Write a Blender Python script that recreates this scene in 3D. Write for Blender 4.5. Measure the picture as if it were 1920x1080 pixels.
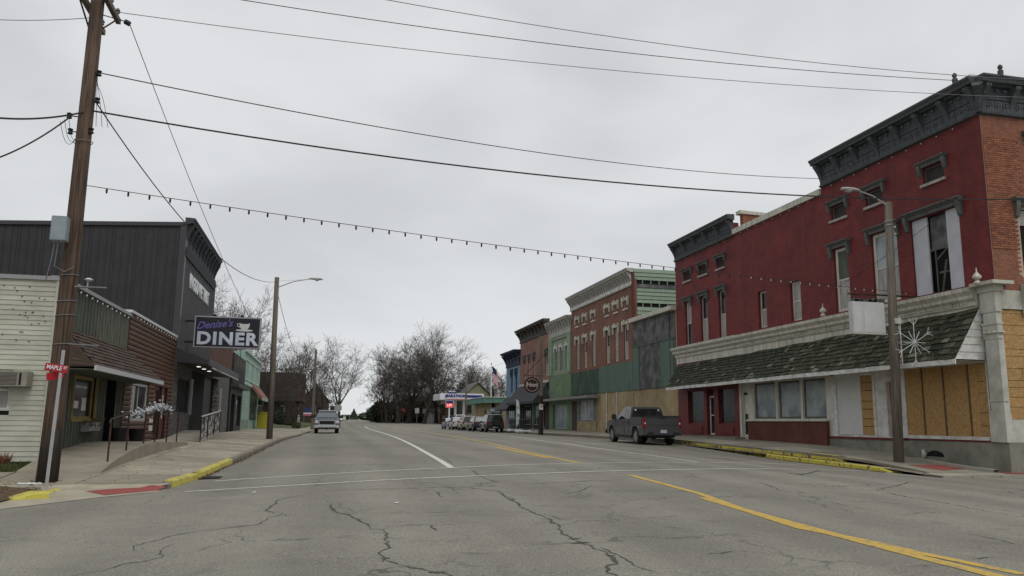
import bpy, bmesh, math, random
from mathutils import Vector, Matrix
random.seed(7)
for o in list(bpy.data.objects): bpy.data.objects.remove(o)
SC = bpy.context.scene; COL = SC.collection
R_ = math.radians
# ---------------------------------------------------------------- camera
EYE = 1.5; FPX = 1500.0
YAW = R_(12.96); PITCH = math.atan(252/1500); ROLL = 0.0105
def _basis():
    F = Vector((math.sin(YAW)*math.cos(PITCH), math.cos(YAW)*math.cos(PITCH), math.sin(PITCH)))
    Rv = Vector((math.cos(YAW), -math.sin(YAW), 0)); U = Rv.cross(F)
    c, s = math.cos(ROLL), math.sin(ROLL)
    return c*Rv+s*U, -s*Rv+c*U, F
RV, UV, FV = _basis()
cam = bpy.data.cameras.new('camera'); cam.lens = 36*FPX/1920; cam.sensor_width = 36; cam.clip_end = 6000; cam.clip_start = .1
camo = bpy.data.objects.new('camera', cam); COL.objects.link(camo)
m = Matrix.Identity(4)
for i in range(3): m[i][0] = RV[i]; m[i][1] = UV[i]; m[i][2] = -FV[i]
m.translation = Vector((0, 0, EYE)); camo.matrix_world = m; SC.camera = camo
# ---------------------------------------------------------------- world and sun: overcast
SUN_EL, SUN_AZ = R_(52), R_(200)
W = bpy.data.worlds.new('World'); SC.world = W; W.use_nodes = True
nt = W.node_tree; nt.nodes.clear()
def wn(t, **k):
    n = nt.nodes.new(t)
    for a, b in k.items(): setattr(n, a, b)
    return n
sky = wn('ShaderNodeTexSky', sky_type='NISHITA', sun_disc=False); sky.sun_elevation = SUN_EL; sky.sun_rotation = SUN_AZ
tc = wn('ShaderNodeTexCoord'); mp = wn('ShaderNodeMapping'); mp.inputs['Scale'].default_value = (1.0, 1.0, 2.2); mp.inputs['Rotation'].default_value = (0, 0, .5)
nz = wn('ShaderNodeTexNoise'); nz.inputs['Scale'].default_value = 2.6; nz.inputs['Detail'].default_value = 6; nz.inputs['Roughness'].default_value = .45; nz.inputs['Distortion'].default_value = .2
rp = wn('ShaderNodeValToRGB'); rp.color_ramp.interpolation = 'EASE'
rp.color_ramp.elements[0].position = .34; rp.color_ramp.elements[0].color = (5.0, 5.12, 5.3, 1)
rp.color_ramp.elements[1].position = .68; rp.color_ramp.elements[1].color = (6.2, 6.33, 6.46, 1)
mx = wn('ShaderNodeMixRGB'); mx.inputs[0].default_value = .97
bg = wn('ShaderNodeBackground'); bg.inputs[1].default_value = .1; wo = wn('ShaderNodeOutputWorld')
nt.links.new(tc.outputs['Generated'], mp.inputs[0]); nt.links.new(mp.outputs[0], nz.inputs['Vector']); nt.links.new(nz.outputs['Fac'], rp.inputs[0])
nt.links.new(sky.outputs[0], mx.inputs[1]); nt.links.new(rp.outputs[0], mx.inputs[2]); nt.links.new(mx.outputs[0], bg.inputs[0]); nt.links.new(bg.outputs[0], wo.inputs[0])
sl = bpy.data.lights.new('sun', 'SUN'); sl.energy = 1.0; sl.angle = R_(35); sl.color = (1, .97, .92)
so = bpy.data.objects.new('sun', sl); COL.objects.link(so)
so.rotation_euler = Vector((-math.sin(SUN_AZ)*math.cos(SUN_EL), math.cos(SUN_AZ)*math.cos(SUN_EL)*1.0, math.sin(SUN_EL))).to_track_quat('Z', 'Y').to_euler()
SC.view_settings.view_transform = 'Standard'; SC.view_settings.look = 'None'; SC.view_settings.gamma = 1; SC.view_settings.exposure = 0.28
SC.view_settings.use_curve_mapping = False

# ---------------------------------------------------------------- terrain functions
def lerp_t(t, x):
    if x <= t[0][0]: return t[0][1]
    for (a, b), (c, d) in zip(t, t[1:]):
        if x <= c:
            s = (x-a)/(c-a); return b+(d-b)*s
    return t[-1][1]
FAR = [(200, 1.35), (350, 2.0), (430, 1.4), (600, -3), (1600, -18)]
TL = [(-30, .0), (10, .02), (15, .06), (18, .1), (25, .24), (46, .38), (62, .42), (93, .45), (112, .52), (140, .92)]+FAR
TC_ = [(-30, .0), (5, .02), (7, .05), (12, .15), (18, .33), (21, .38), (30, .42), (40, .5), (67, .52), (100, .52), (112, .55), (140, 1.0)]+FAR
TR = [(-30, .0), (8, .0), (18, .03), (23, .07), (30, .2), (38, .48), (49, .54), (68, .5), (85, .48), (112, .5), (140, 1.0)]+FAR
def G(x, y):
    a, b, c = lerp_t(TL, y), lerp_t(TC_, y), lerp_t(TR, y)
    t = max(-1.0, min(1.0, (x-7.1)/9.9))
    return b+(c-a)/2*t+((a+c)/2-b)*t*t
def px_ray(px, py):
    return FV+RV*((px-960)/FPX)+UV*((540-py)/FPX)
def at(px, py, fn=None, lift=0):
    """point of the ground seen in that direction (a surveyed position)"""
    fn = fn or G; r = px_ray(px, py); t = 3.0
    while t < 900:
        p = r*t
        if EYE+p.z < fn(p.x, p.y)+lift: break
        t *= 1.01
    lo, hi = t/1.01, t
    for _ in range(24):
        mid = (lo+hi)/2; p = r*mid
        if EYE+p.z < fn(p.x, p.y)+lift: hi = mid
        else: lo = mid
    p = r*hi; return Vector((p.x, p.y, fn(p.x, p.y)+lift))
def on_x(px, py, X): r = px_ray(px, py); t = X/r.x; return Vector((X, t*r.y, EYE+t*r.z))
def on_y(px, py, Y): r = px_ray(px, py); t = Y/r.y; return Vector((t*r.x, Y, EYE+t*r.z))
XLt = [(17.9, -3.0), (20, -2.75), (25, -2.5), (46, -2.25), (62, -1.5), (93, -.5), (140, 1.5), (200, 4), (350, 11)]
def XL(y): return lerp_t(XLt, y)
def XR(y): return lerp_t([(20, 17.5), (112, 17.9), (118, 18.5), (128, 30), (140, 60)], y)
ZKL = [(15, .1), (17.2, .13), (18, .22), (20, .27), (25, .37), (46, .5), (62, .54), (93, .6), (130, .85)]
ZFL = [(15, .12), (18, .2), (21, .45), (25, .58), (30, .68), (40, .7), (60, .66), (93, .75), (130, 1.0)]
def WL(x, y):
    a, b = lerp_t(ZKL, y), lerp_t(ZFL, y); xl = XL(y); t = max(0, min(1, (xl-x)/(xl+6.4))); return a+(b-a)*t
ZKR = [(19.5, .08), (20.6, .11), (21.6, .17), (22.7, .27), (23.6, .35), (24.6, .39), (25.4, .44), (31.8, .57), (38, .70), (50, .69), (70, .66), (95, .64), (112, .66)]
ZFR = [(19.5, .1), (21, .14), (22.7, .22), (24.9, .36), (25.6, .5), (29.8, .7), (36, .8), (44, .88), (58, .86), (73, .9), (95, .95), (112, .95)]
def WR(x, y):
    a, b = lerp_t(ZKR, y), lerp_t(ZFR, y); t = max(0, min(1, (x-17.8)/2.7)); return a+(b-a)*t

# ---------------------------------------------------------------- materials
MATS = {}
def mat(name, c, c2=None, sc=3.0, rough=.8, bump=.2, kind='noise', spec=.3, metal=0, lo=.35, hi=.65, p=None, emit=0):
    if name in MATS: return MATS[name]
    M_ = bpy.data.materials.new(name); MATS[name] = M_; M_.use_nodes = True; n = M_.node_tree.nodes; L = M_.node_tree.links
    bs = n['Principled BSDF']; bs.inputs['Roughness'].default_value = rough; bs.inputs['Metallic'].default_value = metal
    bs.inputs['Specular IOR Level'].default_value = spec
    def N(t, **k):
        q = n.new(t)
        for a, b in k.items(): setattr(q, a, b)
        return q
    def V(*c): return (c[0], c[1], c[2], 1)
    geo = N('ShaderNodeNewGeometry'); pos = geo.outputs['Position']
    def mapping(sx, sy, sz, src=None):
        q = N('ShaderNodeMapping'); q.inputs['Scale'].default_value = (sx, sy, sz); L.new(src or pos, q.inputs[0]); return q.outputs[0]
    def noise(vec, s, det=5, r=.6, dist=0):
        q = N('ShaderNodeTexNoise'); q.inputs['Scale'].default_value = s; q.inputs['Detail'].default_value = det; q.inputs['Roughness'].default_value = r; q.inputs['Distortion'].default_value = dist
        L.new(vec, q.inputs['Vector']); return q.outputs['Fac']
    def ramp(f, a, b, ca, cb):
        q = N('ShaderNodeValToRGB'); e = q.color_ramp.elements; e[0].position = a; e[1].position = b; e[0].color = V(*ca); e[1].color = V(*cb); L.new(f, q.inputs[0]); return q.outputs[0]
    def mixc(f, a, b, mode='MIX'):
        q = N('ShaderNodeMixRGB', blend_type=mode)
        for i, s in ((0, f), (1, a), (2, b)):
            if isinstance(s, (int, float)): q.inputs[i].default_value = s
            elif isinstance(s, tuple): q.inputs[i].default_value = V(*s)
            else: L.new(s, q.inputs[i])
        return q.outputs[0]
    def bumpn(h, st, dist=.02):
        q = N('ShaderNodeBump'); q.inputs['Strength'].default_value = st; q.inputs['Distance'].default_value = dist; L.new(h, q.inputs['Height']); L.new(q.outputs[0], bs.inputs['Normal'])
    c2 = c2 or tuple(v*.72 for v in c)
    if kind == 'plain':
        bs.inputs['Base Color'].default_value = V(*c)
    elif kind == 'noise':
        f = noise(pos, sc); g = noise(pos, sc*9, 3)
        col = ramp(f, lo, hi, c, c2); col = mixc(.35, col, ramp(g, .3, .7, (.45,)*3, (.62,)*3), 'OVERLAY')
        L.new(col, bs.inputs['Base Color']);
        if bump: bumpn(g, bump)
    elif kind == 'streak':
        f = noise(mapping(sc*3, sc*3, sc*.25), 1, 6, .65); g = noise(pos, sc*.7, 4)
        h = noise(mapping(30, 30, 2), 1, 3)
        col = mixc(ramp(f, lo, hi, (0,)*3, (1,)*3), c, c2); col = mixc(.5, col, ramp(g, .3, .7, (.4,)*3, (.6,)*3), 'OVERLAY')
        col = mixc(.3, col, ramp(h, .3, .7, (.42,)*3, (.6,)*3), 'OVERLAY')
        L.new(col, bs.inputs['Base Color'])
        if bump: bumpn(h, bump, .01)
    elif kind == 'wood':
        f = noise(mapping(*(p or (2, 2, 30))), 1, 5, .6, .5); g = noise(pos, sc, 4)
        oi = N('ShaderNodeObjectInfo'); col = mixc(ramp(f, lo, hi, (0,)*3, (1,)*3), c, c2)
        col = mixc(.5, col, ramp(g, .3, .7, (.4,)*3, (.6,)*3), 'OVERLAY')
        col = mixc(.3, col, ramp(oi.outputs['Random'], 0, 1, (.35,)*3, (.65,)*3), 'OVERLAY')
        L.new(col, bs.inputs['Base Color']);
        if bump: bumpn(f, bump, .01)
    elif kind == 'piece':
        oi = N('ShaderNodeObjectInfo'); g = noise(pos, sc, 4); h = noise(pos, sc*7, 3)
        col = ramp(oi.outputs['Random'], 0, 1, c, c2); col = mixc(.7, col, ramp(g, .3, .7, (.35,)*3, (.65,)*3), 'OVERLAY')
        if p: col = mixc(ramp(h, .6, .68, (0,)*3, (1,)*3), col, p)
        L.new(col, bs.inputs['Base Color'])
        if bump: bumpn(h, bump)
    elif kind == 'brick':
        sp = N('ShaderNodeSeparateXYZ'); L.new(pos, sp.inputs[0]); ad = N('ShaderNodeMath', operation='ADD'); L.new(sp.outputs[0], ad.inputs[0]); L.new(sp.outputs[1], ad.inputs[1])
        cb = N('ShaderNodeCombineXYZ'); L.new(ad.outputs[0], cb.inputs[0]); L.new(sp.outputs[2], cb.inputs[1])
        b = N('ShaderNodeTexBrick'); L.new(cb.outputs[0], b.inputs['Vector']); b.inputs['Scale'].default_value = 1
        bw, bh = p[1:3] if p and len(p) > 2 else (.21, .075)
        b.inputs['Brick Width'].default_value = bw; b.inputs['Row Height'].default_value = bh; b.inputs['Mortar Size'].default_value = .008; b.inputs['Mortar Smooth'].default_value = .3; b.inputs['Bias'].default_value = -.2
        b.inputs['Color1'].default_value = V(*c); b.inputs['Color2'].default_value = V(*c2); b.inputs['Mortar'].default_value = V(*(p[0] if p else tuple(v*.7 for v in c)))
        g = noise(pos, sc*.35, 5, .65); h = noise(mapping(6, 6, .6), 1, 4)
        k2 = noise(pos, 14, 4, .7); col = mixc(.85, b.outputs['Color'], ramp(g, .3, .7, (.33,)*3, (.67,)*3), 'OVERLAY'); col = mixc(.45, col, ramp(h, .3, .75, (.38,)*3, (.64,)*3), 'OVERLAY'); col = mixc(.6, col, ramp(k2, .3, .72, (.38,)*3, (.64,)*3), 'OVERLAY'); col = mixc(ramp(noise(mapping(3, 3, .35), 1, 5, .7), .52, .72, (0,)*3, (.16,)*3), col, tuple(min(1, v*1.7+.012) for v in c)); col = mixc(ramp(k2, .72, .78, (0,)*3, (.35,)*3), col, (.3, .22, .2))
        L.new(col, bs.inputs['Base Color']); iv = N('ShaderNodeMath', operation='SUBTRACT'); iv.inputs[0].default_value = 1; L.new(b.outputs['Fac'], iv.inputs[1]); bumpn(iv.outputs[0], bump, .012)
    elif kind == 'asphalt':
        f = noise(pos, .22, 6, .6, .4); g = noise(pos, 45, 3, .7); h = noise(pos, 2.2, 5, .7); w = noise(mapping(.5, .06, 1), 1, 4)
        col = ramp(f, .3, .7, c, c2); col = mixc(.35, col, ramp(h, .3, .7, (.4,)*3, (.6,)*3), 'OVERLAY'); col = mixc(.45, col, ramp(w, .35, .65, (.42,)*3, (.58,)*3), 'OVERLAY')
        col = mixc(.9, col, ramp(g, .32, .68, (.26,)*3, (.76,)*3), 'OVERLAY')
        wv_ = N('ShaderNodeTexWave', bands_direction='X'); wv_.inputs['Scale'].default_value = .155; wv_.inputs['Distortion'].default_value = 1.2; wv_.inputs['Detail'].default_value = 2; wv_.inputs['Detail Scale'].default_value = .4; L.new(mapping(1, .12, 1), wv_.inputs['Vector'])
        col = mixc(.45, col, ramp(wv_.outputs['Fac'], .1, .9, (.42,)*3, (.57,)*3), 'OVERLAY')
        sp2 = noise(pos, 1.1, 2, .5, 1.5); col = mixc(ramp(sp2, .66, .76, (0,)*3, (.45,)*3), col, (.09, .085, .075)); pb = N('ShaderNodeTexBrick'); pb.inputs['Scale'].default_value = .11; pb.inputs['Mortar Size'].default_value = .0; pb.inputs['Color1'].default_value = V(.46, .46, .46); pb.inputs['Color2'].default_value = V(.54, .54, .54); L.new(pos, pb.inputs['Vector']); col = mixc(.5, col, pb.outputs['Color'], 'OVERLAY')
        vo = N('ShaderNodeTexVoronoi', feature='DISTANCE_TO_EDGE'); vo.inputs['Scale'].default_value = .38
        wv = N('ShaderNodeMixRGB', blend_type='ADD'); wv.inputs[0].default_value = 1.0; L.new(pos, wv.inputs[1])
        nc = N('ShaderNodeTexNoise'); nc.inputs['Scale'].default_value = 1.6; nc.inputs['Detail'].default_value = 6; L.new(pos, nc.inputs['Vector']); L.new(nc.outputs['Color'], wv.inputs[2]); L.new(wv.outputs[0], vo.inputs['Vector'])
        ck = ramp(vo.outputs['Distance'], .003, .009, (1,)*3, (0,)*3); mk = ramp(noise(pos, .35, 3), .44, .58, (0,)*3, (.75,)*3)
        col = mixc(mixc(1.0, ck, mk, 'MULTIPLY'), col, (.07, .066, .06))
        L.new(col, bs.inputs['Base Color']); bumpn(g, bump, .01)
    elif kind == 'osb':
        oi = N('ShaderNodeObjectInfo')
        vo = N('ShaderNodeTexVoronoi'); vo.inputs['Scale'].default_value = 1; dm = noise(pos, 9, 3)
        wv = N('ShaderNodeMixRGB', blend_type='ADD'); wv.inputs[0].default_value = .25; L.new(pos, wv.inputs[1]); nn = N('ShaderNodeTexNoise'); nn.inputs['Scale'].default_value = 7; L.new(pos, nn.inputs['Vector']); L.new(nn.outputs['Color'], wv.inputs[2])
        L.new(mapping(20, 20, 38, wv.outputs[0]), vo.inputs['Vector'])
        col = ramp(N('ShaderNodeSeparateColor').outputs[0], 0, 1, c, c2)
        s = [q for q in n if q.bl_idname == 'ShaderNodeSeparateColor'][-1]; L.new(vo.outputs['Color'], s.inputs[0])
        col = mixc(.4, col, ramp(dm, .3, .7, (.4,)*3, (.6,)*3), 'OVERLAY'); col = mixc(.35, col, ramp(oi.outputs['Random'], 0, 1, (.4,)*3, (.6,)*3), 'OVERLAY')
        L.new(col, bs.inputs['Base Color'])
    elif kind == 'stone':
        vo = N('ShaderNodeTexVoronoi'); vo.inputs['Scale'].default_value = 1; L.new(mapping(7, 7, 13), vo.inputs['Vector'])
        s = N('ShaderNodeSeparateColor'); L.new(vo.outputs['Color'], s.inputs[0]); col = ramp(s.outputs[0], 0, 1, c, c2); L.new(col, bs.inputs['Base Color']); bumpn(vo.outputs['Distance'], bump, .04)
    if emit:
        bs.inputs['Emission Color'].default_value = V(*c); bs.inputs['Emission Strength'].default_value = emit
    return M_
asphalt = mat('asphalt', (.23, .219, .184), (.178, .17, .142), kind='asphalt', bump=.35, rough=.9, spec=.25)
concrete = mat('concrete', (.34, .32, .27), (.25, .235, .195), sc=1.2, bump=.3, rough=.9)
slabm = mat('slab_concrete', (.36, .325, .25), (.24, .215, .165), sc=1.5, kind='piece', bump=.3, rough=.9)
slabr = mat('slab_concrete_right', (.31, .29, .235), (.21, .195, .155), sc=1.5, kind='piece', bump=.3, rough=.9)
kerbm = mat('kerb_concrete', (.25, .225, .185), (.15, .13, .1), sc=2.5, bump=.4)
yellow = mat('yellow_paint', (.5, .44, .085), (.27, .23, .12), sc=5, bump=.4, rough=.7, lo=.52, hi=.64)
yworn = mat('worn_yellow_paint', (.56, .47, .07), (.16, .11, .07), sc=3, bump=.4, lo=.5, hi=.6)
redpad = mat('tactile_red', (.3, .07, .06), (.24, .07, .06), sc=6)
linew = mat('line_white', (.62, .61, .56), (.3, .29, .26), sc=9, lo=.52, hi=.7)
liney = mat('line_yellow', (.52, .35, .075), (.3, .235, .13), sc=9, lo=.5, hi=.66)
crackm = mat('crack_tar', (.05, .047, .042), (.09, .085, .075), sc=5)
grassm = mat('grass', (.05, .085, .022), (.105, .1, .045), sc=1.8, bump=.6, rough=.95)
dirtm = mat('leaf_litter', (.14, .09, .05), (.06, .05, .025), sc=9, bump=.8)
fieldm = mat('field', (.1, .11, .05), (.15, .13, .08), sc=.06, bump=.2, rough=.95)
polem = mat('pole_wood', (.1, .066, .045), (.035, .022, .016), kind='wood', p=(26, 26, .9), sc=1.3, bump=.8, lo=.42, hi=.62)
poleg = mat('pole_wood_grey', (.17, .15, .12), (.09, .076, .06), kind='wood', p=(22, 22, .8), sc=1.3, bump=.6)
tarm = mat('pole_creosote', (.012, .01, .009), (.04, .028, .02), kind='streak', sc=5, bump=.5)
blackm = mat('black_paint', (.012, .012, .013), kind='plain', rough=.5)
dark = mat('dark_interior', (.008, .008, .009), kind='plain', rough=.9)
wirem = mat('wire_black', (.02, .02, .022), kind='plain', rough=.7)
wireg = mat('wire_grey', (.16, .16, .17), kind='plain', rough=.6)
metalg = mat('galvanised', (.42, .43, .44), (.34, .35, .36), sc=6, rough=.5, metal=.3, bump=.05)
glass = mat('dark_glass', (.014, .016, .018), (.05, .052, .05), sc=1.4, rough=.12, spec=.2, lo=.45, hi=.7, bump=0)
glassp = mat('papered_glass', (.31, .35, .36), (.15, .18, .19), sc=1.1, rough=.2, spec=.4, bump=0, lo=.42, hi=.68)
curtain = mat('pale_curtain', (.4, .38, .36), (.22, .21, .2), kind='streak', sc=4, rough=.4)
white = mat('white_paint', (.66, .655, .63), (.42, .41, .38), sc=3, bump=.15)
dirtyw = mat('weathered_white', (.56, .545, .47), (.27, .25, .2), kind='streak', sc=2.5, bump=.3, lo=.46, hi=.72)
redbrick = mat('painted_red_brick', (.172, .0265, .0265), (.135, .021, .021), kind='brick', bump=.7, sc=3, p=((.09, .014, .0135),), rough=.7)
redbrick2 = mat('dull_red_brick', (.12, .035, .024), (.095, .03, .022), kind='brick', bump=.5, sc=2, p=((.1, .045, .035),))
redpaint = mat('red_paint', (.16, .018, .018), (.1, .016, .016), sc=4, rough=.5)
orangeb = mat('orange_brick', (.2, .085, .055), (.15, .062, .043), kind='brick', bump=.5, sc=2, p=((.17, .12, .09),))
salmonb = mat('salmon_brick', (.25, .125, .095), (.22, .11, .085), kind='brick', bump=.4, sc=2, p=((.2, .12, .09),))
tanb = mat('tan_brick', (.36, .27, .15), (.3, .22, .12), kind='brick', bump=.4, sc=2, p=((.27, .21, .13),))
greycorn = mat('grey_cornice_paint', (.095, .105, .11), (.045, .05, .054), kind='streak', sc=5, bump=.3)
greyhood = mat('grey_hood_paint', (.125, .13, .122), (.07, .074, .07), kind='streak', sc=5, bump=.3)
osb2 = None
woodbrk = mat('aged_sill_stone', (.4, .38, .35), (.22, .21, .19), sc=5)
osb = mat('strand_board', (.46, .285, .12), (.28, .165, .06), kind='osb', rough=.8)
foundm = mat('foundation_render', (.24, .235, .195), (.14, .14, .115), sc=1.1, bump=.5)
creams = mat('cream_siding', (.49, .49, .41), (.41, .415, .335), kind='wood', p=(2, 2, 8), sc=1.2, bump=.05, rough=.6)
greyboard = mat('grey_green_board', (.105, .115, .09), (.06, .068, .052), kind='wood', p=(18, 18, 1.6), sc=2, bump=.5)
paleboard = mat('pale_grey_board', (.15, .16, .125), (.075, .082, .066), kind='wood', p=(18, 18, 1.6), sc=2, bump=.5)
logm = mat('brown_log', (.115, .05, .028), (.06, .028, .017), kind='wood', p=(2, 2, 26), sc=2, bump=.5, rough=.55)
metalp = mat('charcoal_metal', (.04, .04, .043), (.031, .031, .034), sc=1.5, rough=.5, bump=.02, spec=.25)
metalc = mat('charcoal_trim', (.05, .05, .055), kind='plain', rough=.45)
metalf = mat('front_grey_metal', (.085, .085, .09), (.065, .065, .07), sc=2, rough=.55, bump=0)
stonem = mat('veneer_stone', (.05, .046, .045), (.17, .16, .155), kind='stone', bump=1.0)
shinb = mat('brown_shingle', (.085, .055, .04), (.05, .034, .028), kind='piece', sc=3, bump=.5)
shing = mat('mossy_shake', (.07, .075, .042), (.016, .021, .01), kind='piece', sc=2.6, bump=.9, p=(.2, .195, .15))
shinw = mat('bleached_shake', (.18, .175, .145), (.1, .1, .07), kind='piece', sc=3, bump=.8)
mint = mat('mint_paint', (.32, .45, .38), (.24, .36, .3), kind='streak', sc=3, bump=.15)
mintb = mat('peeling_mint_board', (.22, .31, .235), (.27, .27, .22), kind='wood', p=(3, 3, 12), sc=2.5, bump=.4, lo=.5, hi=.62)
ltgreen = mat('sage_paint', (.25, .3, .22), (.17, .205, .155), kind='streak', sc=2)
greensign = mat('green_panel', (.105, .165, .125), (.075, .12, .095), kind='streak', sc=1.5, bump=.1)
greendark = mat('peeling_dark_green', (.03, .06, .04), (.1, .14, .1), kind='streak', sc=3, bump=.3, lo=.5, hi=.65)
greyply = mat('black_stained_panel', (.055, .057, .057), (.15, .15, .145), kind='noise', sc=1.6, bump=.3, lo=.42, hi=.68)
bluep = mat('blue_paint', (.17, .25, .33), (.13, .2, .27), sc=2)
blued = mat('navy_trim', (.03, .045, .07), kind='plain')
awng = mat('charcoal_awning', (.05, .05, .056), (.04, .04, .045), sc=2, bump=.05)
awnr = mat('terracotta_awning', (.26, .12, .095), (.17, .085, .07), kind='streak', sc=4)
bark = mat('bark', (.055, .046, .038), (.032, .027, .022), sc=4, bump=.6, rough=.95)
twig = mat('twig', (.085, .07, .06), (.06, .05, .043), sc=.5, bump=0, rough=.95)
bulbm = mat('bulb_white', (.7, .7, .68), kind='plain', rough=.3)
flowerm = mat('garland_white', (.55, .55, .62), (.2, .25, .25), sc=14, lo=.5, hi=.6)
rust = mat('rusty_iron', (.06, .028, .02), (.035, .02, .016), sc=8, bump=.3)

# ---------------------------------------------------------------- mesh helpers
ORG = {}
class B:
    def __init__(s): s.v = []; s.f = []; s.m = []
    def add(s, vs, fs, mi=0):
        o = len(s.v); s.v += [tuple(v) for v in vs]; s.f += [tuple(i+o for i in f) for f in fs]; s.m += [mi]*len(fs); return s
    def box(s, x0, x1, y0, y1, z0, z1, mi=0):
        return s.add([(x, y, z) for z in (z0, z1) for y in (y0, y1) for x in (x0, x1)], [(0, 2, 3, 1), (4, 5, 7, 6), (0, 1, 5, 4), (2, 6, 7, 3), (0, 4, 6, 2), (1, 3, 7, 5)], mi)
    def fb(s, F, u0, u1, d0, d1, z0, z1, mi=0):
        return s.add([F(u, d, z) for z in (z0, z1) for d in (d0, d1) for u in (u0, u1)], [(0, 2, 3, 1), (4, 5, 7, 6), (0, 1, 5, 4), (2, 6, 7, 3), (0, 4, 6, 2), (1, 3, 7, 5)], mi)
    def prism(s, pts, off, mi=0):
        n = len(pts); pts = [Vector(p) for p in pts]; off = Vector(off)
        return s.add(pts+[p+off for p in pts], [tuple(range(n)), tuple(range(2*n-1, n-1, -1))]+[(i, (i+1) % n, (i+1) % n+n, i+n) for i in range(n)], mi)
    def fprof(s, F, prof, u0, u1, mi=0):
        n = len(prof); a = [F(u0, d, z) for d, z in prof]; b = [F(u1, d, z) for d, z in prof]
        return s.add(a+b, [tuple(range(n)), tuple(range(2*n-1, n-1, -1))]+[(i, (i+1) % n, (i+1) % n+n, i+n) for i in range(n)], mi)
    def tube(s, pts, r, n=6, mi=0, cap=True):
        pts = [Vector(p) for p in pts]; k = len(pts); rr = r if isinstance(r, (list, tuple)) else [r]*k; vs = []; fs = []; pr = None
        for i, p in enumerate(pts):
            d = (pts[min(i+1, k-1)]-pts[max(i-1, 0)]).normalized()
            if pr is None: pr = d.orthogonal().normalized()
            else: pr = (pr-d*pr.dot(d)); pr = pr.normalized() if pr.length > 1e-5 else d.orthogonal().normalized()
            q = d.cross(pr)
            for j in range(n): a = 2*math.pi*j/n; vs.append(p+(pr*math.cos(a)+q*math.sin(a))*rr[i])
        for i in range(k-1):
            for j in range(n): fs.append((i*n+j, i*n+(j+1) % n, (i+1)*n+(j+1) % n, (i+1)*n+j))
        if cap: fs += [tuple(range(n-1, -1, -1)), tuple(range((k-1)*n, k*n))]
        return s.add(vs, fs, mi)
    def lathe(s, c, prof, n=12, mi=0):
        c = Vector(c); k = len(prof)
        vs = [c+Vector((r*math.cos(2*math.pi*j/n), r*math.sin(2*math.pi*j/n), z)) for r, z in prof for j in range(n)]
        fs = [(i*n+j, i*n+(j+1) % n, (i+1)*n+(j+1) % n, (i+1)*n+j) for i in range(k-1) for j in range(n)]
        fs += [tuple(range(n-1, -1, -1)), tuple(range((k-1)*n, k*n))]
        return s.add(vs, fs, mi)
    def ball(s, c, r, n=6, mi=0, sz=1):
        return s.lathe(c, [(max(.01*r, r*math.sin(math.pi*i/4)), -r*sz*math.cos(math.pi*i/4)) for i in range(5)], n, mi)
    def mesh(s, name, mats, org=(0, 0, 0), smooth=False, bev=0):
        me = bpy.data.meshes.new(name); o = Vector(org)
        me.from_pydata([tuple(Vector(v)-o) for v in s.v], [], s.f)
        for q in (mats if isinstance(mats, (list, tuple)) else [mats]): me.materials.append(q)
        if max(s.m, default=0): me.polygons.foreach_set('material_index', s.m)
        if len(s.f) < 30000:
            bm = bmesh.new(); bm.from_mesh(me); bmesh.ops.recalc_face_normals(bm, faces=bm.faces)
            if bev:
                es = [e for e in bm.edges if len(e.link_faces) == 2 and e.calc_face_angle(0) > .45]
                bmesh.ops.bevel(bm, geom=es, offset=bev, segments=2, affect='EDGES', clamp_overlap=True)
            bm.to_mesh(me); bm.free()
        if smooth: me.polygons.foreach_set('use_smooth', [True]*len(me.polygons))
        me.update(); return me
    def build(s, name, mats, parent=None, smooth=False, kind=None, label=None, bev=0):
        org = ORG.get(parent.name, Vector((0, 0, 0))) if parent else Vector((0, 0, 0))
        o = bpy.data.objects.new(name, s.mesh(name, mats, org, smooth, bev)); COL.objects.link(o)
        if parent: o.parent = parent; ORG[o.name] = org
        if kind: o['kind'] = kind
        if label: o['label'] = label
        return o
def thing(name, label, cat, loc=(0, 0, 0), rz=0, group=None):
    o = bpy.data.objects.new(name, None); COL.objects.link(o); o.location = loc; o.rotation_euler = (0, 0, rz); o.empty_display_size = .2
    o['label'] = label; o['category'] = cat
    if group: o['group'] = group
    ORG[o.name] = Vector(loc) if rz == 0 else Vector((0, 0, 0)); return o
def tag(o, label, cat, group=None):
    o['label'] = label; o['category'] = cat
    if group: o['group'] = group
    return o
def piece(name, me, parent, loc, rot=None, sc=None, mt=None):
    o = bpy.data.objects.new(name, me); COL.objects.link(o); o.parent = parent; o.location = Vector(loc)-ORG.get(parent.name, Vector((0, 0, 0)))
    if rot: o.rotation_euler = rot
    if sc: o.scale = sc
    return o
def copy_tree(o, parent=None):
    c = o.copy(); COL.objects.link(c); ORG[c.name] = ORG.get(o.name, Vector((0, 0, 0)))
    if parent: c.parent = parent
    for ch in list(o.children): copy_tree(ch, c)
    return c
def FR(c): return lambda u, d, z: (c-d, u, z)      # facades on the right, facing -X
def FL(c): return lambda u, d, z: (c+d, u, z)      # facades on the left, facing +X
def FS(c): return lambda u, d, z: (u, c-d, z)      # walls facing the cross street
def cut(a, b, holes):
    seg = [(a, b)]
    for h0, h1 in holes:
        n = []
        for s0, s1 in seg:
            if h1 <= s0 or h0 >= s1: n.append((s0, s1)); continue
            if h0 > s0: n.append((s0, h0))
            if h1 < s1: n.append((h1, s1))
        seg = n
    return [(p, q) for p, q in seg if q-p > .015]
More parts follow.
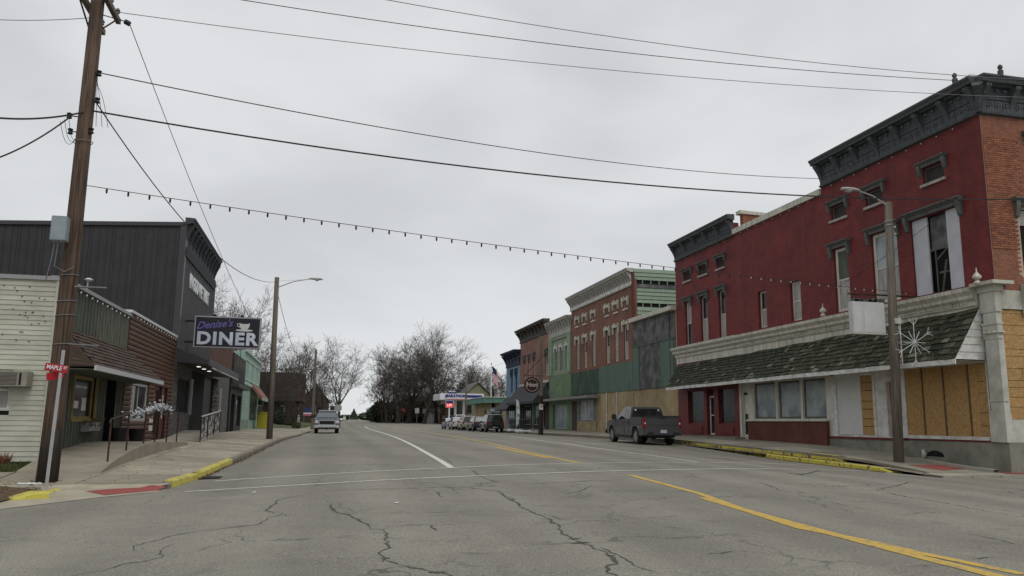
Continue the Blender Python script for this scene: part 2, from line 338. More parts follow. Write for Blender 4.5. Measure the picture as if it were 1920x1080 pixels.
def wall(F, root, u0, u1, z0, z1, holes, mt, th=.3, name='wall', label=None, d=0):
    zs = sorted(set([z0, z1]+[min(z1, max(z0, z)) for h in holes for z in h[2:4]])); b = B()
    for a, c in zip(zs, zs[1:]):
        if c-a < .003: continue
        mz = (a+c)/2
        for p, q in cut(u0, u1, [(h[0], h[1]) for h in holes if h[2] <= mz <= h[3]]): b.fb(F, p, q, d-th, d, a, c)
    return b.build(name, mt, root, label=label)
def window(F, root, u0, u1, z0, z1, fm, gm, rec=.12, mid=True, fw=.055, sill=None, name='window', split=1, lab=None, bars=0):
    b = B(); d1 = -rec; d0 = -rec-.06
    b.fb(F, u0, u0+fw, d0, d1, z0, z1); b.fb(F, u1-fw, u1, d0, d1, z0, z1); b.fb(F, u0+fw, u1-fw, d0, d1, z0, z0+fw); b.fb(F, u0+fw, u1-fw, d0, d1, z1-fw, z1)
    if mid: zm = (z0+z1)/2; b.fb(F, u0+fw, u1-fw, d0, d1-.01, zm-.03, zm+.03)
    for i in range(bars): um = u0+(u1-u0)*(i+1)/(bars+1); b.fb(F, um-.02, um+.02, d0, d1-.015, z0+fw, z1-fw)
    w = b.build(name, fm, root, label=lab)
    g = gm if isinstance(gm, (list, tuple)) else [gm]
    zz = [z0+fw, (z0+z1)/2, z1-fw] if (mid and len(g) > 1) else [z0+fw, z1-fw]
    for i in range(len(zz)-1): B().fb(F, u0+fw, u1-fw, d0+.015, d0+.025, zz[i]+.002, zz[i+1]-.002).build('pane', g[i % len(g)], w)
    if sill: B().fb(F, u0-.08, u1+.08, -rec+.002, .09, z0-.1, z0-.002).build('sill', sill, w)
    return w
def hood(F, w, u0, u1, z, mt, drop=.35, over=.18, h=.26, proj=.2):
    b = B(); b.fb(F, u0-over*.5, u1+over*.5, .004, proj*.45, z+.02, z+h*.55)
    b.fprof(F, [(.004, z+h*.55), (proj*.6, z+h*.55), (proj*.8, z+h*.75), (proj, z+h*.8), (proj, z+h), (.004, z+h+.03)], u0-over, u1+over)
    for a in (u0-over*.75, u1+over*.75-.15): b.fprof(F, [(.004, z+h*.55), (proj*.75, z+h*.55), (proj*.7, z-.02), (proj*.35, z-drop+.05), (.004, z-drop)], a, a+.15)
    b.build('lintel', mt, w)
def cornice(F, root, u0, u1, zb, zt, proj, mt, nb, bw=.16, ends=True, deco=True, capm=None):
    h = zt-zb; b = B()
    b.fb(F, u0, u1, .003, .07, zb+.12, zt-.28); b.fprof(F, [(.003, zb), (.12, zb+.03), (.14, zb+.1), (.08, zb+.12), (.003, zb+.12)], u0, u1)
    b.fprof(F, [(.003, zt-.28), (proj*.45, zt-.28), (proj*.5, zt-.24), (proj*.82, zt-.22), (proj*.86, zt-.14), (proj, zt-.06), (proj, zt), (.003, zt+.02)], u0-(.15 if ends else 0), u1+(.15 if ends else 0))
    b.fb(F, u0+.02, u1-.02, .07, .11, zb+.12+(h-.4)*.5, zb+.16+(h-.4)*.5)
    c = b.build('cornice', mt, root)
    if capm: B().fb(F, u0-.16, u1+.16, -.1, proj+.03, zt+.022, zt+.06).build('roof_edge', capm, root)
    for i in range(nb):
        u = u0+.02+(u1-u0-bw-.04)*i/(nb-1)
        pr = [(.071, zb+.13)]+[(.07+(proj*.8)*(t**1.8), zb+.13+(h-.42)*t) for t in (.15, .35, .55, .75, .9)]+[(proj*.85, zt-.285), (.071, zt-.285)]
        B().fprof(F, pr, u, u+bw).build('bracket', mt, c)
    if deco:
        b = B()
        for i in range(nb-1):
            ua = u0+.02+(u1-u0-bw-.04)*i/(nb-1)+bw; ub = u0+.02+(u1-u0-bw-.04)*(i+1)/(nb-1); k = max(2, int((ub-ua)/.3))
            for j in range(k):
                u = ua+(ub-ua)*(j+.5)/k; z = zb+.12+(h-.4)*.27; r = min(.11, (h-.4)*.2)
                for q in range(7): a = math.pi*(q/6.0)*1.15+.2; b.fb(F, u+r*math.cos(a)-.02, u+r*math.cos(a)+.02, .071, .1, z+r*math.sin(a)-.025, z+r*math.sin(a)+.02)
                b.fb(F, u-.03, u+.03, .071, .115, z-.03, z+.04)
                b.fb(F, u-.06, u+.06, .071, .12, zt-.42, zt-.33)
        o = b.build('scroll_ornament', MATS['grey_scroll'], c); o['kind'] = 'stuff'
    return c
mat('grey_scroll', (.12, .135, .15), (.07, .08, .09), sc=6)
def text(body, size, mt, parent, mtx, name='lettering', ext=.006, off=0, shear=0, sx=1, align='CENTER', sp=1):
    cu = bpy.data.curves.new('t', 'FONT'); cu.body = body; cu.size = size; cu.extrude = ext; cu.offset = off; cu.align_x = align; cu.align_y = 'CENTER'; cu.shear = shear; cu.resolution_u = 3; cu.space_character = sp
    to = bpy.data.objects.new('t', cu); COL.objects.link(to); dg = bpy.context.evaluated_depsgraph_get(); dg.update()
    me = bpy.data.meshes.new_from_object(to.evaluated_get(dg)); bpy.data.objects.remove(to)
    org = ORG.get(parent.name, Vector((0, 0, 0)))
    me.transform(Matrix.Translation(-org) @ mtx @ Matrix.Diagonal((sx, 1, 1, 1))); me.materials.clear(); me.materials.append(mt)
    o = bpy.data.objects.new(name, me); COL.objects.link(o); o.parent = parent; ORG[o.name] = org; return o
def basis_mtx(o, ex, ez, en):
    m = Matrix.Identity(4); ex, ez, en = Vector(ex).normalized(), Vector(ez).normalized(), Vector(en).normalized()
    for i in range(3): m[i][0] = ex[i]; m[i][1] = ez[i]; m[i][2] = en[i]
    m.translation = Vector(o); return m
def struct(o): o['kind'] = 'structure'; return o

# ================================================================ GROUND
def sheet(name, rows, fn, mt, lift=0, parent=None):
    """rows: list of (y, [x...]) with equal counts"""
    b = B(); vs = []; n = len(rows[0][1])
    for y, xs in rows:
        for x in xs: vs.append((x, y, fn(x, y)+lift))
    fs = [(i*n+j, i*n+j+1, (i+1)*n+j+1, (i+1)*n+j) for i in range(len(rows)-1) for j in range(n-1)]
    return b.add(vs, fs).build(name, mt, parent, smooth=True)
def lin(a, b, n): return [a+(b-a)*i/n for i in range(n+1)]
def lawn_rise(x, y):
    s = max(0, min(1, (y-86)/26)); t = max(0, min(1, (-3.5-x)/4)); u = max(0, min(1, (x-24)/10))*max(0, min(1, (y-168)/10))
    return .62*s*s*(3-2*s)*t+.6*u
def Gt(x, y): return G(x, y)+lawn_rise(x, y)
ys = [-60, -30, -10, 0, 5, 10, 13, 16, 18, 20, 22, 25, 28, 32, 38, 46, 55, 62, 70, 78, 86, 92, 98, 104, 110, 118, 126, 134, 142, 150, 160, 170, 180, 195, 215, 240, 270, 300, 330, 350, 370, 400, 430, 480, 540, 600, 800, 1100, 1600, 2600]
xs = [-1500, -500, -200, -90, -50, -30, -20, -14, -10, -8, -6, -4, -2, 0, 3, 7, 11, 15, 17, 19, 22, 26, 30, 36, 45, 60, 100, 200, 500, 1500]
gr = struct(sheet('ground', [(y, xs) for y in ys], Gt, fieldm, -.1))
# road: main street and the cross street in front of the camera
def left_corner(y):
    return lerp_t([(13.2, -80), (14.4, -14), (14.7, -5.2), (16.2, -4.3), (17.0, -3.6), (17.9, -3.0)], y)
rows = []
for y in sorted([5, 7, 8, 10, 12, 15, 18, 20, 21, 30, 40, 49, 67, 85, 93, 100, -30, -20, -10, -5, 0, 3, 6, 9, 11, 13, 13.2, 14, 14.4, 14.7, 15.5, 16.2, 17, 17.9, 19, 19.8, 20.1, 20.6, 21.5, 23, 25, 28, 31, 35, 38, 42, 46, 50, 56, 62, 68, 75, 82, 90, 98, 106, 112, 118, 122, 128, 134, 140, 150, 158, 165]):
    l = -80 if y < 13.2 else (left_corner(y) if y < 17.9 else XL(y)); r = 80 if y < 19.9 else (XR(y) if y > 20.1 else 40)
    xs_ = [l]+lin(max(l, -4.0)+.01, 17.0, 26)[0:]+[max(17.3, r*.4), r]
    rows.append((y, xs_))
road = struct(sheet('road', rows, G, asphalt, -.003))
rows = [(y, lin(XL(y), lerp_t([(165, 10.5), (200, 10.2), (350, 17.5)], y), 4)) for y in (165.02, 175, 190, 210, 240, 270, 300, 330, 350, 352)]
struct(sheet('road', rows, G, mat('old_asphalt', (.2, .18, .15), (.16, .145, .12), sc=.5, bump=.2), -.012))
# road markings
def ribbon(px, w, mt, name, parent=road, lift=.003, fn=G, jit=0, sub=.5, world=False, wv=0):
    P = [Vector((p[0], p[1], 0)) if world else at(*p) for p in px]; pts = []
    for a, c in zip(P, P[1:]):
        n = max(1, int((c.xy-a.xy).length/sub))
        for i in range(n): pts.append(a.lerp(c, i/n))
    pts.append(P[-1]); vs = []
    if jit: pts = [pts[0]]+[p+Vector((random.uniform(-jit, jit), random.uniform(-jit, jit), 0)) for p in pts[1:-1]]+[pts[-1]]
    for i, p in enumerate(pts):
        d = (pts[min(i+1, len(pts)-1)]-pts[max(i-1, 0)]); d.z = 0; d = d.normalized() if d.length else Vector((0, 1, 0)); nn = Vector((-d.y, d.x, 0))
        ww = w*(1+random.uniform(-wv, wv)); 
        if wv: ww *= .35+.65*math.sin(math.pi*min(1, max(.08, i/(len(pts)-1+1e-6))))
        for s in (-.5, .5): q = p+nn*ww*s; vs.append((q.x, q.y, fn(q.x, q.y)+lift))
    b = B().add(vs, [(2*i, 2*i+1, 2*i+3, 2*i+2) for i in range(len(pts)-1)])
    return b.build(name, mt, parent) if name else b
ribbon([(1182, 891), (1310, 925), (1425, 966), (1500, 990), (1631, 1015), (1725, 1037), (1920, 1077)], .16, liney, 'centre_line')
ribbon([(1318, 933), (1460, 974), (1575, 1005), (1640, 1022), (1760, 1053), (1900, 1088)], .2, liney, 'centre_line')
ribbon([(1084, 868), (1000, 850), (940, 836), (870, 822), (800, 810), (740, 801), (710, 797.6)], .16, liney, 'centre_line')
ribbon([(1030, 859), (985, 850), (930, 838)], .22, liney, 'centre_line')
ribbon([(846, 877), (810, 855), (782, 839), (742, 820), (715, 811), (698, 806), (688, 802), (684, 799)], .17, linew, 'lane_line')
ribbon([(1308, 866), (1200, 851), (1100, 838), (1020, 827), (960, 818.5), (900, 812)], .12, linew, 'lane_line')
ribbon([(403, 902), (600, 889.5), (845, 877), (960, 872), (1080, 869), (1240, 867), (1400, 868), (1530, 872), (1660, 881)], .1, linew, 'crosswalk_line')
ribbon([(348, 922), (480, 914), (600, 907), (720, 900), (880, 893), (1015, 887.5), (1240, 881), (1430, 879), (1640, 882), (1780, 888)], .1, linew, 'crosswalk_line')
ribbon([(-60, 962), (0, 951), (38, 942)], .12, linew, 'edge_line')
def cz2(l): return [(600+x/3, 780+y/3) for x, y in l]
def cz1(l): return [(x/3, 800+y/3) for x, y in l]
def cz3(l): return [(1200+x/2.667, 780+y/2.667) for x, y in l]
CR = [(cz2([(690, 230), (740, 262), (760, 272)]), .03), (cz2([(860, 305), (885, 330), (910, 340)]), .04), (cz2([(905, 340), (960, 362), (1000, 372), (940, 378), (850, 395)]), .035),
 (cz2([(860, 405), (940, 415), (1000, 422), (1030, 437), (1060, 470), (1110, 490), (1130, 510), (1190, 540)]), .045), (cz2([(1190, 540), (1270, 570), (1310, 598), (1355, 612), (1352, 650), (1400, 682), (1450, 705), (1500, 718)]), .05), (cz2([(1480, 715), (1590, 760), (1640, 785), (1680, 820), (1610, 848), (1615, 872), (1660, 895), (1740, 925)]), .045),
 (cz2([(1500, 715), (1600, 750), (1680, 785), (1790, 845), (1900, 880)]), .02), (cz2([(1260, 548), (1330, 572), (1400, 590)]), .02), (cz2([(1040, 450), (1080, 460), (1125, 500)]), .025),
 (cz2([(60, 495), (85, 540), (120, 548), (160, 555), (210, 580), (260, 605), (285, 635)]), .035), (cz2([(285, 635), (340, 636), (375, 660), (375, 700), (388, 742), (335, 770), (375, 798), (360, 820)]), .03), (cz2([(360, 805), (450, 835), (600, 865), (730, 895), (800, 930)]), .035),
 (cz2([(100, 548), (240, 545), (380, 545), (700, 542), (900, 536), (1180, 542)]), .014), (cz2([(340, 640), (420, 620), (500, 611), (640, 614), (800, 605), (960, 592)]), .018), (cz2([(640, 612), (632, 630), (655, 645)]), .03),
 (cz2([(100, 415), (400, 410), (740, 400), (990, 390)]), .03), (cz2([(380, 366), (560, 372), (760, 385)]), .02), (cz2([(1090, 383), (1200, 380), (1400, 371), (1740, 356)]), .03), (cz2([(1400, 371), (1465, 388)]), .03), (cz2([(1380, 440), (1450, 425), (1530, 392)]), .025), (cz2([(640, 418), (672, 428), (665, 445), (690, 455)]), .03),
 (cz2([(1540, 592), (1700, 578), (1900, 570)]), .014), (cz1([(400, 838), (560, 810), (640, 790), (700, 770), (850, 750), (920, 735), (900, 715), (930, 680), (980, 662)]), .02), (cz1([(750, 697), (760, 668), (880, 640), (1000, 605), (1150, 583), (1300, 568), (1450, 550), (1520, 510), (1590, 490), (1640, 503)]), .022), (cz1([(1590, 490), (1490, 472), (1550, 430), (1570, 410), (1700, 385), (1760, 370)]), .03),
 (cz1([(1860, 440), (1880, 475), (1910, 490)]), .035), (cz3([(1080, 362), (1180, 370), (1280, 350), (1370, 325)]), .035), (cz3([(1180, 370), (1350, 408), (1500, 430), (1700, 468), (1920, 508)]), .028), (cz3([(600, 330), (700, 370), (760, 382)]), .025), (cz3([(340, 692), (430, 680), (470, 672), (640, 682)]), .018),
 (cz3([(0, 508), (140, 503), (230, 492)]), .016), (cz3([(740, 285), (800, 295), (850, 285), (900, 272)]), .09), (cz3([(1310, 495), (1400, 485), (1500, 480)]), .018), (cz3([(1350, 750), (1480, 748), (1580, 735)]), .014), (cz3([(1640, 590), (1760, 610), (1920, 650)]), .02), (cz3([(1660, 715), (1800, 705)]), .02), (cz3([(820, 400), (1000, 440), (1140, 470), (1330, 497)]), .012)]
for pts, w in CR:
    o = ribbon(pts, w*.8, crackm, 'crack', lift=.002, jit=.03, sub=.09, wv=.75)
b = B()
for (x, y), s in [(cz2([(1465, 712)])[0], .16), (cz2([(1430, 690)])[0], .1), (cz2([(370, 800)])[0], .07), (cz2([(160, 555)])[0], .06), (cz2([(650, 880)])[0], .12), (cz2([(215, 580)])[0], .06), (cz2([(985, 366)])[0], .12), (cz2([(1075, 470)])[0], .09), (cz3([(805, 290)])[0], .25), (cz2([(1640, 785)])[0], .07)]:
    c = at(x, y); n = 9; vs = []
    for i in range(n): a = 2*math.pi*i/n; r = s*.7*random.uniform(.3, 1.1); X = c.x+1.5*r*math.cos(a); Y = c.y+.6*r*math.sin(a); vs.append((X, Y, G(X, Y)+.0035))
    b.add(vs, [tuple(range(n))])
b.build('pothole', crackm, road)['kind'] = 'stuff'

# slabs of the pavements, each a piece of its own
def slabs(par, x0f, x1f, y0, y1, nx, ln, fn, mt, gap=.012):
    y = y0
    while y < y1-.1:
        ye = min(y+ln, y1)
        for i in range(nx):
            b = B(); vs = []; T = random.uniform(-.004, .004)
            for yy in (y+gap, ye-gap):
                a, c = x0f(yy), x1f(yy)
                for t in (0, .5, 1):
                    xx = a+(c-a)*(i+t)/nx+(gap if t == 0 else (-gap if t == 1 else 0)); vs.append((xx, yy, fn(xx, yy)+T))
            vs += [(v[0], v[1], v[2]-.08) for v in vs]
            b.add(vs, [(0, 1, 4, 3), (1, 2, 5, 4), (0, 6, 7, 1), (1, 7, 8, 2), (3, 4, 10, 9), (4, 5, 11, 10), (0, 3, 9, 6), (2, 8, 11, 5)])
            b.build('slab', mt, par)
        y = ye
def base_sheet(name, x0f, x1f, ys_, fn, mt, lift, parent=None): return sheet(name, [(y, lin(x0f(y), x1f(y), 4)) for y in ys_], fn, mt, lift, parent)
lx = lambda y: left_corner(y)-.16 if y < 17.9 else XL(y)-.16
swl = struct(base_sheet('sidewalk', lambda y: -6.4, lx, [17.9, 19, 20, 22, 25, 30, 36, 46, 56, 62, 75, 84.5], WL, kerbm, -.02))
slabs(swl, lambda y: -6.4, lx, 19.6, 84.4, 2, 1.85, WL, slabm)
# walk along the cross street, in front of the cream siding, and the sloping corner
def WC(x, y):
    if y > 17.5: return WL(x, y)
    return G(x, y)+(WL(x, 17.5)-G(x, 17.5))*max(0, min(1, (y-14.6)/2.9))*max(0, min(1, (left_corner(y)+.25-x)/.6))
apron = struct(sheet('sidewalk', [(y, lin(lerp_t([(14.5, -5.9), (16.2, -5.4), (17, -5.4), (17.6, -6.6), (17.9, -30)], y), max(left_corner(y), -5.3)+.34, 9)) for y in (14.5, 14.8, 15.1, 15.5, 15.8, 16.2, 16.6, 17, 17.2, 17.4, 17.49)], WC, slabm, .004))
slabs(apron, lambda y: -24, lambda y: -6.41, 17.9, 19.6, 11, 1.7, WL, slabm)
slabs(apron, lambda y: -6.4, lx, 17.92, 19.6, 2, 1.7, WL, slabm)
struct(sheet('lawn', [(y, lin(-30, -6.42, 6)) for y in (19.62, 20.3, 21.2)], WL, grassm, -.02))
vg = struct(sheet('verge', [(y, lin(-30, lerp_t([(14.5, -5.4), (16.2, -5.0), (17.0, -5.0), (17.6, -6.4), (17.86, -8)], y), 10)) for y in (14.55, 15, 15.6, 16.2, 16.8, 17.4, 17.86)], lambda x, y: WC(x, y)+.03, dirtm, 0))
struct(sheet('sidewalk', [(y, lin(-30, left_corner(y)-.0, 9)) for y in (17.49, 17.7, 17.95)], WL, slabm, -.015))
# tactile pads
def pad(pxs, fn, nm='tactile_pad', par=apron, lift=.012):
    P = [at(*p, fn=fn) for p in pxs]; b = B(); n = 6; vs = []
    for i in range(n+1):
        for j in range(3):
            p = P[0].lerp(P[1], i/n).lerp(P[3].lerp(P[2], i/n), j/2); vs.append((p.x, p.y, fn(p.x, p.y)+lift))
    b.add(vs, [(i*3+j, i*3+j+1, i*3+j+4, i*3+j+3) for i in range(n) for j in range(2)])
    o = b.build(nm, redpad, par)
    b = B()
    for i in range(1, 18):
        for j in range(1, 6):
            p = P[0].lerp(P[1], i/18).lerp(P[3].lerp(P[2], i/18), j/6); z = fn(p.x, p.y)+lift; b.lathe((p.x, p.y, z), [(.014, 0), (.01, .006)], 5)
    s = b.build('stud', redpad, par); s['kind'] = 'stuff'
pad([(160, 922), (284, 910.5), (312, 915), (196, 929)], WC)
# kerbs
def kerb(path, h, wd, mt, name='kerb', lift0=-.05, fn=G, top=None, out=1, parent=None, face=None):
    """path of (x, y); the kerb lies on the out side"""
    P = []
    for a, c in zip(path, path[1:]):
        n = max(1, int(math.dist(a, c)/.6))
        for i in range(n): P.append((a[0]+(c[0]-a[0])*i/n, a[1]+(c[1]-a[1])*i/n))
    P.append(path[-1]); vs = []
    for i, p in enumerate(P):
        d = Vector((P[min(i+1, len(P)-1)][0]-P[max(i-1, 0)][0], P[min(i+1, len(P)-1)][1]-P[max(i-1, 0)][1], 0)).normalized(); nn = Vector((-d.y, d.x, 0))*out
        hh = h(i/(len(P)-1)) if callable(h) else h
        zt = (top(p[0], p[1]) if top else fn(p[0], p[1])+hh)+random.uniform(-.004, .004); zb = fn(p[0], p[1])+lift0
        for o_, z in ((0, zb), (.015, zt-.03), (.04, zt), (wd, zt+.005), (wd, zb)): q = Vector((p[0], p[1], 0))+nn*o_; vs.append((q.x, q.y, z))
    fs = [(i*5+j, i*5+(j+1) % 5, (i+1)*5+(j+1) % 5, (i+1)*5+j) for i in range(len(P)-1) for j in range(5)]+[tuple(range(5)), tuple(range(len(P)*5-5, len(P)*5))]
    b = B().add(vs, fs)
    if face: b.m = [1 if i < (len(P)-1)*5 and i % 5 == 0 else 0 for i in range(len(fs))]; mt = [mt, face]
    return struct(b.build(name, mt, parent))
tl = lambda x, y: WL(XL(y)-.17, y)+.004
kerb([(XL(y), y) for y in (24.9, 30, 38, 46, 54, 62, 75, 93, 110, 130)], 0, .16, kerbm, top=tl)
kerb([(XL(20.4), 20.4), (XL(22), 22), (XL(24.88), 24.88)], 0, .17, yellow, 'painted_kerb', top=tl)
kerb([(-2.98, 18.1), (XL(19.9), 19.95)], 0, .17, yellow, 'painted_kerb', top=lambda x, y: lerp_t([(17.3, .12), (18, .24), (20, .27)], y))
P = [at(*p) for p in ((10, 943), (60, 940), (92, 938))]; kerb([(p.x, p.y) for p in P], lambda t: .04+.1*min(1, t*2.5), .32, yellow, 'painted_kerb')
P = [at(*p) for p in ((70, 934), (100, 930), (130, 922), (160, 915), (180, 910))]; kerb([(p.x, p.y) for p in P], lambda t: .12-.1*t, .2, yellow, 'painted_kerb')
kerb([(left_corner(17.0)+.15, 17.3), (-2.99, 18.08)], 0, .17, kerbm, top=lambda x, y: lerp_t([(17.3, .1), (18, .22)], y))
# drain in the left gutter
dr = thing('storm_drain', 'rusty slotted storm drain in the gutter beside the broken yellow kerb', 'drain', (-2.7, 20.15, G(-2.7, 20.15)))
B().box(-2.72, -2.2, 19.8, 20.5, G(-2.5, 20)-.03, G(-2.5, 20.1)+.004).build('grate_frame', rust, dr)
for i in range(7): B().box(-2.66, -2.26, 19.86+i*.09, 19.9+i*.09, G(-2.5, 20)+.005, G(-2.5, 20.1)+.02).build('bar', blackm, dr)

# right pavement, double kerb
rx = lambda y: 17.85
swr = struct(base_sheet('sidewalk', rx, lambda y: 20.5, [20.3, 21, 22.7, 24.6, 25.4, 27, 29.8, 31.8, 36, 38, 44, 50, 58, 73, 85, 95, 112], WR, kerbm, -.02))
slabs(swr, rx, lambda y: 20.48, 21.2, 100, 2, 1.6, WR, slabr)
slabs(swr, lambda y: 17.5, lambda y: 20.48, 20.25, 21.1, 3, 1.7, WR, slabr); slabs(swr, lambda y: 20.52, lambda y: 44, 20.2, 21.06, 14, .86, lambda x, y: WR(20.5, y)-.008*(x-20.5), slabr)
sheet('apron', [(y, lin(17.45, 17.9, 2)) for y in (20.3, 21, 22, 23, 24, 25, 27, 29, 31, 33, 36, 38)], lambda x, y: lerp_t([(21, .1), (22.7, .19), (29.5, .34), (38, .5)], y), kerbm, 0)['kind'] = 'structure'
kt = lambda x, y: WR(17.85, y)+.004
kerb([(17.9, 112), (17.9, 90), (17.88, 70), (17.86, 55), (17.85, 38.6)], 0, .16, kerbm, top=kt)
kerb([(17.85, 38.5), (17.85, 32), (17.85, 25.4)], 0, .17, yworn, 'painted_kerb', top=kt)
kerb([(17.32, 29.6), (17.34, 26), (17.36, 22.9)], 0, .15, mat('chipped_yellow', (.5, .43, .07), (.16, .12, .07), sc=6, bump=.4, lo=.54, hi=.62), 'painted_kerb', top=lambda x, y: lerp_t([(22.7, .2), (29.6, .36)], y))
kerb([(17.36, 22.88), (17.38, 22.3)], lambda t: .13-.1*t, .4, yellow, 'painted_kerb')
WRp = lambda x, y: WR(x, max(20.2, y))
pad([(1703, 872), (1765, 872), (1812, 879), (1768, 883)], WRp, par=swr); pad([(1862, 883), (1935, 883), (1935, 890), (1890, 889)], WRp, par=swr)
# litter and plants at the corner
b = B()
for i in range(900):
    x, y = random.uniform(-14, -5.0), random.uniform(14.9, 17.8); z = WC(x, y)+.05+random.uniform(0, .02); a = random.uniform(0, 6.3); r = random.uniform(.02, .05)
    b.add([(x+r*math.cos(a), y+r*math.sin(a), z), (x-r*.5*math.sin(a), y+r*.5*math.cos(a), z+.02), (x-r*math.cos(a), y-r*math.sin(a), z), (x+r*.5*math.sin(a), y-r*.5*math.cos(a), z+.005)], [(0, 1, 2, 3)])
lf = b.build('fallen_leaves', mat('dead_leaf', (.16, .085, .045), (.07, .05, .03), sc=12)); lf['kind'] = 'stuff'; tag(lf, 'brown fallen leaves and dry stalks around the base of the utility pole', 'leaves')
def tufts(n, area, fn, h, mt, name, label, cat):
    b = B()
    for i in range(n):
        x, y = area(); z = fn(x, y)
        for k in range(3):
            a = random.uniform(0, 6.3); r = random.uniform(.01, .02); l = h*random.uniform(.5, 1.2); dx, dy = random.uniform(-.5, .5)*l, random.uniform(-.5, .5)*l
            b.add([(x-r*math.cos(a), y-r*math.sin(a), z), (x+r*math.cos(a), y+r*math.sin(a), z), (x+dx, y+dy, z+l)], [(0, 1, 2)])
    o = b.build(name, mt); o['kind'] = 'stuff'; tag(o, label, cat)
tufts(3500, lambda: (random.uniform(-16, -6.5), random.uniform(19.65, 21.0)), lambda x, y: WL(x, y)-.02, .1, grassm, 'grass', 'strip of short grass along the foot of the cream clapboard wall', 'grass')
tufts(1500, lambda: (random.uniform(-16, -7.2), random.uniform(14.8, 17.6)), lambda x, y: WC(x, y)+.04, .07, grassm, 'grass', 'thin grass on the verge left of the utility pole', 'grass')
tufts(500, lambda: (random.uniform(-9, -7.0), random.uniform(20.4, 21.0)), lambda x, y: WL(x, y)-.02, .28, mat('dead_red_stalk', (.2, .07, .04), (.12, .06, .04), sc=9), 'dry_stalks', 'reddish dead plant stalks against the cream clapboard wall', 'plant')
# far lawns, left of the street
lw = struct(sheet('lawn', [(y, [-40, -20, -14, -10, -7.5, -5.5, XL(y)-2.3]) for y in (84.5, 88, 92, 96, 100, 104, 108, 112, 118, 126, 140)], Gt, grassm, .07))
struct(sheet('path', [(y, lin(XL(y)-2.28, XL(y)-.9, 2)) for y in (84.5, 88, 93, 98, 104, 112, 120, 130, 140)], Gt, concrete, .09))
for yy in (97, 103): struct(sheet('path', [(y, lin(-24, XL(y)-2.3, 5)) for y in (yy, yy+1)], Gt, concrete, .1))
struct(sheet('verge', [(y, lin(XL(y)-.88, XL(y)-.12, 1)) for y in (84.5, 93, 104, 118, 130, 140, 170, 200, 260, 340)], Gt, grassm, .08))
struct(sheet('lawn', [(y, lin(10.6+(y-165)*.04, 60, 10)) for y in (165.5, 170, 176, 184, 196, 220)], Gt, grassm, .02))
struct(sheet('path', [(y, lin(22.5+(y-165)*.9, 24.5+(y-165)*.9, 1)) for y in (165.2, 169, 173)], Gt, concrete, .04))

def gutter(n, xf, y0, y1, label, zf):
    b = B()
    for i in range(n):
        y = y0+(y1-y0)*random.random()**1.3; x = xf(y)+random.gauss(0, .06); z = zf(x, y)+.008; a = random.uniform(0, 6.3); r = random.uniform(.012, .035)
        b.add([(x+r*math.cos(a), y+r*math.sin(a), z), (x-r*.5*math.sin(a), y+r*.5*math.cos(a), z+.015), (x-r*math.cos(a), y-r*math.sin(a), z), (x+r*.5*math.sin(a), y-r*.5*math.cos(a), z+.004)], [(0, 1, 2, 3)])
    o = b.build('gutter_leaves', MATS['dead_leaf']); o['kind'] = 'stuff'; tag(o, label, 'leaves')
gutter(1500, lambda y: XL(y)+.06, 20, 60, 'brown leaves and grit gathered in the left gutter', G)
gutter(1800, lambda y: 17.74 if y < 38 else 17.8, 25.5, 66, 'brown leaves gathered against the right kerb face', lambda x, y: max(G(x, y), lerp_t([(21, .1), (22.7, .19), (29.5, .34), (38, .5)], y) if y < 38 else 0))
gutter(700, lambda y: 17.26, 22.5, 29.5, 'brown leaves below the lower yellow kerb at the right corner', G)
gutter(160, lambda y: -6.0+random.random()*3, 18, 40, 'scattered leaf bits on the left pavement', lambda x, y: max(WL(x, y), 0))

# ================================================================ RIGHT SIDE BUILDINGS
F = FR(20.5); S = FS(20.86)
# ---- long painted red corner block
rb = thing('corner_building', 'long painted red brick corner block with grey cornices, boarded storefront and mossy shingle awning', 'building', (20.5, 33, .7))
# upper windows: corner part
wins = []
big = (22.1, 24.4, 6.1, 8.87)
att = [(22.6, 23.6, 10.02, 10.62), (25.75, 26.75, 10.02, 10.62), (28.0, 29.0, 10.02, 10.62)]
mids = [(25.15, 26.6, 6.12, 8.85), (28.05, 29.0, 6.12, 8.78)]
thr = [(38.45, 39.2, 6.06, 8.62), (40.5, 41.35, 6.06, 8.62), (42.55, 43.35, 6.06, 8.62)]
tha = [(38.4, 39.3, 9.85, 10.4), (40.4, 41.4, 9.85, 10.4), (42.45, 43.45, 9.85, 10.4)]
pln = [(31.5, 32.35, 6.15, 7.95), (34.4, 35.15, 6.15, 7.95)]
wall(F, rb, 20.885, 29.6, 5.8, 12.0, [big]+att+mids, redbrick)
wall(F, rb, 29.6, 37.3, 5.8, 11.35, pln, redbrick)
wall(F, rb, 37.3, 44.6, 5.8, 12.0, thr+tha, redbrick)
for a in att: 
    w = window(F, rb, *a, greyhood, mat('boarded_dark', (.03, .026, .022), (.05, .042, .035), sc=3), rec=.1, mid=False, sill=woodbrk, name='attic_window'); hood(F, w, a[0], a[1], a[3], greyhood, .3, .22, .22, .18)
for a in tha:
    w = window(F, rb, *a, greyhood, MATS['boarded_dark'], rec=.1, mid=False, sill=woodbrk, name='attic_window'); hood(F, w, a[0], a[1], a[3], greyhood, .25, .18, .2, .16)
for i, a in enumerate(thr):
    w = window(F, rb, *a, dirtyw, [curtain, glass] if i != 2 else [glass, curtain], rec=.12); hood(F, w, a[0], a[1], a[3], greyhood, .35, .2, .26, .2)
for i, a in enumerate(pln): window(F, rb, *a, dirtyw, [curtain, glass] if i else [curtain, curtain], rec=.14, fw=.09)
for i, a in enumerate(mids):
    w = window(F, rb, *a, dirtyw, [curtain, glassp if i == 0 else greyboard], rec=.1, fw=.13); hood(F, w, a[0], a[1], a[3], greyhood, .4, .25, .26, .22)
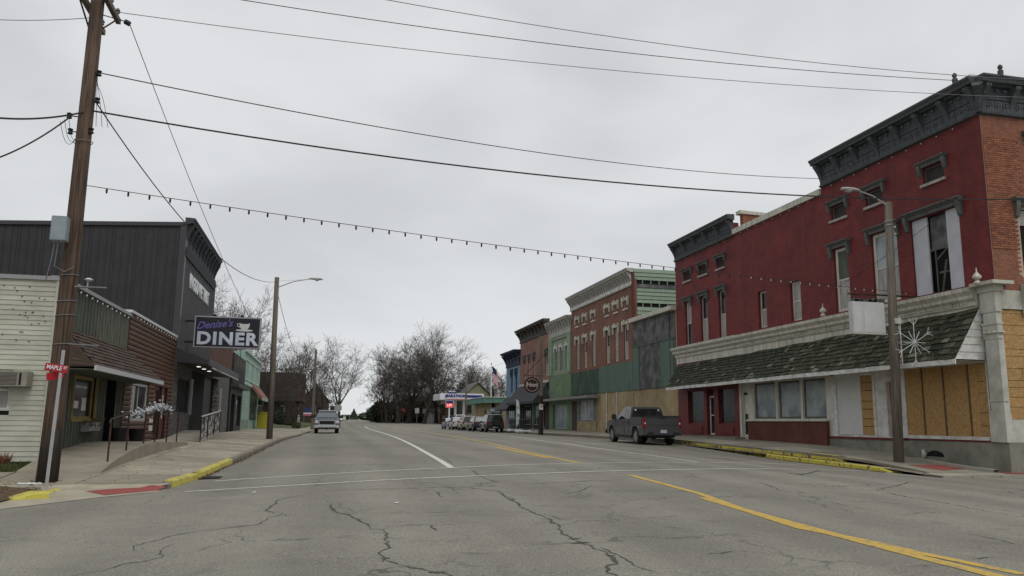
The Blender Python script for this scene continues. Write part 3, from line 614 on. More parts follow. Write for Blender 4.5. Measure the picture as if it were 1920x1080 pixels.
# wide window: white side panels, dark broken sash in the middle
w = window(F, rb, *big, metalc, dark, rec=.22, mid=False, name='broken_window', lab='wide window with white side panels and a broken dark sash'); hood(F, w, big[0], big[1], big[3], greyhood, .4, .25, .28, .25)
for a, c in ((22.12, 22.75), (23.65, 24.38)):
    B().fb(F, a, c, -.12, -.06, 6.11, 8.86).build('side_panel', mat('pale_violet_panel', (.5, .5, .54), (.43, .43, .47), sc=2), w)
B().fb(F, 22.8, 23.6, -.19, -.15, 7.65, 8.8).build('torn_board', greyply, w)
b = B(); b.tube([F(22.8, -.1, 7.6), F(23.25, -.05, 7.25)], .03, 5); b.tube([F(23.2, -.1, 6.0), F(22.78, .02, 7.15)], .035, 5); b.fb(F, 22.78, 23.62, -.15, -.11, 7.6, 7.67); b.fb(F, 22.8, 23.3, -.15, -.12, 6.75, 6.82); b.fb(F, 23.4, 23.44, -.15, -.12, 6.12, 7.6)
b.build('loose_sash_bar', greyhood, w)
# cornices
cornice(F, rb, 20.86, 29.55, 11.62, 12.85, .5, greycorn, 8, .2)
cornice(F, rb, 37.3, 44.55, 11.25, 12.4, .45, greycorn, 6, .18)
B().fb(F, 20.8, 29.6, -.5, .3, 12.9, 12.97).build('roof_flashing', dirtyw, rb)
B().fb(F, 29.62, 37.3, -.35, .1, 11.35, 11.62).build('coping', dirtyw, rb)
# side brick parapet over the left part and broken edge bricks
B().box(20.9, 31, 37.0, 37.3, 11.3, 12.42).build('wall', mat('parapet_brick', (.24, .085, .05), (.18, .07, .045), kind='brick', bump=.5, sc=2, p=((.15, .09, .06),)), rb)
B().prism([(20.7, 36.93, 12.421), (31, 36.93, 12.1), (31, 36.93, 12.25), (20.7, 36.93, 12.6)], (0, .45, 0)).build('coping', dirtyw, rb)
b = B()
for k in range(7): z = 11.5+k*.17; b.box(20.52, 20.9, 29.6, 29.63+random.uniform(.02, .16), z, z+.14)
b.build('toothed_brick', redbrick, rb)['kind'] = 'stuff'
# body behind
B().box(20.85, 36, 21.5, 29.58, .2, 12.3).build('rear_wall', redbrick2, rb); B().box(20.85, 36, 29.6, 44.55, .4, 11.3).build('rear_wall', redbrick2, rb)
# side wall on the cross street (natural brick): holes, backing and single bricks
sh = [(21.65, 23.0, 6.35, 8.6), (22.3, 23.2, 10.2, 10.95)]
wall(S, rb, 20.505, 36, 5.8, 12.0, sh, mat('mortar', (.46, .33, .25), (.36, .26, .19), sc=6, bump=.3), th=.3, d=-.008)
w = window(S, rb, *sh[0], dirtyw, dark, rec=.15, mid=False); hood(S, w, sh[0][0], sh[0][1], sh[0][3], greyhood, .4, .25, .26, .22)
B().fb(S, 21.72, 22.9, -.16, -.14, 8.0, 8.5).build('pane', curtain, w)
w = window(S, rb, *sh[1], greyhood, MATS['boarded_dark'], rec=.1, mid=False, sill=woodbrk, name='attic_window'); hood(S, w, sh[1][0], sh[1][1], sh[1][3], greyhood, .3, .22, .22, .18)
brickm = mat('natural_brick', (.29, .115, .06), (.17, .065, .042), kind='piece', sc=5, bump=.4)
bme = B().fb(S, 0, .203, 0, .03, 0, .062).mesh('brick', brickm, (0, 20.86, 0)); bme2 = B().fb(S, 0, .098, 0, .03, 0, .062).mesh('brick', brickm, (0, 20.86, 0))
cells = []
for r in range(int((12.0-5.82)/.074)):
    z = 5.82+r*.074; u = 20.51-(.107 if r % 2 else 0)
    while u < 24.6:
        a, c = max(u, 20.51), u+.203
        if not any(h[0]-.02 < c and h[1]+.02 > a and h[2]-.06 < z+.06 and h[3]+.05 > z for h in sh): cells.append((a, c, z))
        u += .214
cells.sort(key=lambda c: (c[0] > 21.75, abs(c[2]-9)))
st = B()
for i, (a, c, z) in enumerate(cells):
    if i < 300: piece('brick', bme if c-a > .15 else bme2, rb, (a, 20.86+.002+random.uniform(-.003, .003), z))
    else: q = .018+random.uniform(-.004, .004); st.fb(S, a, min(c, a+.203), -.011, q-.018, z, z+.062)
st.build('brick', mat('natural_brick_field', (.27, .105, .058), (.175, .067, .043), sc=9, bump=.4), rb, kind='stuff')
# cornice return on the side street
cs = cornice(S, rb, 20.45, 30, 11.62, 12.85, .5, greycorn, 9, .2)
for c_ in ((20.05, 21.3, 12.8), (21.0, 20.4, 12.8)): B().lathe(c_, [(.08, 0), (.09, .2), (.05, .24), (.08, .31), (.07, .37), (.03, .41)], 8).build('finial', greycorn, rb)
for c_ in ((19.62, 21.1), ): B().tube([(20.1, 20.46, 12.5), (20.3, 20.65, 12.2), (20.42, 20.8, 11.7)], [.18, .13, .1], 6).build('bracket', greycorn, rb)
# lower (storefront) cornice
prof = [(.003, 5.02), (.05, 5.02), (.06, 5.35), (.14, 5.4), (.16, 5.52), (.3, 5.62), (.32, 5.72), (.46, 5.84), (.48, 5.96), (.003, 6.02)]
cr = B().fprof(F, prof, 21.5, 44.6).build('storefront_cornice', dirtyw, rb)
b = B()
for k in range(150): u = 21.9+k*.1; b.fb(F, u, u+.055, .161, .2, 5.46, 5.53)
b.build('dentil', dirtyw, cr)['kind'] = 'stuff'
B().fprof(S, prof, 21.45, 36).build('storefront_cornice', dirtyw, rb)
B().fb(F, 37.4, 44.5, .0, .12, 5.99, 6.06).build('sill', dirtyw, rb)
for u, s in ((29.35, .8), (21.15, .8)):
    B().lathe((20.1, u, 5.98), [(.09*s, 0), (.14*s, .06), (.06*s, .16), (.16*s, .22), (.17*s, .27), (.03*s, .42), (.02*s, .52), (.01, .56)], 10).build('finial', dirtyw, rb)
# corner pilaster
pm = mat('white_cast_iron', (.5, .5, .45), (.36, .35, .29), sc=2.2, bump=.25)
b = B(); b.box(20.4, 20.55, 20.84, 21.36, 1.06, 5.3); b.box(20.36, 20.6, 20.8, 21.42, 1.05, 1.9); b.box(20.38, 20.58, 20.82, 21.4, 1.9, 2.02)
b.box(20.37, 20.58, 20.81, 21.4, 2.3, 2.35); b.box(20.38, 20.58, 20.81, 21.4, 4.25, 4.7); b.box(20.35, 20.6, 20.79, 21.42, 4.7, 4.76); b.box(20.37, 20.6, 20.8, 21.4, 5.1, 5.75); b.box(20.32, 20.68, 20.76, 21.45, 5.75, 5.95); b.box(20.1, 20.9, 20.55, 21.5, 5.951, 6.06)
p_ = b.build('pilaster', pm, rb)
b = B()
for k in range(3): b.lathe((20.37, 20.92+k*.17, 4.45), [(.08, -.03), (.09, .0), (.07, .03)], 8); b.lathe((20.42+k*.06, 20.81, 4.45), [(.08, -.03), (.09, 0), (.07, .03)], 8)
b.build('rosette', pm, p_)['kind'] = 'stuff'
# foundation
B().fb(F, 20.87, 25.6, -.3, .06, -.3, 1.05).build('foundation', foundm, rb); B().fb(F, 25.601, 29.9, -.3, .04, .2, 1.06).build('foundation', foundm, rb)
B().fb(S, 20.42, 36, -.3, .05, -.4, 1.045).build('foundation', foundm, rb)
b = B(); n = 10; pts = [(20.431, 23.95+.42*math.cos(math.pi*i/n), .5+.2*math.sin(math.pi*i/n)) for i in range(n+1)]; b.prism(pts, (.05, 0, 0)).build('crawl_hole', dark, rb)
b = B(); b.ball((20.38, 24.4, .55), .09, 6); b.box(20.36, 20.42, 24.38, 24.5, .45, .72); b.build('broken_pipe', dirtyw, rb)
# storefront infill. A: red shop on the left of the block
wall(F, rb, 37.35, 44.6, .85, 5.02, [(41.3, 43.3, 1.55, 3.4), (40.1, 40.95, .95, 3.4), (37.8, 39.6, 1.55, 3.4)], redpaint, th=.25)
window(F, rb, 41.3, 43.3, 1.55, 3.4, redpaint, glass, rec=.12, mid=False, name='shop_window'); window(F, rb, 37.8, 39.6, 1.55, 3.4, redpaint, glass, rec=.12, mid=False, name='shop_window')
d_ = window(F, rb, 40.1, 40.95, .95, 3.05, white, glass, rec=.18, mid=True, fw=.09, name='glass_door'); B().fb(F, 40.2, 40.24, -.2, -.1, 1.7, 2.3).build('handle', metalg, d_)
window(F, rb, 40.1, 40.95, 3.07, 3.4, redpaint, glass, rec=.18, mid=False, name='transom')
for a, c in ((41.5, 43.1), (37.95, 39.45)): B().fb(F, a, c, .003, .03, 1.0, 1.42).fb(F, a+.12, c-.12, .031, .045, 1.08, 1.34).build('stall_riser', redpaint, rb)
B().fb(F, 36.9, 42.5, .0, .55, .7, .9).build('step', foundm, rb)
# B: white door + three papered windows over brick
wall(F, rb, 29.7, 37.35, .7, 5.02, [(36.5, 37.15, .95, 3.2), (30.05, 31.75, 1.8, 3.5), (31.95, 33.75, 1.8, 3.5), (33.95, 35.9, 1.8, 3.5)], dirtyw, th=.25)
dd = window(F, rb, 36.5, 37.15, .95, 3.2, white, [glass, white], rec=.12, name='door', fw=.07); B().fb(F, 36.6, 37.05, -.13, -.1, 3.28-.3, 3.3-.2).build('number_plate', blackm, dd)
for a, c in ((30.05, 31.75), (31.95, 33.75), (33.95, 35.9)): window(F, rb, a, c, 1.8, 3.5, mat('bronze_frame', (.13, .12, .1), (.09, .08, .07), sc=4), glassp, rec=.08, mid=False, name='shop_window', fw=.08)
B().fb(F, 29.9, 36.3, .002, .16, .65, 1.68).build('brick_stall_riser', redbrick2, rb); B().fb(F, 29.86, 36.34, .0, .22, 1.681, 1.76).build('sill', dirtyw, rb)
# C: white panel, boards, red door
wall(F, rb, 25.5, 29.7, 1.06, 5.02, [(26.9, 29.35, 1.15, 3.45), (25.6, 26.3, 1.1, 3.15)], white, th=.25)
B().fb(F, 27.85, 29.35, -.1, -.05, 1.16, 3.45).build('white_panel', mat('panel_white', (.55, .55, .54), (.48, .48, .46), sc=1), rb); b = B()
for z, h in ((1.16, .33), (1.5, .28), (1.79, .36), (2.16, .3), (2.47, .4), (2.88, .3), (3.19, .26)): B().fb(F, 26.92, 27.84, -.1, -.05, z, z+h-.012).build('board', osb, rb)
B().fb(F, 25.6, 26.3, -.22, -.17, 1.1, 3.15).build('red_door', mat('bright_red_door', (.32, .02, .035), (.25, .02, .03), sc=2, rough=.4), rb); B().fb(F, 27.0, 26.9, 0, .06, 1.06, 3.5).build('trim', white, rb)
B().fb(F, 25.2, 29.9, .0, .08, 1.0, 1.08).build('base_trim', redpaint, rb)
# D: big boarded window at the corner
wall(F, rb, 21.5, 25.5, 1.06, 5.02, [(21.55, 25.3, 1.2, 3.55)], white, th=.25)
e = [25.3, 24.45, 24.43, 23.45, 23.43, 22.35, 22.33, 21.98]
for k in range(4): B().fb(F, e[2*k+1], e[2*k], -.09, -.04+random.uniform(-.006, .006), 1.2, 3.55).build('board', osb, rb)
for z, h in ((1.2, .35), (1.55, .42), (1.97, .62), (2.59, .38), (2.97, .58)): B().fb(F, 21.55, 21.97, -.09, -.035, z, z+h-.015).build('board', osb, rb)
for u in (24.44, 23.44, 22.34): B().fb(F, u-.03, u+.03, -.038, -.02, 1.2, 3.55).build('stain_strip', mat('damp_osb', (.13, .085, .045), (.08, .06, .035), sc=8), rb)
B().fb(F, 21.5, 25.4, .0, .1, 1.09, 1.18).build('sill', white, rb); B().fb(F, 21.4, 25.4, .0, .08, 1.03, 1.088).build('base_trim', redpaint, rb)
# side street storefront: boards
wall(S, rb, 20.555, 36, 1.05, 5.8, [(20.63, 26, 1.75, 5.2)], pm, th=.2)
z = 1.76
while z < 5.15:
    h = random.choice((.22, .3, .38, .45)); h = min(h, 5.19-z); u = 20.64
    while u < 23.4:
        l = random.uniform(.4, 1.2); B().fb(S, u, u+l-.012, -.1, -.05+random.uniform(-.008, .008), z, z+h-.014).build('board', osb, rb); u += l
    z += h
# shingled awning
aw = thing('shingle_awning', 'long sagging mossy wood shingle awning over the boarded storefronts', 'awning', (19.9, 33, 3.6)); 
UB = [(21.5, 19.33), (30, 19.33), (44.5, 19.7)]
def awp(u, t):   # t: 0 bottom .. 1 top
    xb = lerp_t(UB, u); zt = lerp_t([(21.5, 5.32), (30, 5.12), (45, 4.9)], u); zb = 3.63+.006*math.sin(u*1.1)
    return Vector((xb+(20.44-xb)*t, u, zb+(zt-zb)*t+.02*t*math.sin(u*2.3+t*3)))
b = B(); n = 30; vs = []
for i in range(n+1):
    u = 21.5+(44.5-21.5)*i/n
    for t in (0, 1): q = awp(u, t); vs.append((q.x+.03, q.y, q.z-.03))
    q = awp(u, 0); vs.append((20.45, q.y, q.z-.03))
b.add(vs, [f for i in range(n) for f in ((i*3, i*3+1, i*3+4, i*3+3), (i*3, i*3+3, i*3+5, i*3+2))]).build('deck', dirtyw, aw)
b = B(); vs = []
for i in range(n+1):
    u = 21.45+(44.55-21.45)*i/n; q = awp(u, 0)
    for dx, dz in ((-.03, -.16), (-.03, .0), (.0, .0), (.0, -.16)): vs.append((q.x+dx, u, q.z+dz))
b.add(vs, [(i*4+j, i*4+(j+1) % 4, (i+1)*4+(j+1) % 4, (i+1)*4+j) for i in range(n) for j in range(4)]+[(0, 1, 2, 3)]).build('fascia', white, aw)
NR = 9; cells = []
for r in range(NR):
    u = 21.5
    while u < 44.4:
        wd = random.uniform(.2, .42); cells.append((r, u, min(u+wd, 44.5))); u += wd
cells.sort(key=lambda c: c[1]); keep = set(range(0, 300)); stf = [B(), B()]
for i, (r, u0, u1) in enumerate(cells):
    t0 = r/NR; t1 = min(1, (r+1.25)/NR); g = .006; lift = .038+random.uniform(0, .03); rag = random.uniform(-.018, .012)
    P0, P1, P2, P3 = awp(u0+g, t0+rag), awp(u1-g, t0+rag+random.uniform(-.01, .01)), awp(u1-g, t1), awp(u0+g, t1)
    nn = Vector((-.8, 0, .55))
    pts = [P0+nn*lift, P1+nn*(lift+random.uniform(-.006, .01)), P2+nn*.006, P3+nn*.006]; pts += [p-nn*.016 for p in pts]
    fs = [(0, 1, 2, 3), (7, 6, 5, 4), (0, 4, 5, 1), (1, 5, 6, 2), (3, 7, 4, 0)]
    wch = random.random() < (.1 if r in (NR-1, 0, 1, 2) else .05)
    if i in keep: B().add(pts, fs).build('shingle', shinw if wch else shing, aw)
    else: stf[1 if wch else 0].add(pts, fs)
stf[0].build('shingle', mat('mossy_shake_field', (.062, .062, .042), (.022, .027, .015), sc=5, bump=.9, lo=.4, hi=.6), aw, kind='stuff'); stf[1].build('shingle', mat('bleached_field', (.18, .175, .145), (.09, .09, .06), sc=4), aw, kind='stuff')
# white clapboard cheek
for k in range(7):
    t0, t1 = k/7, (k+1)/7; z0, z1 = awp(21.5, t0), awp(21.5, t1)
    B().add([(z0.x+.01, 21.46, z0.z), (20.5, 21.46, z0.z), (20.5, 21.485, z1.z), (z1.x+.01, 21.485, z1.z)]+[(z0.x+.01, 21.5, z0.z), (20.5, 21.5, z0.z), (20.5, 21.5, z1.z), (z1.x+.01, 21.5, z1.z)], [(0, 1, 2, 3), (0, 4, 5, 1), (4, 7, 6, 5), (0, 3, 7, 4)]).build('clapboard', white, aw)
for u, t in ((25.0, 0), (28.5, 0), (33, 0)): B().lathe((19.75, u, 3.5), [(.07, .02), (.09, 0), (.03, -.05)], 8).build('lamp_socket', blackm, aw)
# bulbs along the red building cornices
def bulbs_line(pts, sp, nm, label, parent_wire=True, drop=.0, size=.03, wm=wirem, bm_=bulbm, r=.008, grp=None, sag=0):
    t = thing(nm, label, 'lights', pts[0], group=grp); P = []
    for a, c in zip(pts, pts[1:]):
        a, c = Vector(a), Vector(c); n = max(1, int((c-a).length/sp))
        for i in range(n): s = i/n; P.append(a.lerp(c, s)+Vector((0, 0, -sag*4*s*(1-s))))
    P.append(Vector(pts[-1])); B().tube(P, r, 4).build('wire', wm, t)
    me = B().lathe((0, 0, 0), [(size*.4, 0), (size*.6, -drop-.01), (size, -drop-size), (size*.9, -drop-size*2), (size*.2, -drop-size*3)], 6).mesh('bulb', bm_)
    for p in P[1:-1] if len(P) > 3 else P: piece('bulb', me, t, p+Vector((0, 0, -.01)))
    return t
bulbs_line([(20.4, 21.2, 11.55), (20.4, 29.5, 11.55)], .75, 'string_lights', 'row of tiny white bulbs under the tall right hand corner cornice', size=.016)
bulbs_line([(20.4, 29.7, 11.28), (20.4, 37.2, 11.28)], .75, 'string_lights', 'row of tiny white bulbs below the coping of the plain middle red wall', size=.016)
bulbs_line([(20.4, 37.4, 11.2), (20.4, 44.5, 11.2)], .75, 'string_lights', 'row of tiny white bulbs under the cornice at the far end of the red block', size=.016)
# hanging blank box sign with its bracket pipe
bs = thing('blank_sign', 'blank rusty white box sign hanging from a pipe in front of the shingle awning', 'sign', (18.15, 24, 4.65))
B().box(17.5, 18.78, 23.88, 24.12, 4.66, 5.74).build('sign_box', mat('sign_white_rusty', (.5, .5, .5), (.38, .36, .34), kind='streak', sc=1.5, lo=.55, hi=.75), bs, bev=.02)
B().box(17.46, 18.82, 23.86, 24.14, 4.62, 4.658).build('trim', dirtyw, bs); b = B(); b.tube([(20.45, 24, 6.02), (17.45, 24, 6.02)], .03, 6); b.tube([(17.8, 24, 6.02), (17.8, 24, 5.74)], .015, 5); b.tube([(18.5, 24, 6.02), (18.5, 24, 5.74)], .015, 5); b.build('bracket_pipe', rust, bs)
b = B(); 
for k in range(26): x = 17.5+random.uniform(0, 1.3); b.box(x, x+.07, 23.9, 24.1, 5.745, 5.76+random.uniform(.02, .12))
b.build('lichen', greyhood, bs)['kind'] = 'stuff'
# concrete ramp kerb to the side entrance
b = B(); ks = [(25.2, .36), (24, .35), (23, .26), (22, .18), (21.0, .13)]
struct(B().add([(19.55+(25.2-y)*.1+dx, y, z+dz) for y, z in ks for dx, dz in ((0, -.3), (0, .1), (.22, .1), (.22, -.3))], [(i*4+j, i*4+(j+1) % 4, i*4+4+(j+1) % 4, i*4+4+j) for i in range(4) for j in range(4)]+[(0, 1, 2, 3)]).build('ramp_edge', concrete))

# ---- vacant building: stained panels over tan brick
vb = thing('vacant_building', 'two storey vacant front of stained grey panels above green board and tan brick', 'building', (20.5, 48, .9))
wall(F, vb, 44.62, 51.6, .8, 8.5, [], tanb); B().fb(F, 44.62, 51.7, .0, .35, 8.35, 8.62).build('coping', dirtyw, vb)
for a, c in ((44.75, 45.5), ): B().fb(F, a, c, .003, .04, 3.75, 8.3).build('panel', greyply, vb)
for a, c, z0, z1, mm in ((45.52, 51.2, 6.7, 8.3, greyply), (47.0, 50.4, 3.75, 6.66, greyply), (45.0, 46.98, 3.75, 6.66, greensign), (50.42, 51.6, 3.75, 6.66, greensign), (51.22, 51.6, 6.7, 8.3, greyply)): B().fb(F, a, c, .041, .08, z0, z1).build('panel', mm, vb)
b = B(); b.fb(F, 44.8, 51.6, .081, .12, 6.62, 6.7); b.fb(F, 50.38, 50.46, .081, .11, 3.75, 6.62); b.fb(F, 45.42, 45.5, .042, .11, 3.75, 6.62); b.build('trim', greyhood, vb)
B().box(20.85, 34, 44.6, 51.6, .5, 8.3).build('rear_wall', redbrick2, vb)
# ---- brick building with white cornice
ob = thing('brick_building', 'tall orange brick building with white bracketed cornice and peeling green clapboard side', 'building', (20.5, 58.8, .9))
U = [(63.5, 64.85), (61.5, 62.85), (59.3, 60.7), (56.1, 57.5), (54.3, 55.6), (52.3, 53.7)]
U = [((a+c)/2-.38, (a+c)/2+.38) for a, c in U]
holes = [(a, c, 5.95, 8.4) for a, c in U]+[(a, c, 9.55, 10.05) for a, c in U]
wall(F, ob, 51.6, 66, 5.7, 11.5, holes, orangeb)
def keyhood(w, a, c, z, dz):
    b = B(); b.fb(F, a-.12, c+.12, .004, .14, z, z+.22)
    for p in (a-.26, c+.06): b.add([F(p+dx, d, zz) for zz, ww in ((z+.3, 0), (z-dz, .06)) for d in (.004, .12) for dx in (ww, .2-ww)], [(0, 1, 3, 2), (4, 6, 7, 5), (0, 4, 5, 1), (2, 3, 7, 6), (0, 2, 6, 4), (1, 5, 7, 3)])
    b.fb(F, (a+c)/2-.08, (a+c)/2+.08, .141, .2, z, z+.34); b.build('lintel', dirtyw, w)
for i, (a, c) in enumerate(U):
    w = window(F, ob, a, c, 5.95, 8.4, dirtyw, [curtain, glass] if i % 2 else [curtain, curtain], rec=.08, fw=.1); keyhood(w, a, c, 8.4, .45)
    w = window(F, ob, a, c, 9.55, 10.05, dirtyw, orangeb, rec=.03, mid=False, name='attic_window', fw=.03, sill=white); keyhood(w, a, c, 10.1, .35)
cc = cornice(F, ob, 51.6, 66, 11.0, 12.2, .55, mat('grey_white_cornice', (.42, .41, .38), (.33, .32, .29), sc=3), 32, .14, deco=False); B().fb(F, 51.6, 66, .071, .13, 11.02, 11.28).build('frieze', white, cc)
B().box(22.6, 23.3, 62.3, 63.0, 11.9, 13.0).build('chimney', redbrick2, ob)
# green clapboard side (facing the viewer), boards one by one, gaps with studs
B().box(20.7, 33, 51.9, 66, .5, 11.6).build('rear_wall', orangeb, ob); B().box(20.62, 33, 51.7, 51.88, 8, 12.1).build('side_backing', dark, ob)
sx = 20.6
for r in range(14):
    z = 8.45+r*.27
    if z > 12.0: break
    gap = r in (4, 10)
    x0 = sx+(3.9 if gap else 0); top = z+.26
    for x, x1 in ((x0, sx+3.9), (max(x0, sx+3.92), sx+8.5)):
        if x1-x > .1: B().add([(x, 51.62, z), (x1, 51.62, z), (x1, 51.67, top), (x, 51.67, top), (x, 51.695, z), (x1, 51.695, z), (x1, 51.695, top), (x, 51.695, top)], [(0, 1, 2, 3), (0, 4, 5, 1), (3, 2, 6, 7), (0, 3, 7, 4), (1, 5, 6, 2)]).build('clapboard', mintb if random.random() > .12 else greyply, ob)
for gz in (8.45+4*.27, 8.45+10*.27):
    for k in range(7): B().box(sx+k*.62, sx+k*.62+.06, 51.64, 51.69, gz, gz+.26).build('stud', mintb, ob)
B().box(20.4, 20.62, 51.58, 51.7, 8.3, 12.0).build('corner_board', redbrick2, ob)
# signs + marquee + storefronts
wall(F, ob, 51.6, 66, .8, 5.7, [(60.3, 63.8, 1.75, 3.3)], mat('storefront_grey', (.19, .2, .19), (.13, .135, .13), sc=2))
B().fb(F, 51.65, 58.6, .003, .09, 3.75, 5.75).build('green_sign_board', greensign, ob); B().fb(F, 58.62, 65.9, .003, .09, 3.8, 5.68).build('green_sign_board', greendark, ob)
B().fb(F, 51.65, 59.2, .003, .05, .7, 3.74).build('tan_brick_front', tanb, ob); window(F, ob, 60.3, 63.8, 1.75, 3.3, metalg, glassp, rec=.05, mid=False, bars=3, name='shop_window'); B().fb(F, 59.3, 64.2, .01, .1, .7, 1.65).build('stall_riser', mat('crumbling_render', (.36, .29, .17), (.22, .17, .1), sc=2, bump=.5), ob)
for u in (56.9, 54.7): B().tube([F(u, .1, .8), F(u, .1, 3.75)], .04, 6).build('downpipe', white, ob)
mq = B().fb(F, 58.7, 73.0, .1, 1.05, 3.42, 3.62).build('canopy', mat('canopy_grey', (.24, .235, .22), (.17, .165, .15), sc=2), ob)
B().fb(F, 64.5, 65.8, -.1, .02, .8, 3.3).build('door', mat('brown_door', (.05, .04, .03), kind='plain'), ob)
# ---- sage green building
gb = thing('green_building', 'narrow sage green building with white cornice and three tall arched windows', 'building', (20.5, 69.5, .9))
th = [(67.0, 67.75), (68.7, 69.45), (70.4, 71.15)]
wall(F, gb, 66.02, 73, 5.8, 10.4, [(a, c, 6.15, 8.2) for a, c in th], ltgreen)
for a, c in th:
    w = window(F, gb, a, c, 6.15, 8.2, mat('pale_green_trim', (.42, .5, .4), kind='plain'), [glass, glass], rec=.1, fw=.08); b = B(); b.fprof(F, [(.003, 8.2), (.1, 8.2), (.12, 8.4), (.003, 8.45)], a-.15, c+.15); b.fprof(F, [(.003, 7.9), (.08, 7.9), (.1, 8.2), (.003, 8.2)], a-.15, a-.02); b.fprof(F, [(.003, 7.9), (.08, 7.9), (.1, 8.2), (.003, 8.2)], c+.02, c+.15); b.fb(F, (a+c)/2-.15, (a+c)/2+.15, .003, .12, 8.4, 8.6); b.build('lintel', white, w)
for u in (66.05, 66.5, 71.9, 72.55): B().fb(F, u, u+.4, .003, .12, 5.85, 9.3).build('pilaster', mat('sage_light', (.28, .37, .27), kind='noise'), gb)
cornice(F, gb, 66.05, 73, 9.25, 10.75, .55, MATS['grey_white_cornice'], 9, .16, deco=False); B().fb(F, 66.1, 72.9, .071, .1, 9.0, 9.24).build('frieze', ltgreen, gb)
wall(F, gb, 66.02, 73, .9, 5.8, [(67.3, 71.8, 1.0, 3.1)], mat('green_brick', (.15, .22, .12), (.12, .185, .1), kind='brick', p=((.1, .15, .09),), bump=.3)); window(F, gb, 67.3, 71.8, 1.0, 3.1, metalg, [glassp], rec=.2, mid=False, bars=5, name='shop_window')
B().box(20.85, 34, 66, 73, .5, 10.3).build('rear_wall', redbrick2, gb)
# ---- salmon brick building
sb = thing('salmon_building', 'salmon brick building with dark bracketed cornice above a charcoal awning', 'building', (20.5, 79, .9))
ws = [(73.4, 74.6), (78.2, 79.2), (80.2, 81.2), (82.2, 83.2)]
wall(F, sb, 73.02, 84.7, 5.3, 10.9, [(a+.2, c-.2, 5.95, 8.1) for a, c in ws], salmonb)
for a, c in ws:
    w = window(F, sb, a+.2, c-.2, 5.95, 8.1, white, [curtain, glass], rec=.1, fw=.09); hood(F, w, a+.25, c-.25, 8.1, greyhood, .5, .2, .4, .18)
cornice(F, sb, 73.02, 84.7, 9.95, 11.3, .7, mat('brown_cornice', (.1, .085, .07), (.06, .05, .045), sc=3), 9, .2, deco=True); B().box(20.9, 34, 73, 84.7, .5, 11.2).build('rear_wall', redbrick2, sb)
wall(F, sb, 73.02, 84.7, .9, 5.3, [(74.5, 75.5, 1, 3.2), (76, 79, 1.3, 3.2), (80, 83, 1.3, 3.2)], mat('dark_front', (.05, .042, .038), (.035, .03, .028), sc=3)); B().fb(F, 73.1, 84.6, .003, .12, 5.3, 5.5).build('frieze', dirtyw, sb)
for a, c in ((76, 79), (80, 83)): window(F, sb, a, c, 1.3, 3.2, dirtyw, glass, rec=.1, mid=False, bars=2, name='shop_window')
window(F, sb, 74.5, 75.5, 1, 3.2, dirtyw, glass, rec=.1, mid=False, name='door')
B().fprof(F, [(.1, 5.25), (1.5, 3.55), (1.5, 3.3), (.1, 3.3)], 73.3, 84.9).build('awning', awng, sb)
# ---- blue building and the low ones after it
bb = thing('blue_building', 'narrow pale blue building with dark overhanging cornice', 'building', (20.5, 88, .9))
wall(F, bb, 84.72, 91.5, 1, 9.2, [(86.1, 86.9, 4.8, 7.0), (88.3, 89.1, 4.8, 7.0)], bluep)
for a in (86.1, 88.3): w = window(F, bb, a, a+.8, 4.8, 7.0, blued, glass, rec=.1); hood(F, w, a, a+.8, 7.0, blued, .5, .15, .4, .16)
cornice(F, bb, 84.72, 91.5, 7.7, 9.35, .8, blued, 5, .2, deco=False); B().box(20.85, 34, 84.7, 91.4, .5, 9.1).build('rear_wall', bluep, bb)
B().fprof(F, [(.02, 4.3), (1.4, 2.95), (1.4, 2.8), (.02, 2.8)], 85.1, 91.4).build('awning', awng, bb); window(F, bb, 87, 90, 1.2, 2.9, white, glass, rec=-.08, mid=False, bars=2, name='shop_window')
yb = thing('shop_building', 'low tan shop with teal roof band beyond the blue building', 'building', (20.5, 105, .9))
F2 = FR(20.2); wall(F2, yb, 98, 110, .5, 3.85, [(100, 103, 1.4, 3.0)], tanb); SF = FS(98)
wall(SF, yb, 20.2, 33, .5, 3.85, [(20.95, 21.5, .9, 2.9)], tanb); B().fb(SF, 19.1, 33, -12, .5, 3.85, 4.5).build('roof_band', mat('teal_band', (.12, .25, .2), (.1, .2, .16), sc=2), yb); B().fb(SF, 19.0, 33, -12.1, .6, 4.501, 4.6).build('roof_edge', white, yb)
window(SF, yb, 20.95, 21.5, .9, 2.9, white, glass, rec=.1, mid=False, name='door')
o = B().fb(SF, 19.9, 21.2, .02, .12, 2.65, 3.3).build('sign_panel', mat('slate_blue', (.12, .17, .22), kind='plain'), yb); b = B()
for k in range(4): b.fb(SF, 20.0+k*.3, 20.18+k*.3, .121, .14, 2.85, 3.12)
b.build('sign_print', white, o)['kind'] = 'stuff'

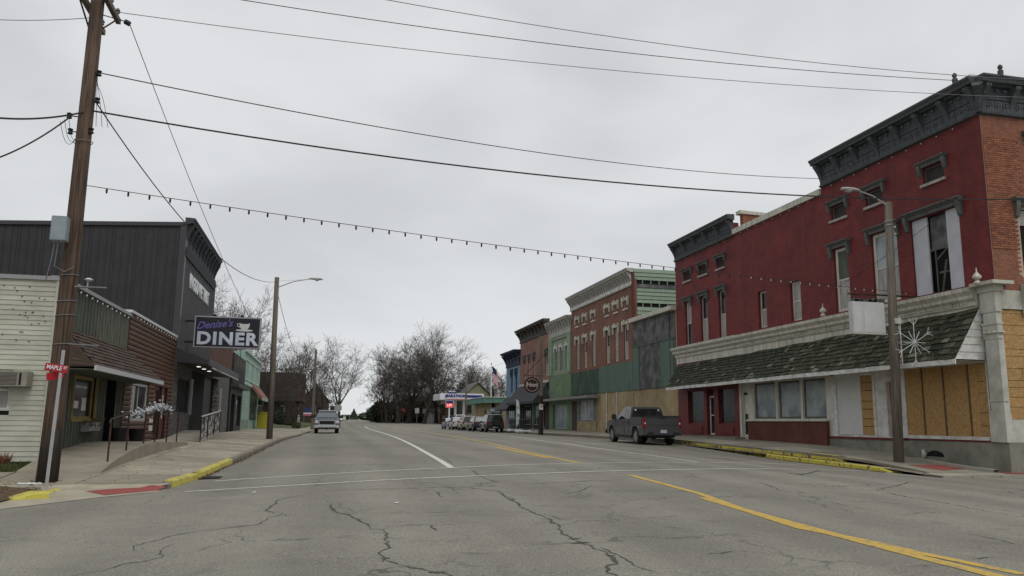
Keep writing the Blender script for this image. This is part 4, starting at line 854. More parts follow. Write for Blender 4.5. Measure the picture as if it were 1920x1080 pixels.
# ================================================================ LEFT SIDE BUILDINGS
F = FL(-6.4); S = FS(21.15)
def hboards(F_, root, u0, u1, z0, z1, h, holes, mt, name='board', d=.0, lapd=.018, jit=.0, seglen=None):
    z = z0
    while z < z1-.02:
        ze = min(z+h, z1)
        for a, c in cut(u0, u1, [(q[0], q[1]) for q in holes if q[2] < ze-.01 and q[3] > z+.01]):
            cutsl = [a, c]
            if seglen:
                cutsl = [a]; 
                while cutsl[-1] < c: cutsl.append(min(c, cutsl[-1]+seglen*random.uniform(.6, 1.2)))
            for p, q in zip(cutsl, cutsl[1:]):
                j = random.uniform(-jit, jit)
                B().add([F_(p+.002, d+lapd+j, z), F_(q-.002, d+lapd+j, z), F_(q-.002, d+.004+j, ze), F_(p+.002, d+.004+j, ze), F_(p+.002, d, z), F_(q-.002, d, z), F_(q-.002, d, ze), F_(p+.002, d, ze)], [(0, 1, 2, 3), (0, 4, 5, 1), (1, 5, 6, 2), (0, 3, 7, 4), (3, 2, 6, 7)]).build(name, mt, root)
        z += h
def logs(F_, root, u0, u1, z0, z1, h, holes, mt):
    z = z0
    while z < z1-.03:
        ze = min(z+h, z1)
        for a, c in cut(u0, u1, [(q[0], q[1]) for q in holes if q[2] < ze-.01 and q[3] > z+.01]):
            m_ = (z+ze)/2; B().fprof(F_, [(0, z+.005), (.03, z+.012), (.05, m_-.03), (.05, m_+.03), (.03, ze-.012), (0, ze-.005)], a, c).build('log', mt, root)
        z += h
def vboards(F_, root, u0, u1, z0, z1, w, holes, mts, name='board', batten=True):
    u = u0
    while u < u1-.02:
        ue = min(u+w, u1); j = random.uniform(0, .006)
        for a, c in cut(z0, z1, [(q[2], q[3]) for q in holes if q[0] < ue-.01 and q[1] > u+.01]):
            B().fb(F_, u+.004, ue-.004, 0, .02+j, a, c).build(name, random.choice(mts), root)
            if batten and not any(q[0] < u+.03 and q[1] > u-.03 and q[2] < c and q[3] > a for q in holes): B().fb(F_, u-.02, u+.02, .0, .045, a, c).build('batten', random.choice(mts), root)
        u += w
cb = thing('corner_shop', 'single storey corner shop with cream clapboard side and weathered grey board front', 'building', (-6.4, 24.5, .5))
swh = [(-8.6, -7.2, 1.65, 2.62)]
wall(S, cb, -24, -6.42, .3, 4.78, swh, dark, d=-.002)
hboards(S, cb, -24, -6.42, .48, 4.78, .1185, swh, creams, 'clapboard', 0, .02)
B().fb(S, -6.47, -6.39, .0, .035, .45, 4.8).build('corner_board', creams, cb); B().fb(S, -24, -6.36, -.2, .06, 4.78, 4.88).build('roof_trim', mat('dull_alu', (.3, .31, .31), kind='plain'), cb)
window(S, cb, -8.6, -7.2, 1.65, 2.62, white, [curtain], rec=.02, mid=True, fw=.07)
ac = thing('air_conditioner', 'beige window air conditioner jutting from the cream clapboard wall', 'air conditioner', (-7.1, 21.0, 2.2))
B().fb(S, -7.52, -6.76, .03, .42, 2.2, 2.56).build('housing', mat('ac_beige', (.3, .28, .23), (.24, .22, .18), sc=4), ac, bev=.008); B().fb(S, -7.42, -6.98, .421, .43, 2.24, 2.52).build('grille', mat('ac_grille', (.06, .055, .05), kind='plain'), ac)
b = B()
for k in range(9): b.fb(S, -7.42, -6.98, .431, .438, 2.25+k*.03, 2.262+k*.03)
b.build('fin', MATS['ac_beige'], ac)['kind'] = 'stuff'; B().fb(S, -6.93, -6.88, .421, .426, 2.24, 2.52).build('slot', blackm, ac)
b = B()
for i in range(34):
    x = random.uniform(-7.8, -6.6); z = random.uniform(3.2, 4.6); b.fb(S, x, x+.028, .012, .028, z, z+.024)
b.build('nail_hole', mat('brown_hole', (.12, .05, .03), kind='plain'), cb)['kind'] = 'stuff'
fh = [(23.0, 25.1, 1.45, 2.62), (26.4, 27.4, .72, 2.72)]
wall(F, cb, 21.17, 28.3, .3, 4.8, fh, dark, d=-.002)
vboards(F, cb, 21.17, 28.28, .45, 2.95, .24, fh, [greyboard], 'board')
vboards(F, cb, 21.17, 24.5, 2.95, 4.8, .3, [], [greyboard], 'board'); vboards(F, cb, 24.5, 28.25, 2.95, 4.8, .3, [], [paleboard], 'board')
B().fb(F, 21.1, 28.28, -.2, .09, 4.8, 4.9).build('roof_trim', MATS['dull_alu'], cb)
yf = mat('mustard_frame', (.28, .22, .08), (.2, .16, .06), sc=5)
sw = window(F, cb, 23.0, 25.1, 1.45, 2.62, yf, glass, rec=.05, mid=False, fw=.09, name='shop_window')
b = B(); b.fb(F, 22.95, 25.15, .0, .06, 1.4, 1.46); b.fb(F, 22.94, 23.0, 0, .05, 1.45, 2.66); b.fb(F, 25.1, 25.16, 0, .05, 1.45, 2.66); b.build('casing', yf, sw)
b = B(); b.fb(F, 23.5, 23.9, -.082, -.079, 1.75, 1.95); b.fb(F, 24.2, 24.6, -.082, -.079, 1.7, 2.05); b.fb(F, 23.4, 24.6, -.082, -.079, 2.3, 2.36); b.build('paper_notice', white, sw)['kind'] = 'stuff'
d_ = window(F, cb, 26.4, 27.4, .72, 2.72, blackm, glass, rec=.35, mid=False, fw=.1, name='door')
b = B()
for k in range(4): b.fb(F, 26.42, 26.6, -.3, -.29, 1.0+k*.42, 1.02+k*.42)
b.fb(F, 26.5, 26.52, -.3, -.29, .9, 2.5); b.build('chime', white, d_)
B().box(-24, -6.75, 21.5, 28.3, .2, 4.7).build('rear_wall', greyboard, cb)
# shingled pent awning over the window
pa = thing('shingle_awning', 'brown shingle pent awning with white fascia over the grey shop window', 'awning', (-5.9, 25, 2.7))
def pap(u, t):
    uu = u if u > 22 else 22-(22-u)*(1-t*.75)
    x = -5.35+(-6.38+5.35)*t; z = 2.72+(3.72-2.72)*t+(.03*(u-21)/8)
    return Vector((x, uu, z))
PY0, PY1 = 20.75, 29.0
b = B(); vs = []
for i in range(17):
    u = PY0+(PY1-PY0)*i/16
    for t in (0, 1): q = pap(u, t); vs.append((q.x, q.y-(.0 if t == 0 else (.9*(i/16)**3)), q.z-.02))
b.add(vs, [(i*2, i*2+1, i*2+3, i*2+2) for i in range(16)]); b.build('deck', dark, pa)
B().add([(-5.35, PY0, 2.7), (-6.4, 21.4, 3.7), (-6.4, 21.15, 2.7), (-5.35, PY0+.01, 2.7)], [(0, 1, 2)]).build('hip_end', shinb, pa)
B().box(-5.36, -5.3, PY0, PY1, 2.62, 2.74).build('fascia', mat('fascia_white', (.45, .46, .47), kind='plain'), pa); B().box(-6.38, -5.36, PY0+.1, PY1, 2.64, 2.66).build('soffit', greyboard, pa)
NRB = 9; cnt = 0; rest = B()
for r in range(NRB):
    u = PY0+(.16 if r % 2 else 0)+.0
    umax = PY1-.9*((r+.5)/NRB)
    while u < umax:
        u1 = min(u+.3, umax); t0, t1 = r/NRB, min(1, (r+1.2)/NRB); nn = Vector((.7, 0, .7)); lf_ = .02+random.uniform(0,.012)
        P = [pap(u+.004, t0)+nn*lf_, pap(u1-.004, t0)+nn*lf_, pap(u1-.004, t1), pap(u+.004, t1)]; P += [p-nn*.008 for p in P]
        tgt = B() if cnt < 290 else rest
        tgt.add(P, [(0, 1, 2, 3), (0, 4, 5, 1), (1, 5, 6, 2), (0, 3, 7, 4)])
        if cnt < 290: tgt.build('shingle', shinb, pa)
        cnt += 1; u += .3
if rest.v: rest.build('shingle', shinb, pa, kind='stuff')
# hipped near end of the awning
b = B()
for r in range(NRB):
    t0, t1 = r/NRB, (r+1.05)/NRB; a, c = pap(PY0, t0), pap(PY0, min(1, t1)); bx0, bx1 = -6.4, -6.4
    b.add([(a.x, a.y-.012, a.z), (-6.4, 21.13, a.z), (-6.4, 21.13, c.z), (c.x, c.y-.004, c.z)], [(0, 1, 2, 3)])
b.build('shingle', shinb, pa, kind='stuff')
wb = thing('window_box', 'small white window box with dead flowers under the grey shop window', 'planter', (-6.2, 24.4, 1.1))
B().fprof(F, [(.03, 1.38), (.3, 1.38), (.24, 1.15), (.1, 1.12), (.03, 1.15)], 23.9, 25.0).build('box', mat('windowbox_grey', (.28, .29, .28), (.2, .2, .19), sc=4), wb)
b = B()
for i in range(60): y = random.uniform(23.6, 25); z = random.uniform(1.3, 1.5); x = -6.2+random.uniform(-.1, .12); b.add([(x, y, z), (x+.05, y+.05, z+.02), (x+.02, y+.08, z-.06)], [(0, 1, 2)])
b.build('plant', dirtm, wb)['kind'] = 'stuff'
B().tube([(-7.2, 26.3, 4.9), (-7.2, 26.3, 5.15)], .09, 8).build('flue', metalg, cb); B().tube([(-7.2, 26.3, 5.1), (-7.2, 26.3, 5.6)], .02, 5).build('mast', metalg, cb); B().lathe((-7.18, 26.3, 5.6), [(.04, 0), (.14, .05), (.05, .1)], 8).build('mast_head', white, cb)

lb = thing('log_building', 'single storey brown log sided shop with dark red door', 'building', (-6.4, 32.4, .7))
lh = [(29.4, 32.1, 1.42, 2.72), (33.2, 34.6, .75, 2.75), (34.75, 35.8, .72, 2.75)]
wall(F, lb, 28.32, 36.85, .3, 4.95, lh, dark, d=-.002); logs(F, lb, 28.32, 36.85, .6, 4.95, .165, lh, logm)
B().fb(F, 28.3, 36.85, -.2, .08, 4.95, 5.04).build('roof_trim', mat('trim_bright', (.55, .56, .57), kind='plain'), lb)
window(F, lb, 29.4, 32.1, 1.42, 2.72, mat('window_white', (.35, .36, .36), kind='plain'), glass, rec=.02, mid=False, fw=.09, bars=1, name='shop_window'); B().fb(F, 29.6, 30.2, -.04, -.03, 1.5, 2.6).build('curtain', curtain, lb)
mdoor = mat('maroon_door', (.11, .02, .02), (.08, .016, .018), sc=3, rough=.5); wd_ = window(F, lb, 33.2, 34.6, .75, 2.75, mdoor, [glass], rec=.05, mid=False, fw=.14, name='side_light', bars=1); B().fb(F, 33.5, 33.9, -.09, -.08, 1.4, 2.6).build('curtain', curtain, wd_)
dq = B().fb(F, 34.75, 35.8, -.1, -.05, .72, 2.75).build('door', mdoor, lb); B().fb(F, 35.0, 35.5, -.049, -.035, 1.75, 2.5).build('pane', glass, dq); B().fb(F, 35.1, 35.35, -.034, -.03, 1.5, 2.45).build('paper_notice', white, dq)
for z0, z1, a, c in ((1.05, 1.25, 32.5, 33.1), (1.35, 1.5, 32.5, 33.1)): B().fb(F, a, c, .055, .07, z0, z1).build('house_sign', dirtyw, lb)
B().box(-24, -6.75, 28.3, 36.85, .2, 4.9).build('rear_wall', logm, lb)
# ---- tall charcoal diner
db = thing('diner_building', 'tall charcoal metal clad diner with dark cornice, white wall lettering and stone entry', 'building', (-6.4, 42.5, .7))
S3 = FS(36.9); x = -6.55; ptop = lambda x: 10.0+(x+6.4)*.055
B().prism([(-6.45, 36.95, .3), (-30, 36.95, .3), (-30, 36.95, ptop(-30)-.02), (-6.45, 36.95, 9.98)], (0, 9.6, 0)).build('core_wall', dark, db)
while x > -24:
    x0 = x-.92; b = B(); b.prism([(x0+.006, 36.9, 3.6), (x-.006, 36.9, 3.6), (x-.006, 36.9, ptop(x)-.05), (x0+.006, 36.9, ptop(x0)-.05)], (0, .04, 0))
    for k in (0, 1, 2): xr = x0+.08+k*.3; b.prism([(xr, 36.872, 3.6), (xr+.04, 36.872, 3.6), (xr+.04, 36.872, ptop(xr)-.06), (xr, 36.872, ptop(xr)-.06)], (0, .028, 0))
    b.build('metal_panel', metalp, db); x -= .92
B().prism([(-6.3, 36.8, 9.93), (-30, 36.8, ptop(-30)-.12), (-30, 36.8, ptop(-30)+.05), (-6.3, 36.8, 10.1)], (0, .3, 0)).build('roof_trim', metalc, db)
B().box(-6.56, -6.3, 36.8, 37.15, 3.6, 9.95).build('corner_trim', metalc, db)
u = 37.16
while u < 46.6:
    u1 = min(46.6, u+.92); b = B(); b.fb(F, u+.004, u1-.004, .0, .05, 4.4, 9.2)
    for k in range(6): ur = u+.03+k*.15; b.fb(F, ur, ur+.05, .051, .085, 4.4, 9.2)
    b.build('metal_panel', metalf, db); u += .92
cornice(F, db, 37.0, 46.65, 8.9, 10.3, .42, mat('slate_trim', (.06, .065, .07), (.045, .05, .055), sc=3), 11, .16, deco=False)
B().fprof(F, [(.09, 8.6), (.14, 8.6), (.2, 8.9), (.09, 8.94)], 37.0, 46.65).build('moulding', MATS['slate_trim'], db)
letm = mat('letter_white', (.75, .78, .8), kind='plain')
text('IN GOD WE TRUST', .9, letm, db, basis_mtx((-6.4+.1, 41.7, 7.75), (0, 1, 0), (0, 0, 1), (1, 0, 0)), ext=.02, off=.028, sx=.76, sp=1.06)
B().box(-30, -6.5, 46.5, 46.7, 4, 9.6).build('rear_wall', metalp, db)
# entry
wall(F, db, 36.9, 57.8, .3, 4.4, [(38.2, 41.2, 1.75, 3.35), (41.9, 52.2, .3, 3.9)], stonem, th=.3)
window(F, db, 38.2, 41.2, 1.75, 3.35, blackm, glass, rec=.03, mid=False, bars=2, name='window')
B().fb(F, 41.9, 52.2, -1.25, -1.2, .3, 4.4).build('recess_wall', stonem, db); rc = window(F, db, 43.6, 47.2, .75, 3.1, blackm, [mat('black_door_panel', (.014, .013, .013), kind='plain')], rec=1.0, mid=False, name='door', fw=.1); B().fb(F, 45.3, 46.6, -1.02, -.99, 1.8, 2.9).build('poster', mat('poster_grey', (.12, .12, .11), (.05, .05, .06), sc=9), rc)
B().box(-7.6, -6.4, 41.9, 52.2, 4.05, 4.4).build('soffit', metalc, db)
for u in (41.3, 52.6): B().fb(F, u, u+.12, .05, .16, 1.7, 3.4).build('wall_lamp', mat('silver_tube', (.5, .5, .5), kind='plain', rough=.3, metal=.6), db)
cp = B().prism([(-6.35, 36.9, 3.92), (-5.0, 36.9, 3.85), (-5.0, 36.9, 4.02), (-6.35, 36.9, 4.55)], (0, 12.2, 0)).build('canopy', metalp, db)
B().box(-5.03, -4.95, 36.85, 49.1, 3.8, 4.1).build('gutter', metalc, cp)
for u in (39.0, 40.7, 42.5): B().lathe((-5.7, u, 3.85), [(.09, 0), (.09, .02)], 10).build('downlight', mat('lamp_glow', (1, .95, .85), kind='plain', emit=1.2), cp)
bulbs_line([(-4.92, 37.2, 3.78), (-4.92, 49.0, 3.8)], .5, 'string_lights', 'close row of white bulbs under the front edge of the diner canopy', size=.028)
# low brick part + black shop
ub = thing('black_shop', 'low shop with brown brick upper wall and black shopfront beside the diner', 'building', (-6.4, 57, .7))
wall(F, ub, 46.72, 58.8, 4.4, 6.3, [], mat('dark_brown_brick', (.12, .05, .035), (.09, .04, .03), kind='brick', bump=.4, p=((.08, .05, .04),))); wall(F, ub, 58.82, 67.2, .3, 6.2, [(59.6, 62.0, .65, 3.3), (63, 66.5, 1.0, 3.3)], blackm)
window(F, ub, 59.6, 62, .65, 3.3, mat('dark_grey', (.03, .03, .032), kind='plain'), glass, rec=.15, name='door', mid=False); window(F, ub, 63, 66.5, 1.0, 3.3, MATS['dark_grey'], glass, rec=.1, mid=False, bars=2, name='shop_window')
o = B().fb(F, 58.9, 67.1, .003, .12, 4.0, 6.1).build('fascia_board', mat('charcoal_board', (.035, .035, .038), kind='plain'), ub)
b = B()
for k in range(9): u = 59.8+k*.75; b.fb(F, u, u+.4, .121, .13, 5.2+.25*(k % 2), 5.55+.25*(k % 3))
b.build('faded_lettering', mat('faded_gold', (.13, .1, .05), kind='plain'), o)['kind'] = 'stuff'
B().fb(F, 58.8, 67.3, .0, .55, 3.75, 3.98).build('canopy', metalc, ub); B().box(-24, -6.75, 48.4, 67.2, .2, 6.0).build('rear_wall', blackm, ub)
# mint building
mb = thing('mint_building', 'mint green shop with panelled parapet and striped terracotta awning', 'building', (-6.4, 75, .7))
wall(F, mb, 67.22, 83, .3, 7.0, [(74.2, 82, 1.3, 3.6)], mint); window(F, mb, 74.2, 82, 1.3, 3.6, mint, glass, rec=.08, mid=False, bars=5, name='shop_window', fw=.15)
for a, c in ((67.6, 72), (72.2, 77), (77.2, 82.6)):
    b = B(); b.fb(F, a, c, .003, .06, 6.3, 6.42); b.fb(F, a, c, .003, .06, 4.7, 4.82); b.fb(F, a, a+.12, .003, .06, 4.82, 6.3); b.fb(F, c-.12, c, .003, .06, 4.82, 6.3); b.build('panel_moulding', mat('pale_mint', (.42, .55, .48), kind='plain'), mb)
B().fb(F, 67.2, 83, .0, .14, 6.9, 7.08).build('coping', MATS['pale_mint'], mb); B().fb(F, 67.2, 83, .0, .16, 4.3, 4.5).build('ledge', MATS['pale_mint'], mb)
for a in (67.7, 69.3, 70.9, 72.5): B().fb(F, a, a+1.1, .003, .03, .8, 1.5).build('base_panel', ltgreen, mb)
b = B()
for k in range(5): b.fb(F, 68.6+random.uniform(-.1, .1), 70.4+random.uniform(-.3, .3), .004, .012, 3.3-k*.3, 3.42-k*.3)
b.build('faded_lettering', mat('faded_red', (.36, .3, .28), kind='plain'), mb)['kind'] = 'stuff'
B().fprof(F, [(.02, 4.7), (1.05, 3.45), (1.05, 3.2), (.98, 3.2), (.02, 4.4)], 73.8, 82.6).build('awning', awnr, mb); B().fb(F, 73.8, 82.6, 1.051, 1.07, 3.18, 3.44).build('valance', mint, mb)
B().box(-24, -6.75, 67.2, 82.95, .2, 6.9).build('rear_wall', mint, mb)
yb_ = thing('yellow_crate', 'mustard yellow box on the pavement beyond the mint shop', 'box', (-5.5, 80, WL(-5.5, 80)))
z = WL(-5.5, 80); B().box(-6.1, -4.9, 79.4, 80.6, z, z+1.4).build('body', mat('mustard_box', (.35, .31, .03), (.28, .25, .03), sc=3), yb_, bev=.03); B().box(-6.14, -4.86, 79.36, 80.64, z+1.4, z+1.52).build('lid', MATS['mustard_box'], yb_)
# ---- raised walk with handrail in front of the shops
def PT(y): return lerp_t([(19.6, .305), (20.7, .5), (22.5, .70), (24.4, .81), (26, .81), (30, .72), (31.4, .655)], y)
yy = [19.7, 20.7, 21.6, 22.5, 23.4, 24.4, 26, 28, 30, 31.3]
b = B(); vs = [(-6.42, 19.64, .2), (-4.75, 19.64, .2), (-4.75, 19.64, .15)]
for y in yy: vs += [(-6.42, y, PT(y)+.02 if y > 20 else .36), (-4.75, y, PT(y)), (-4.75, y, WL(-4.75, y)-.1)]
b.add(vs, [f for i in range(len(yy)) for f in ((i*3, i*3+1, i*3+4, i*3+3), (i*3+1, i*3+2, i*3+5, i*3+4))]); struct(b.build('raised_walk', slabm))
hr = thing('handrail', 'brown iron handrail with white flower garland beside the raised walk', 'handrail', (-4.85, 25, .8))
posts = [(20.7, 1.47), (22.45, 1.62), (24.45, 1.82), (25.95, 1.82), (27.8, 1.78), (29.65, 1.72)]
for y, zt in posts: B().tube([(-4.87, y, PT(y)-.02), (-4.87, y, zt)], .024, 6).build('post', rust, hr)
B().tube([(-4.87, 20.6, 1.38), (-4.87, 20.7, 1.48)]+[(-4.87, y, z) for y, z in posts[1:]], .022, 6).build('rail', rust, hr)
b = B()
for i in range(340):
    y = random.uniform(22.5, 28.2); zc = lerp_t(posts, y)-.02-.06*math.sin((y-22.5)*1.1); a = random.uniform(0, 6.3); r = abs(random.gauss(0, .065)); b.ball((-4.87+r*math.cos(a), y, zc+r*math.sin(a)), random.uniform(.018, .04), 5)
b.build('garland', flowerm, hr)['kind'] = 'stuff'
b = B()
for i in range(200):
    y = random.uniform(22.5, 28.4); zc = lerp_t(posts, y)-.05; x = -4.87+random.gauss(0, .06); z = zc+random.gauss(0, .07); b.add([(x, y, z), (x+.04, y+.05, z+.03), (x, y+.09, z-.02)], [(0, 1, 2)])
b.build('garland_leaf', mat('leaf_dark', (.05, .09, .06), kind='plain'), hr)['kind'] = 'stuff'
for i, (y, s) in enumerate(((26.3, .26), (28.7, .26))):
    t = thing('planter', ('black plastic planter tub by the grey shop door', 'black plastic planter tub in front of the log shop')[i], 'planter', (-5.95, y, PT(y)), group='black planter tubs')
    B().lathe((-5.95, y, PT(y)), [(s*.75, 0), (s, .36), (s*1.08, .38), (s*1.08, .42), (s*.95, .42), (s*.9, .36)], 14).build('tub', blackm, t); B().lathe((-5.95, y, PT(y)+.36), [(s*.9, 0), (.01, .02)], 12).build('soil', dirtm, t)
# diner ramp and its decorated railing
rp_ = struct(B().add([(-6.4, 35.2, .66), (-4.85, 35.2, .62), (-4.85, 41.0, .98), (-6.4, 41.0, .98), (-4.85, 35.2, .4), (-4.85, 41.0, .4), (-6.4, 41, .4)], [(0, 1, 2, 3), (1, 4, 5, 2), (2, 5, 6, 3)]).build('entry_ramp', concrete))
rr = thing('ramp_railing', 'black railing with painted metal scroll panels on the diner entry ramp', 'railing', (-4.85, 37.8, .7))
P0 = lambda y: .66+(y-35.2)*.055
B().tube([(-4.85, 35.0, 1.6), (-4.85, 41.0, 1.9)], .035, 6).build('rail', mat('silver_rail', (.4, .4, .4), kind='plain'), rr)
for y in (35.0, 37.0, 39.0, 41.0): B().tube([(-4.85, y, P0(y)-.1), (-4.85, y, 1.6+(y-35)*.05)], .025, 5).build('post', blackm, rr)
for k in range(3):
    y0 = 35.15+k*2; B().add([(-4.85, y0, P0(y0)+.1), (-4.85, y0+1.7, P0(y0+1.7)+.1), (-4.85, y0+1.7, 1.52+(y0+1.7-35)*.05), (-4.85, y0, 1.52+(y0-35)*.05), (-4.87, y0, P0(y0)+.1), (-4.87, y0+1.7, P0(y0+1.7)+.1), (-4.87, y0+1.7, 1.52+(y0+1.7-35)*.05), (-4.87, y0, 1.52+(y0-35)*.05)], [(0, 1, 2, 3), (4, 7, 6, 5), (0, 4, 5, 1), (2, 6, 7, 3)]).build('scroll_panel', mat('scroll_print', (.4, .38, .36), (.02, .02, .022), kind='noise', sc=4, lo=.48, hi=.52), rr)
# bulbs along the shop parapets
bulbs_line([(-6.28, 21.4, 4.74), (-6.28, 28.2, 4.74)], .5, 'string_lights', 'row of small white bulbs along the top of the grey board shop front', size=.022)
bulbs_line([(-6.28, 28.4, 4.88), (-6.28, 36.7, 4.88)], .5, 'string_lights', 'row of small white bulbs along the top of the log shop front', size=.022)
# diner sign
ds = thing('diner_sign', 'projecting dark diner sign with white letters and coffee cup hanging over the pavement', 'sign', (-5.9, 38.5, 4.7))
S4 = FS(38.35)
B().fb(S4, -5.92, -3.03, -.3, .0, 4.7, 6.14).build('sign_box', mat('sign_rim', (.3, .3, .31), kind='plain'), ds, bev=.01); B().fb(S4, -5.86, -3.09, .0, .012, 4.76, 6.08).build('sign_face', mat('sign_night', (.012, .011, .02), kind='plain', rough=.35), ds)
T = lambda x, z: basis_mtx((x, 38.325, z), (1, 0, 0), (0, 0, 1), (0, -1, 0))
text('DINER', .78, mat('sign_silver', (.55, .6, .66), (.3, .34, .4), sc=.8), ds, T(-4.48, 5.1), ext=.006, off=.03, sx=1.08, sp=1.12)
text("Denise's", .46, mat('sign_violet', (.12, .11, .3), kind='plain'), ds, T(-5.08, 5.75) @ Matrix.Rotation(R_(7), 4, 'Z'), ext=.006, off=.008, shear=.45)
cm = mat('cup_white', (.5, .53, .52), kind='plain'); b = B(); c_ = (-3.75, 38.33, 5.62)
def disc(pts, th=.012): b.prism([(p[0], 38.33, p[1]) for p in pts], (0, -th, 0))
disc([(-3.98, 5.86), (-3.52, 5.86), (-3.54, 5.7), (-3.62, 5.58), (-3.88, 5.58), (-3.96, 5.7)]); disc([(-3.75+.38*math.cos(a), 5.53+.05*math.sin(a)) for a in [2*math.pi*k/14 for k in range(14)]], .008)
b.tube([(-3.96, 38.32, 5.84), (-4.07, 38.32, 5.82), (-4.06, 38.32, 5.72), (-3.94, 38.32, 5.66)], .02, 5); b.build('cup_print', cm, ds)
b = B(); disc([(-3.75+.2*math.cos(a), 5.86+.035*math.sin(a)) for a in [2*math.pi*k/14 for k in range(14)]], .016); b.build('coffee_print', MATS['sign_night'], ds)
b = B(); b.tube([(-6.4, 38.5, 5.9), (-5.9, 38.5, 5.9)], .04, 6); b.tube([(-6.4, 38.5, 4.95), (-5.9, 38.5, 4.95)], .04, 6); b.build('bracket', blackm, ds)
b = B()
for x in (-5.1, -3.9): b.lathe((x, 38.5, 6.14), [(.06, 0), (.09, .06), (.04, .12)], 6)
b.build('eye_bolt', blackm, ds)['kind'] = 'stuff'

# ================================================================ POLES, LAMPS, SIGNS, WIRES
def cat(a, c, sag, n=24):
    a, c = Vector(a), Vector(c); return [a.lerp(c, i/n)-Vector((0, 0, 4*sag*(i/n)*(1-i/n))) for i in range(n+1)]
def wire(a, c, sag, r, label, mt=wirem, nm='overhead_wire', group=None):
    o = B().tube(cat(a, c, sag), r, 4).build(nm, mt); tag(o, label, 'wire', group); return o
zp = at(90, 905, fn=WL).z; MP = Vector((-5.38, 18.3, .12))
up = thing('utility_pole', 'tall weathered brown utility pole with blackened base at the left street corner', 'utility pole', MP)
B().tube([MP+Vector((-.03, 0, -.2)), MP+Vector((0, 0, 1.8)), MP+Vector((0, 0, 6)), MP+Vector((-.0, 0, 11.6))], [.2, .185, .16, .135], 16).build('shaft', polem, up, smooth=True)
B().tube([MP+Vector((-.03, 0, -.2)), MP+Vector((-.01, 0, .7)), MP+Vector((0, 0, 1.15))], [.208, .198, .192], 16).build('creosote_band', tarm, up, smooth=True)
for y0, y1, z, xo in ((16.9, 19.7, 10.62, -.22), (17.0, 19.3, 10.75, .2)):
    c = B().box(MP.x+xo-.05+.0, MP.x+xo+.05, y0, y1, z-.06, z+.06).build('crossarm', poleg, up)
    for y in (y0+.15, y0+.7, y1-.7, y1-.15): B().lathe((MP.x+xo, y, z+.06), [(.015, 0), (.015, .06), (.05, .08), (.035, .12), (.06, .14), (.03, .2)], 8).build('insulator', mat('insulator_grey', (.12, .11, .11), kind='plain', rough=.3), c)
B().tube([(MP.x+.15, 18.35, 10.1), (MP.x+.2, 19.0, 10.62)], .02, 5).build('brace', rust, up); B().tube([(MP.x-.15, 18.35, 10.1), (MP.x-.22, 17.4, 10.62)], .02, 5).build('brace', rust, up)
B().tube([(MP.x+.6, 18.3, 10.3), (MP.x+.7, 18.3, 10.25)], .06, 8).build('strain_insulator', blackm, up); B().tube([(MP.x+.14, 18.2, 10.35), (MP.x+.62, 18.3, 10.3)], .012, 4).build('guy_wire', wirem, up)
for x, z in ((-.3, 7.95), (-.25, 7.6), (.2, 8.98), (.22, 8.35), (.16, 7.65)):
    B().lathe((MP.x+x, 18.22, z), [(.02, -.07), (.06, -.05), (.035, 0), (.06, .05), (.02, .07)], 8).build('spool_insulator', blackm, up); B().tube([(MP.x, 18.25, z), (MP.x+x, 18.22, z)], .014, 4).build('bolt', rust, up)
jb = B().box(-5.7, -5.4, 17.86, 18.1, 5.12, 5.64).build('junction_box', mat('box_grey', (.27, .31, .33), kind='noise', sc=2, rough=.5), up, bev=.012)
B().tube([(-5.62, 17.95, 5.12), (-5.66, 17.98, 4.7), (-5.74, 18.05, 4.3)], .012, 5).build('conduit', wireg, up); B().tube([(-5.55, 17.95, 5.12), (-5.6, 18.02, 4.6), (-5.42, 18.08, 4.5), (-5.24, 18.1, 4.62)], .012, 5).build('cable_loop', wireg, up)
for z in (3.9, 3.6, 3.0, 4.45, 7.4): 
    B().tube([(MP.x+.19*math.cos(a), 18.3+.19*math.sin(a), z+.02*math.cos(a)) for a in lin(0, 2*math.pi, 12)], .009, 4, cap=False).build('wire_band', wireg, up)
b = B()
for i in range(3): b.tube(cat((MP.x-.3-.08*i, 18.2, 7.9-.05*i), (MP.x-.12, 18.2, 7.45), .2+.05*i, 8), .006, 3); b.tube(cat((MP.x+.18, 18.2, 8.9-.1*i), (MP.x+.25+.12*i, 18.2, 7.75), -.08*i, 8), .006, 3)
b.build('jumper_wire', wirem, up)['kind'] = 'stuff'
B().tube([(MP.x+.18, 18.1, 4.2), (MP.x+.8, 18.1, 4.2)], .02, 5).build('stub_rod', wireg, up)
B().tube([(MP.x+.18, 18.1, 3.0), (MP.x+.75, 18.1, 2.98)], .016, 5).build('stub_rod', wireg, up)
g = at(85, 923, fn=WC)
ss = thing('street_sign', 'red street name sign on a leaning galvanised post in front of the utility pole', 'sign', g)
sp0, sp1 = g+Vector((0, 0, -.2)), g+Vector((.06, 0, 2.62)); B().tube([sp0, sp1], .033, 6).build('post', metalg, ss)
def plate(c, ex, w, h, t, m_): 
    ex = Vector(ex).normalized(); ez = Vector((0, 0, 1)); ez = (ez-ex*ez.dot(ex)).normalized(); en = ex.cross(ez); b = B(); c = Vector(c)
    b.add([c+ex*a*w/2+ez*q*h/2+en*k*t/2 for k in (-1, 1) for q in (-1, 1) for a in (-1, 1)], [(0, 1, 3, 2), (4, 6, 7, 5), (0, 4, 5, 1), (2, 3, 7, 6), (0, 2, 6, 4), (1, 5, 7, 3)]); return b, ex, ez, en
Mc = on_y(106, 690, g.y-.03)
sr = mat('sign_red', (.42, .02, .03), (.34, .02, .028), sc=3, rough=.4, bump=0); slw = mat('sign_letter_white', (.7, .7, .72), kind='plain')
b, ex, ez, en = plate(Mc, (1, -.12, -.13), .42, .14, .006, sr); o = b.build('name_plate', sr, ss)
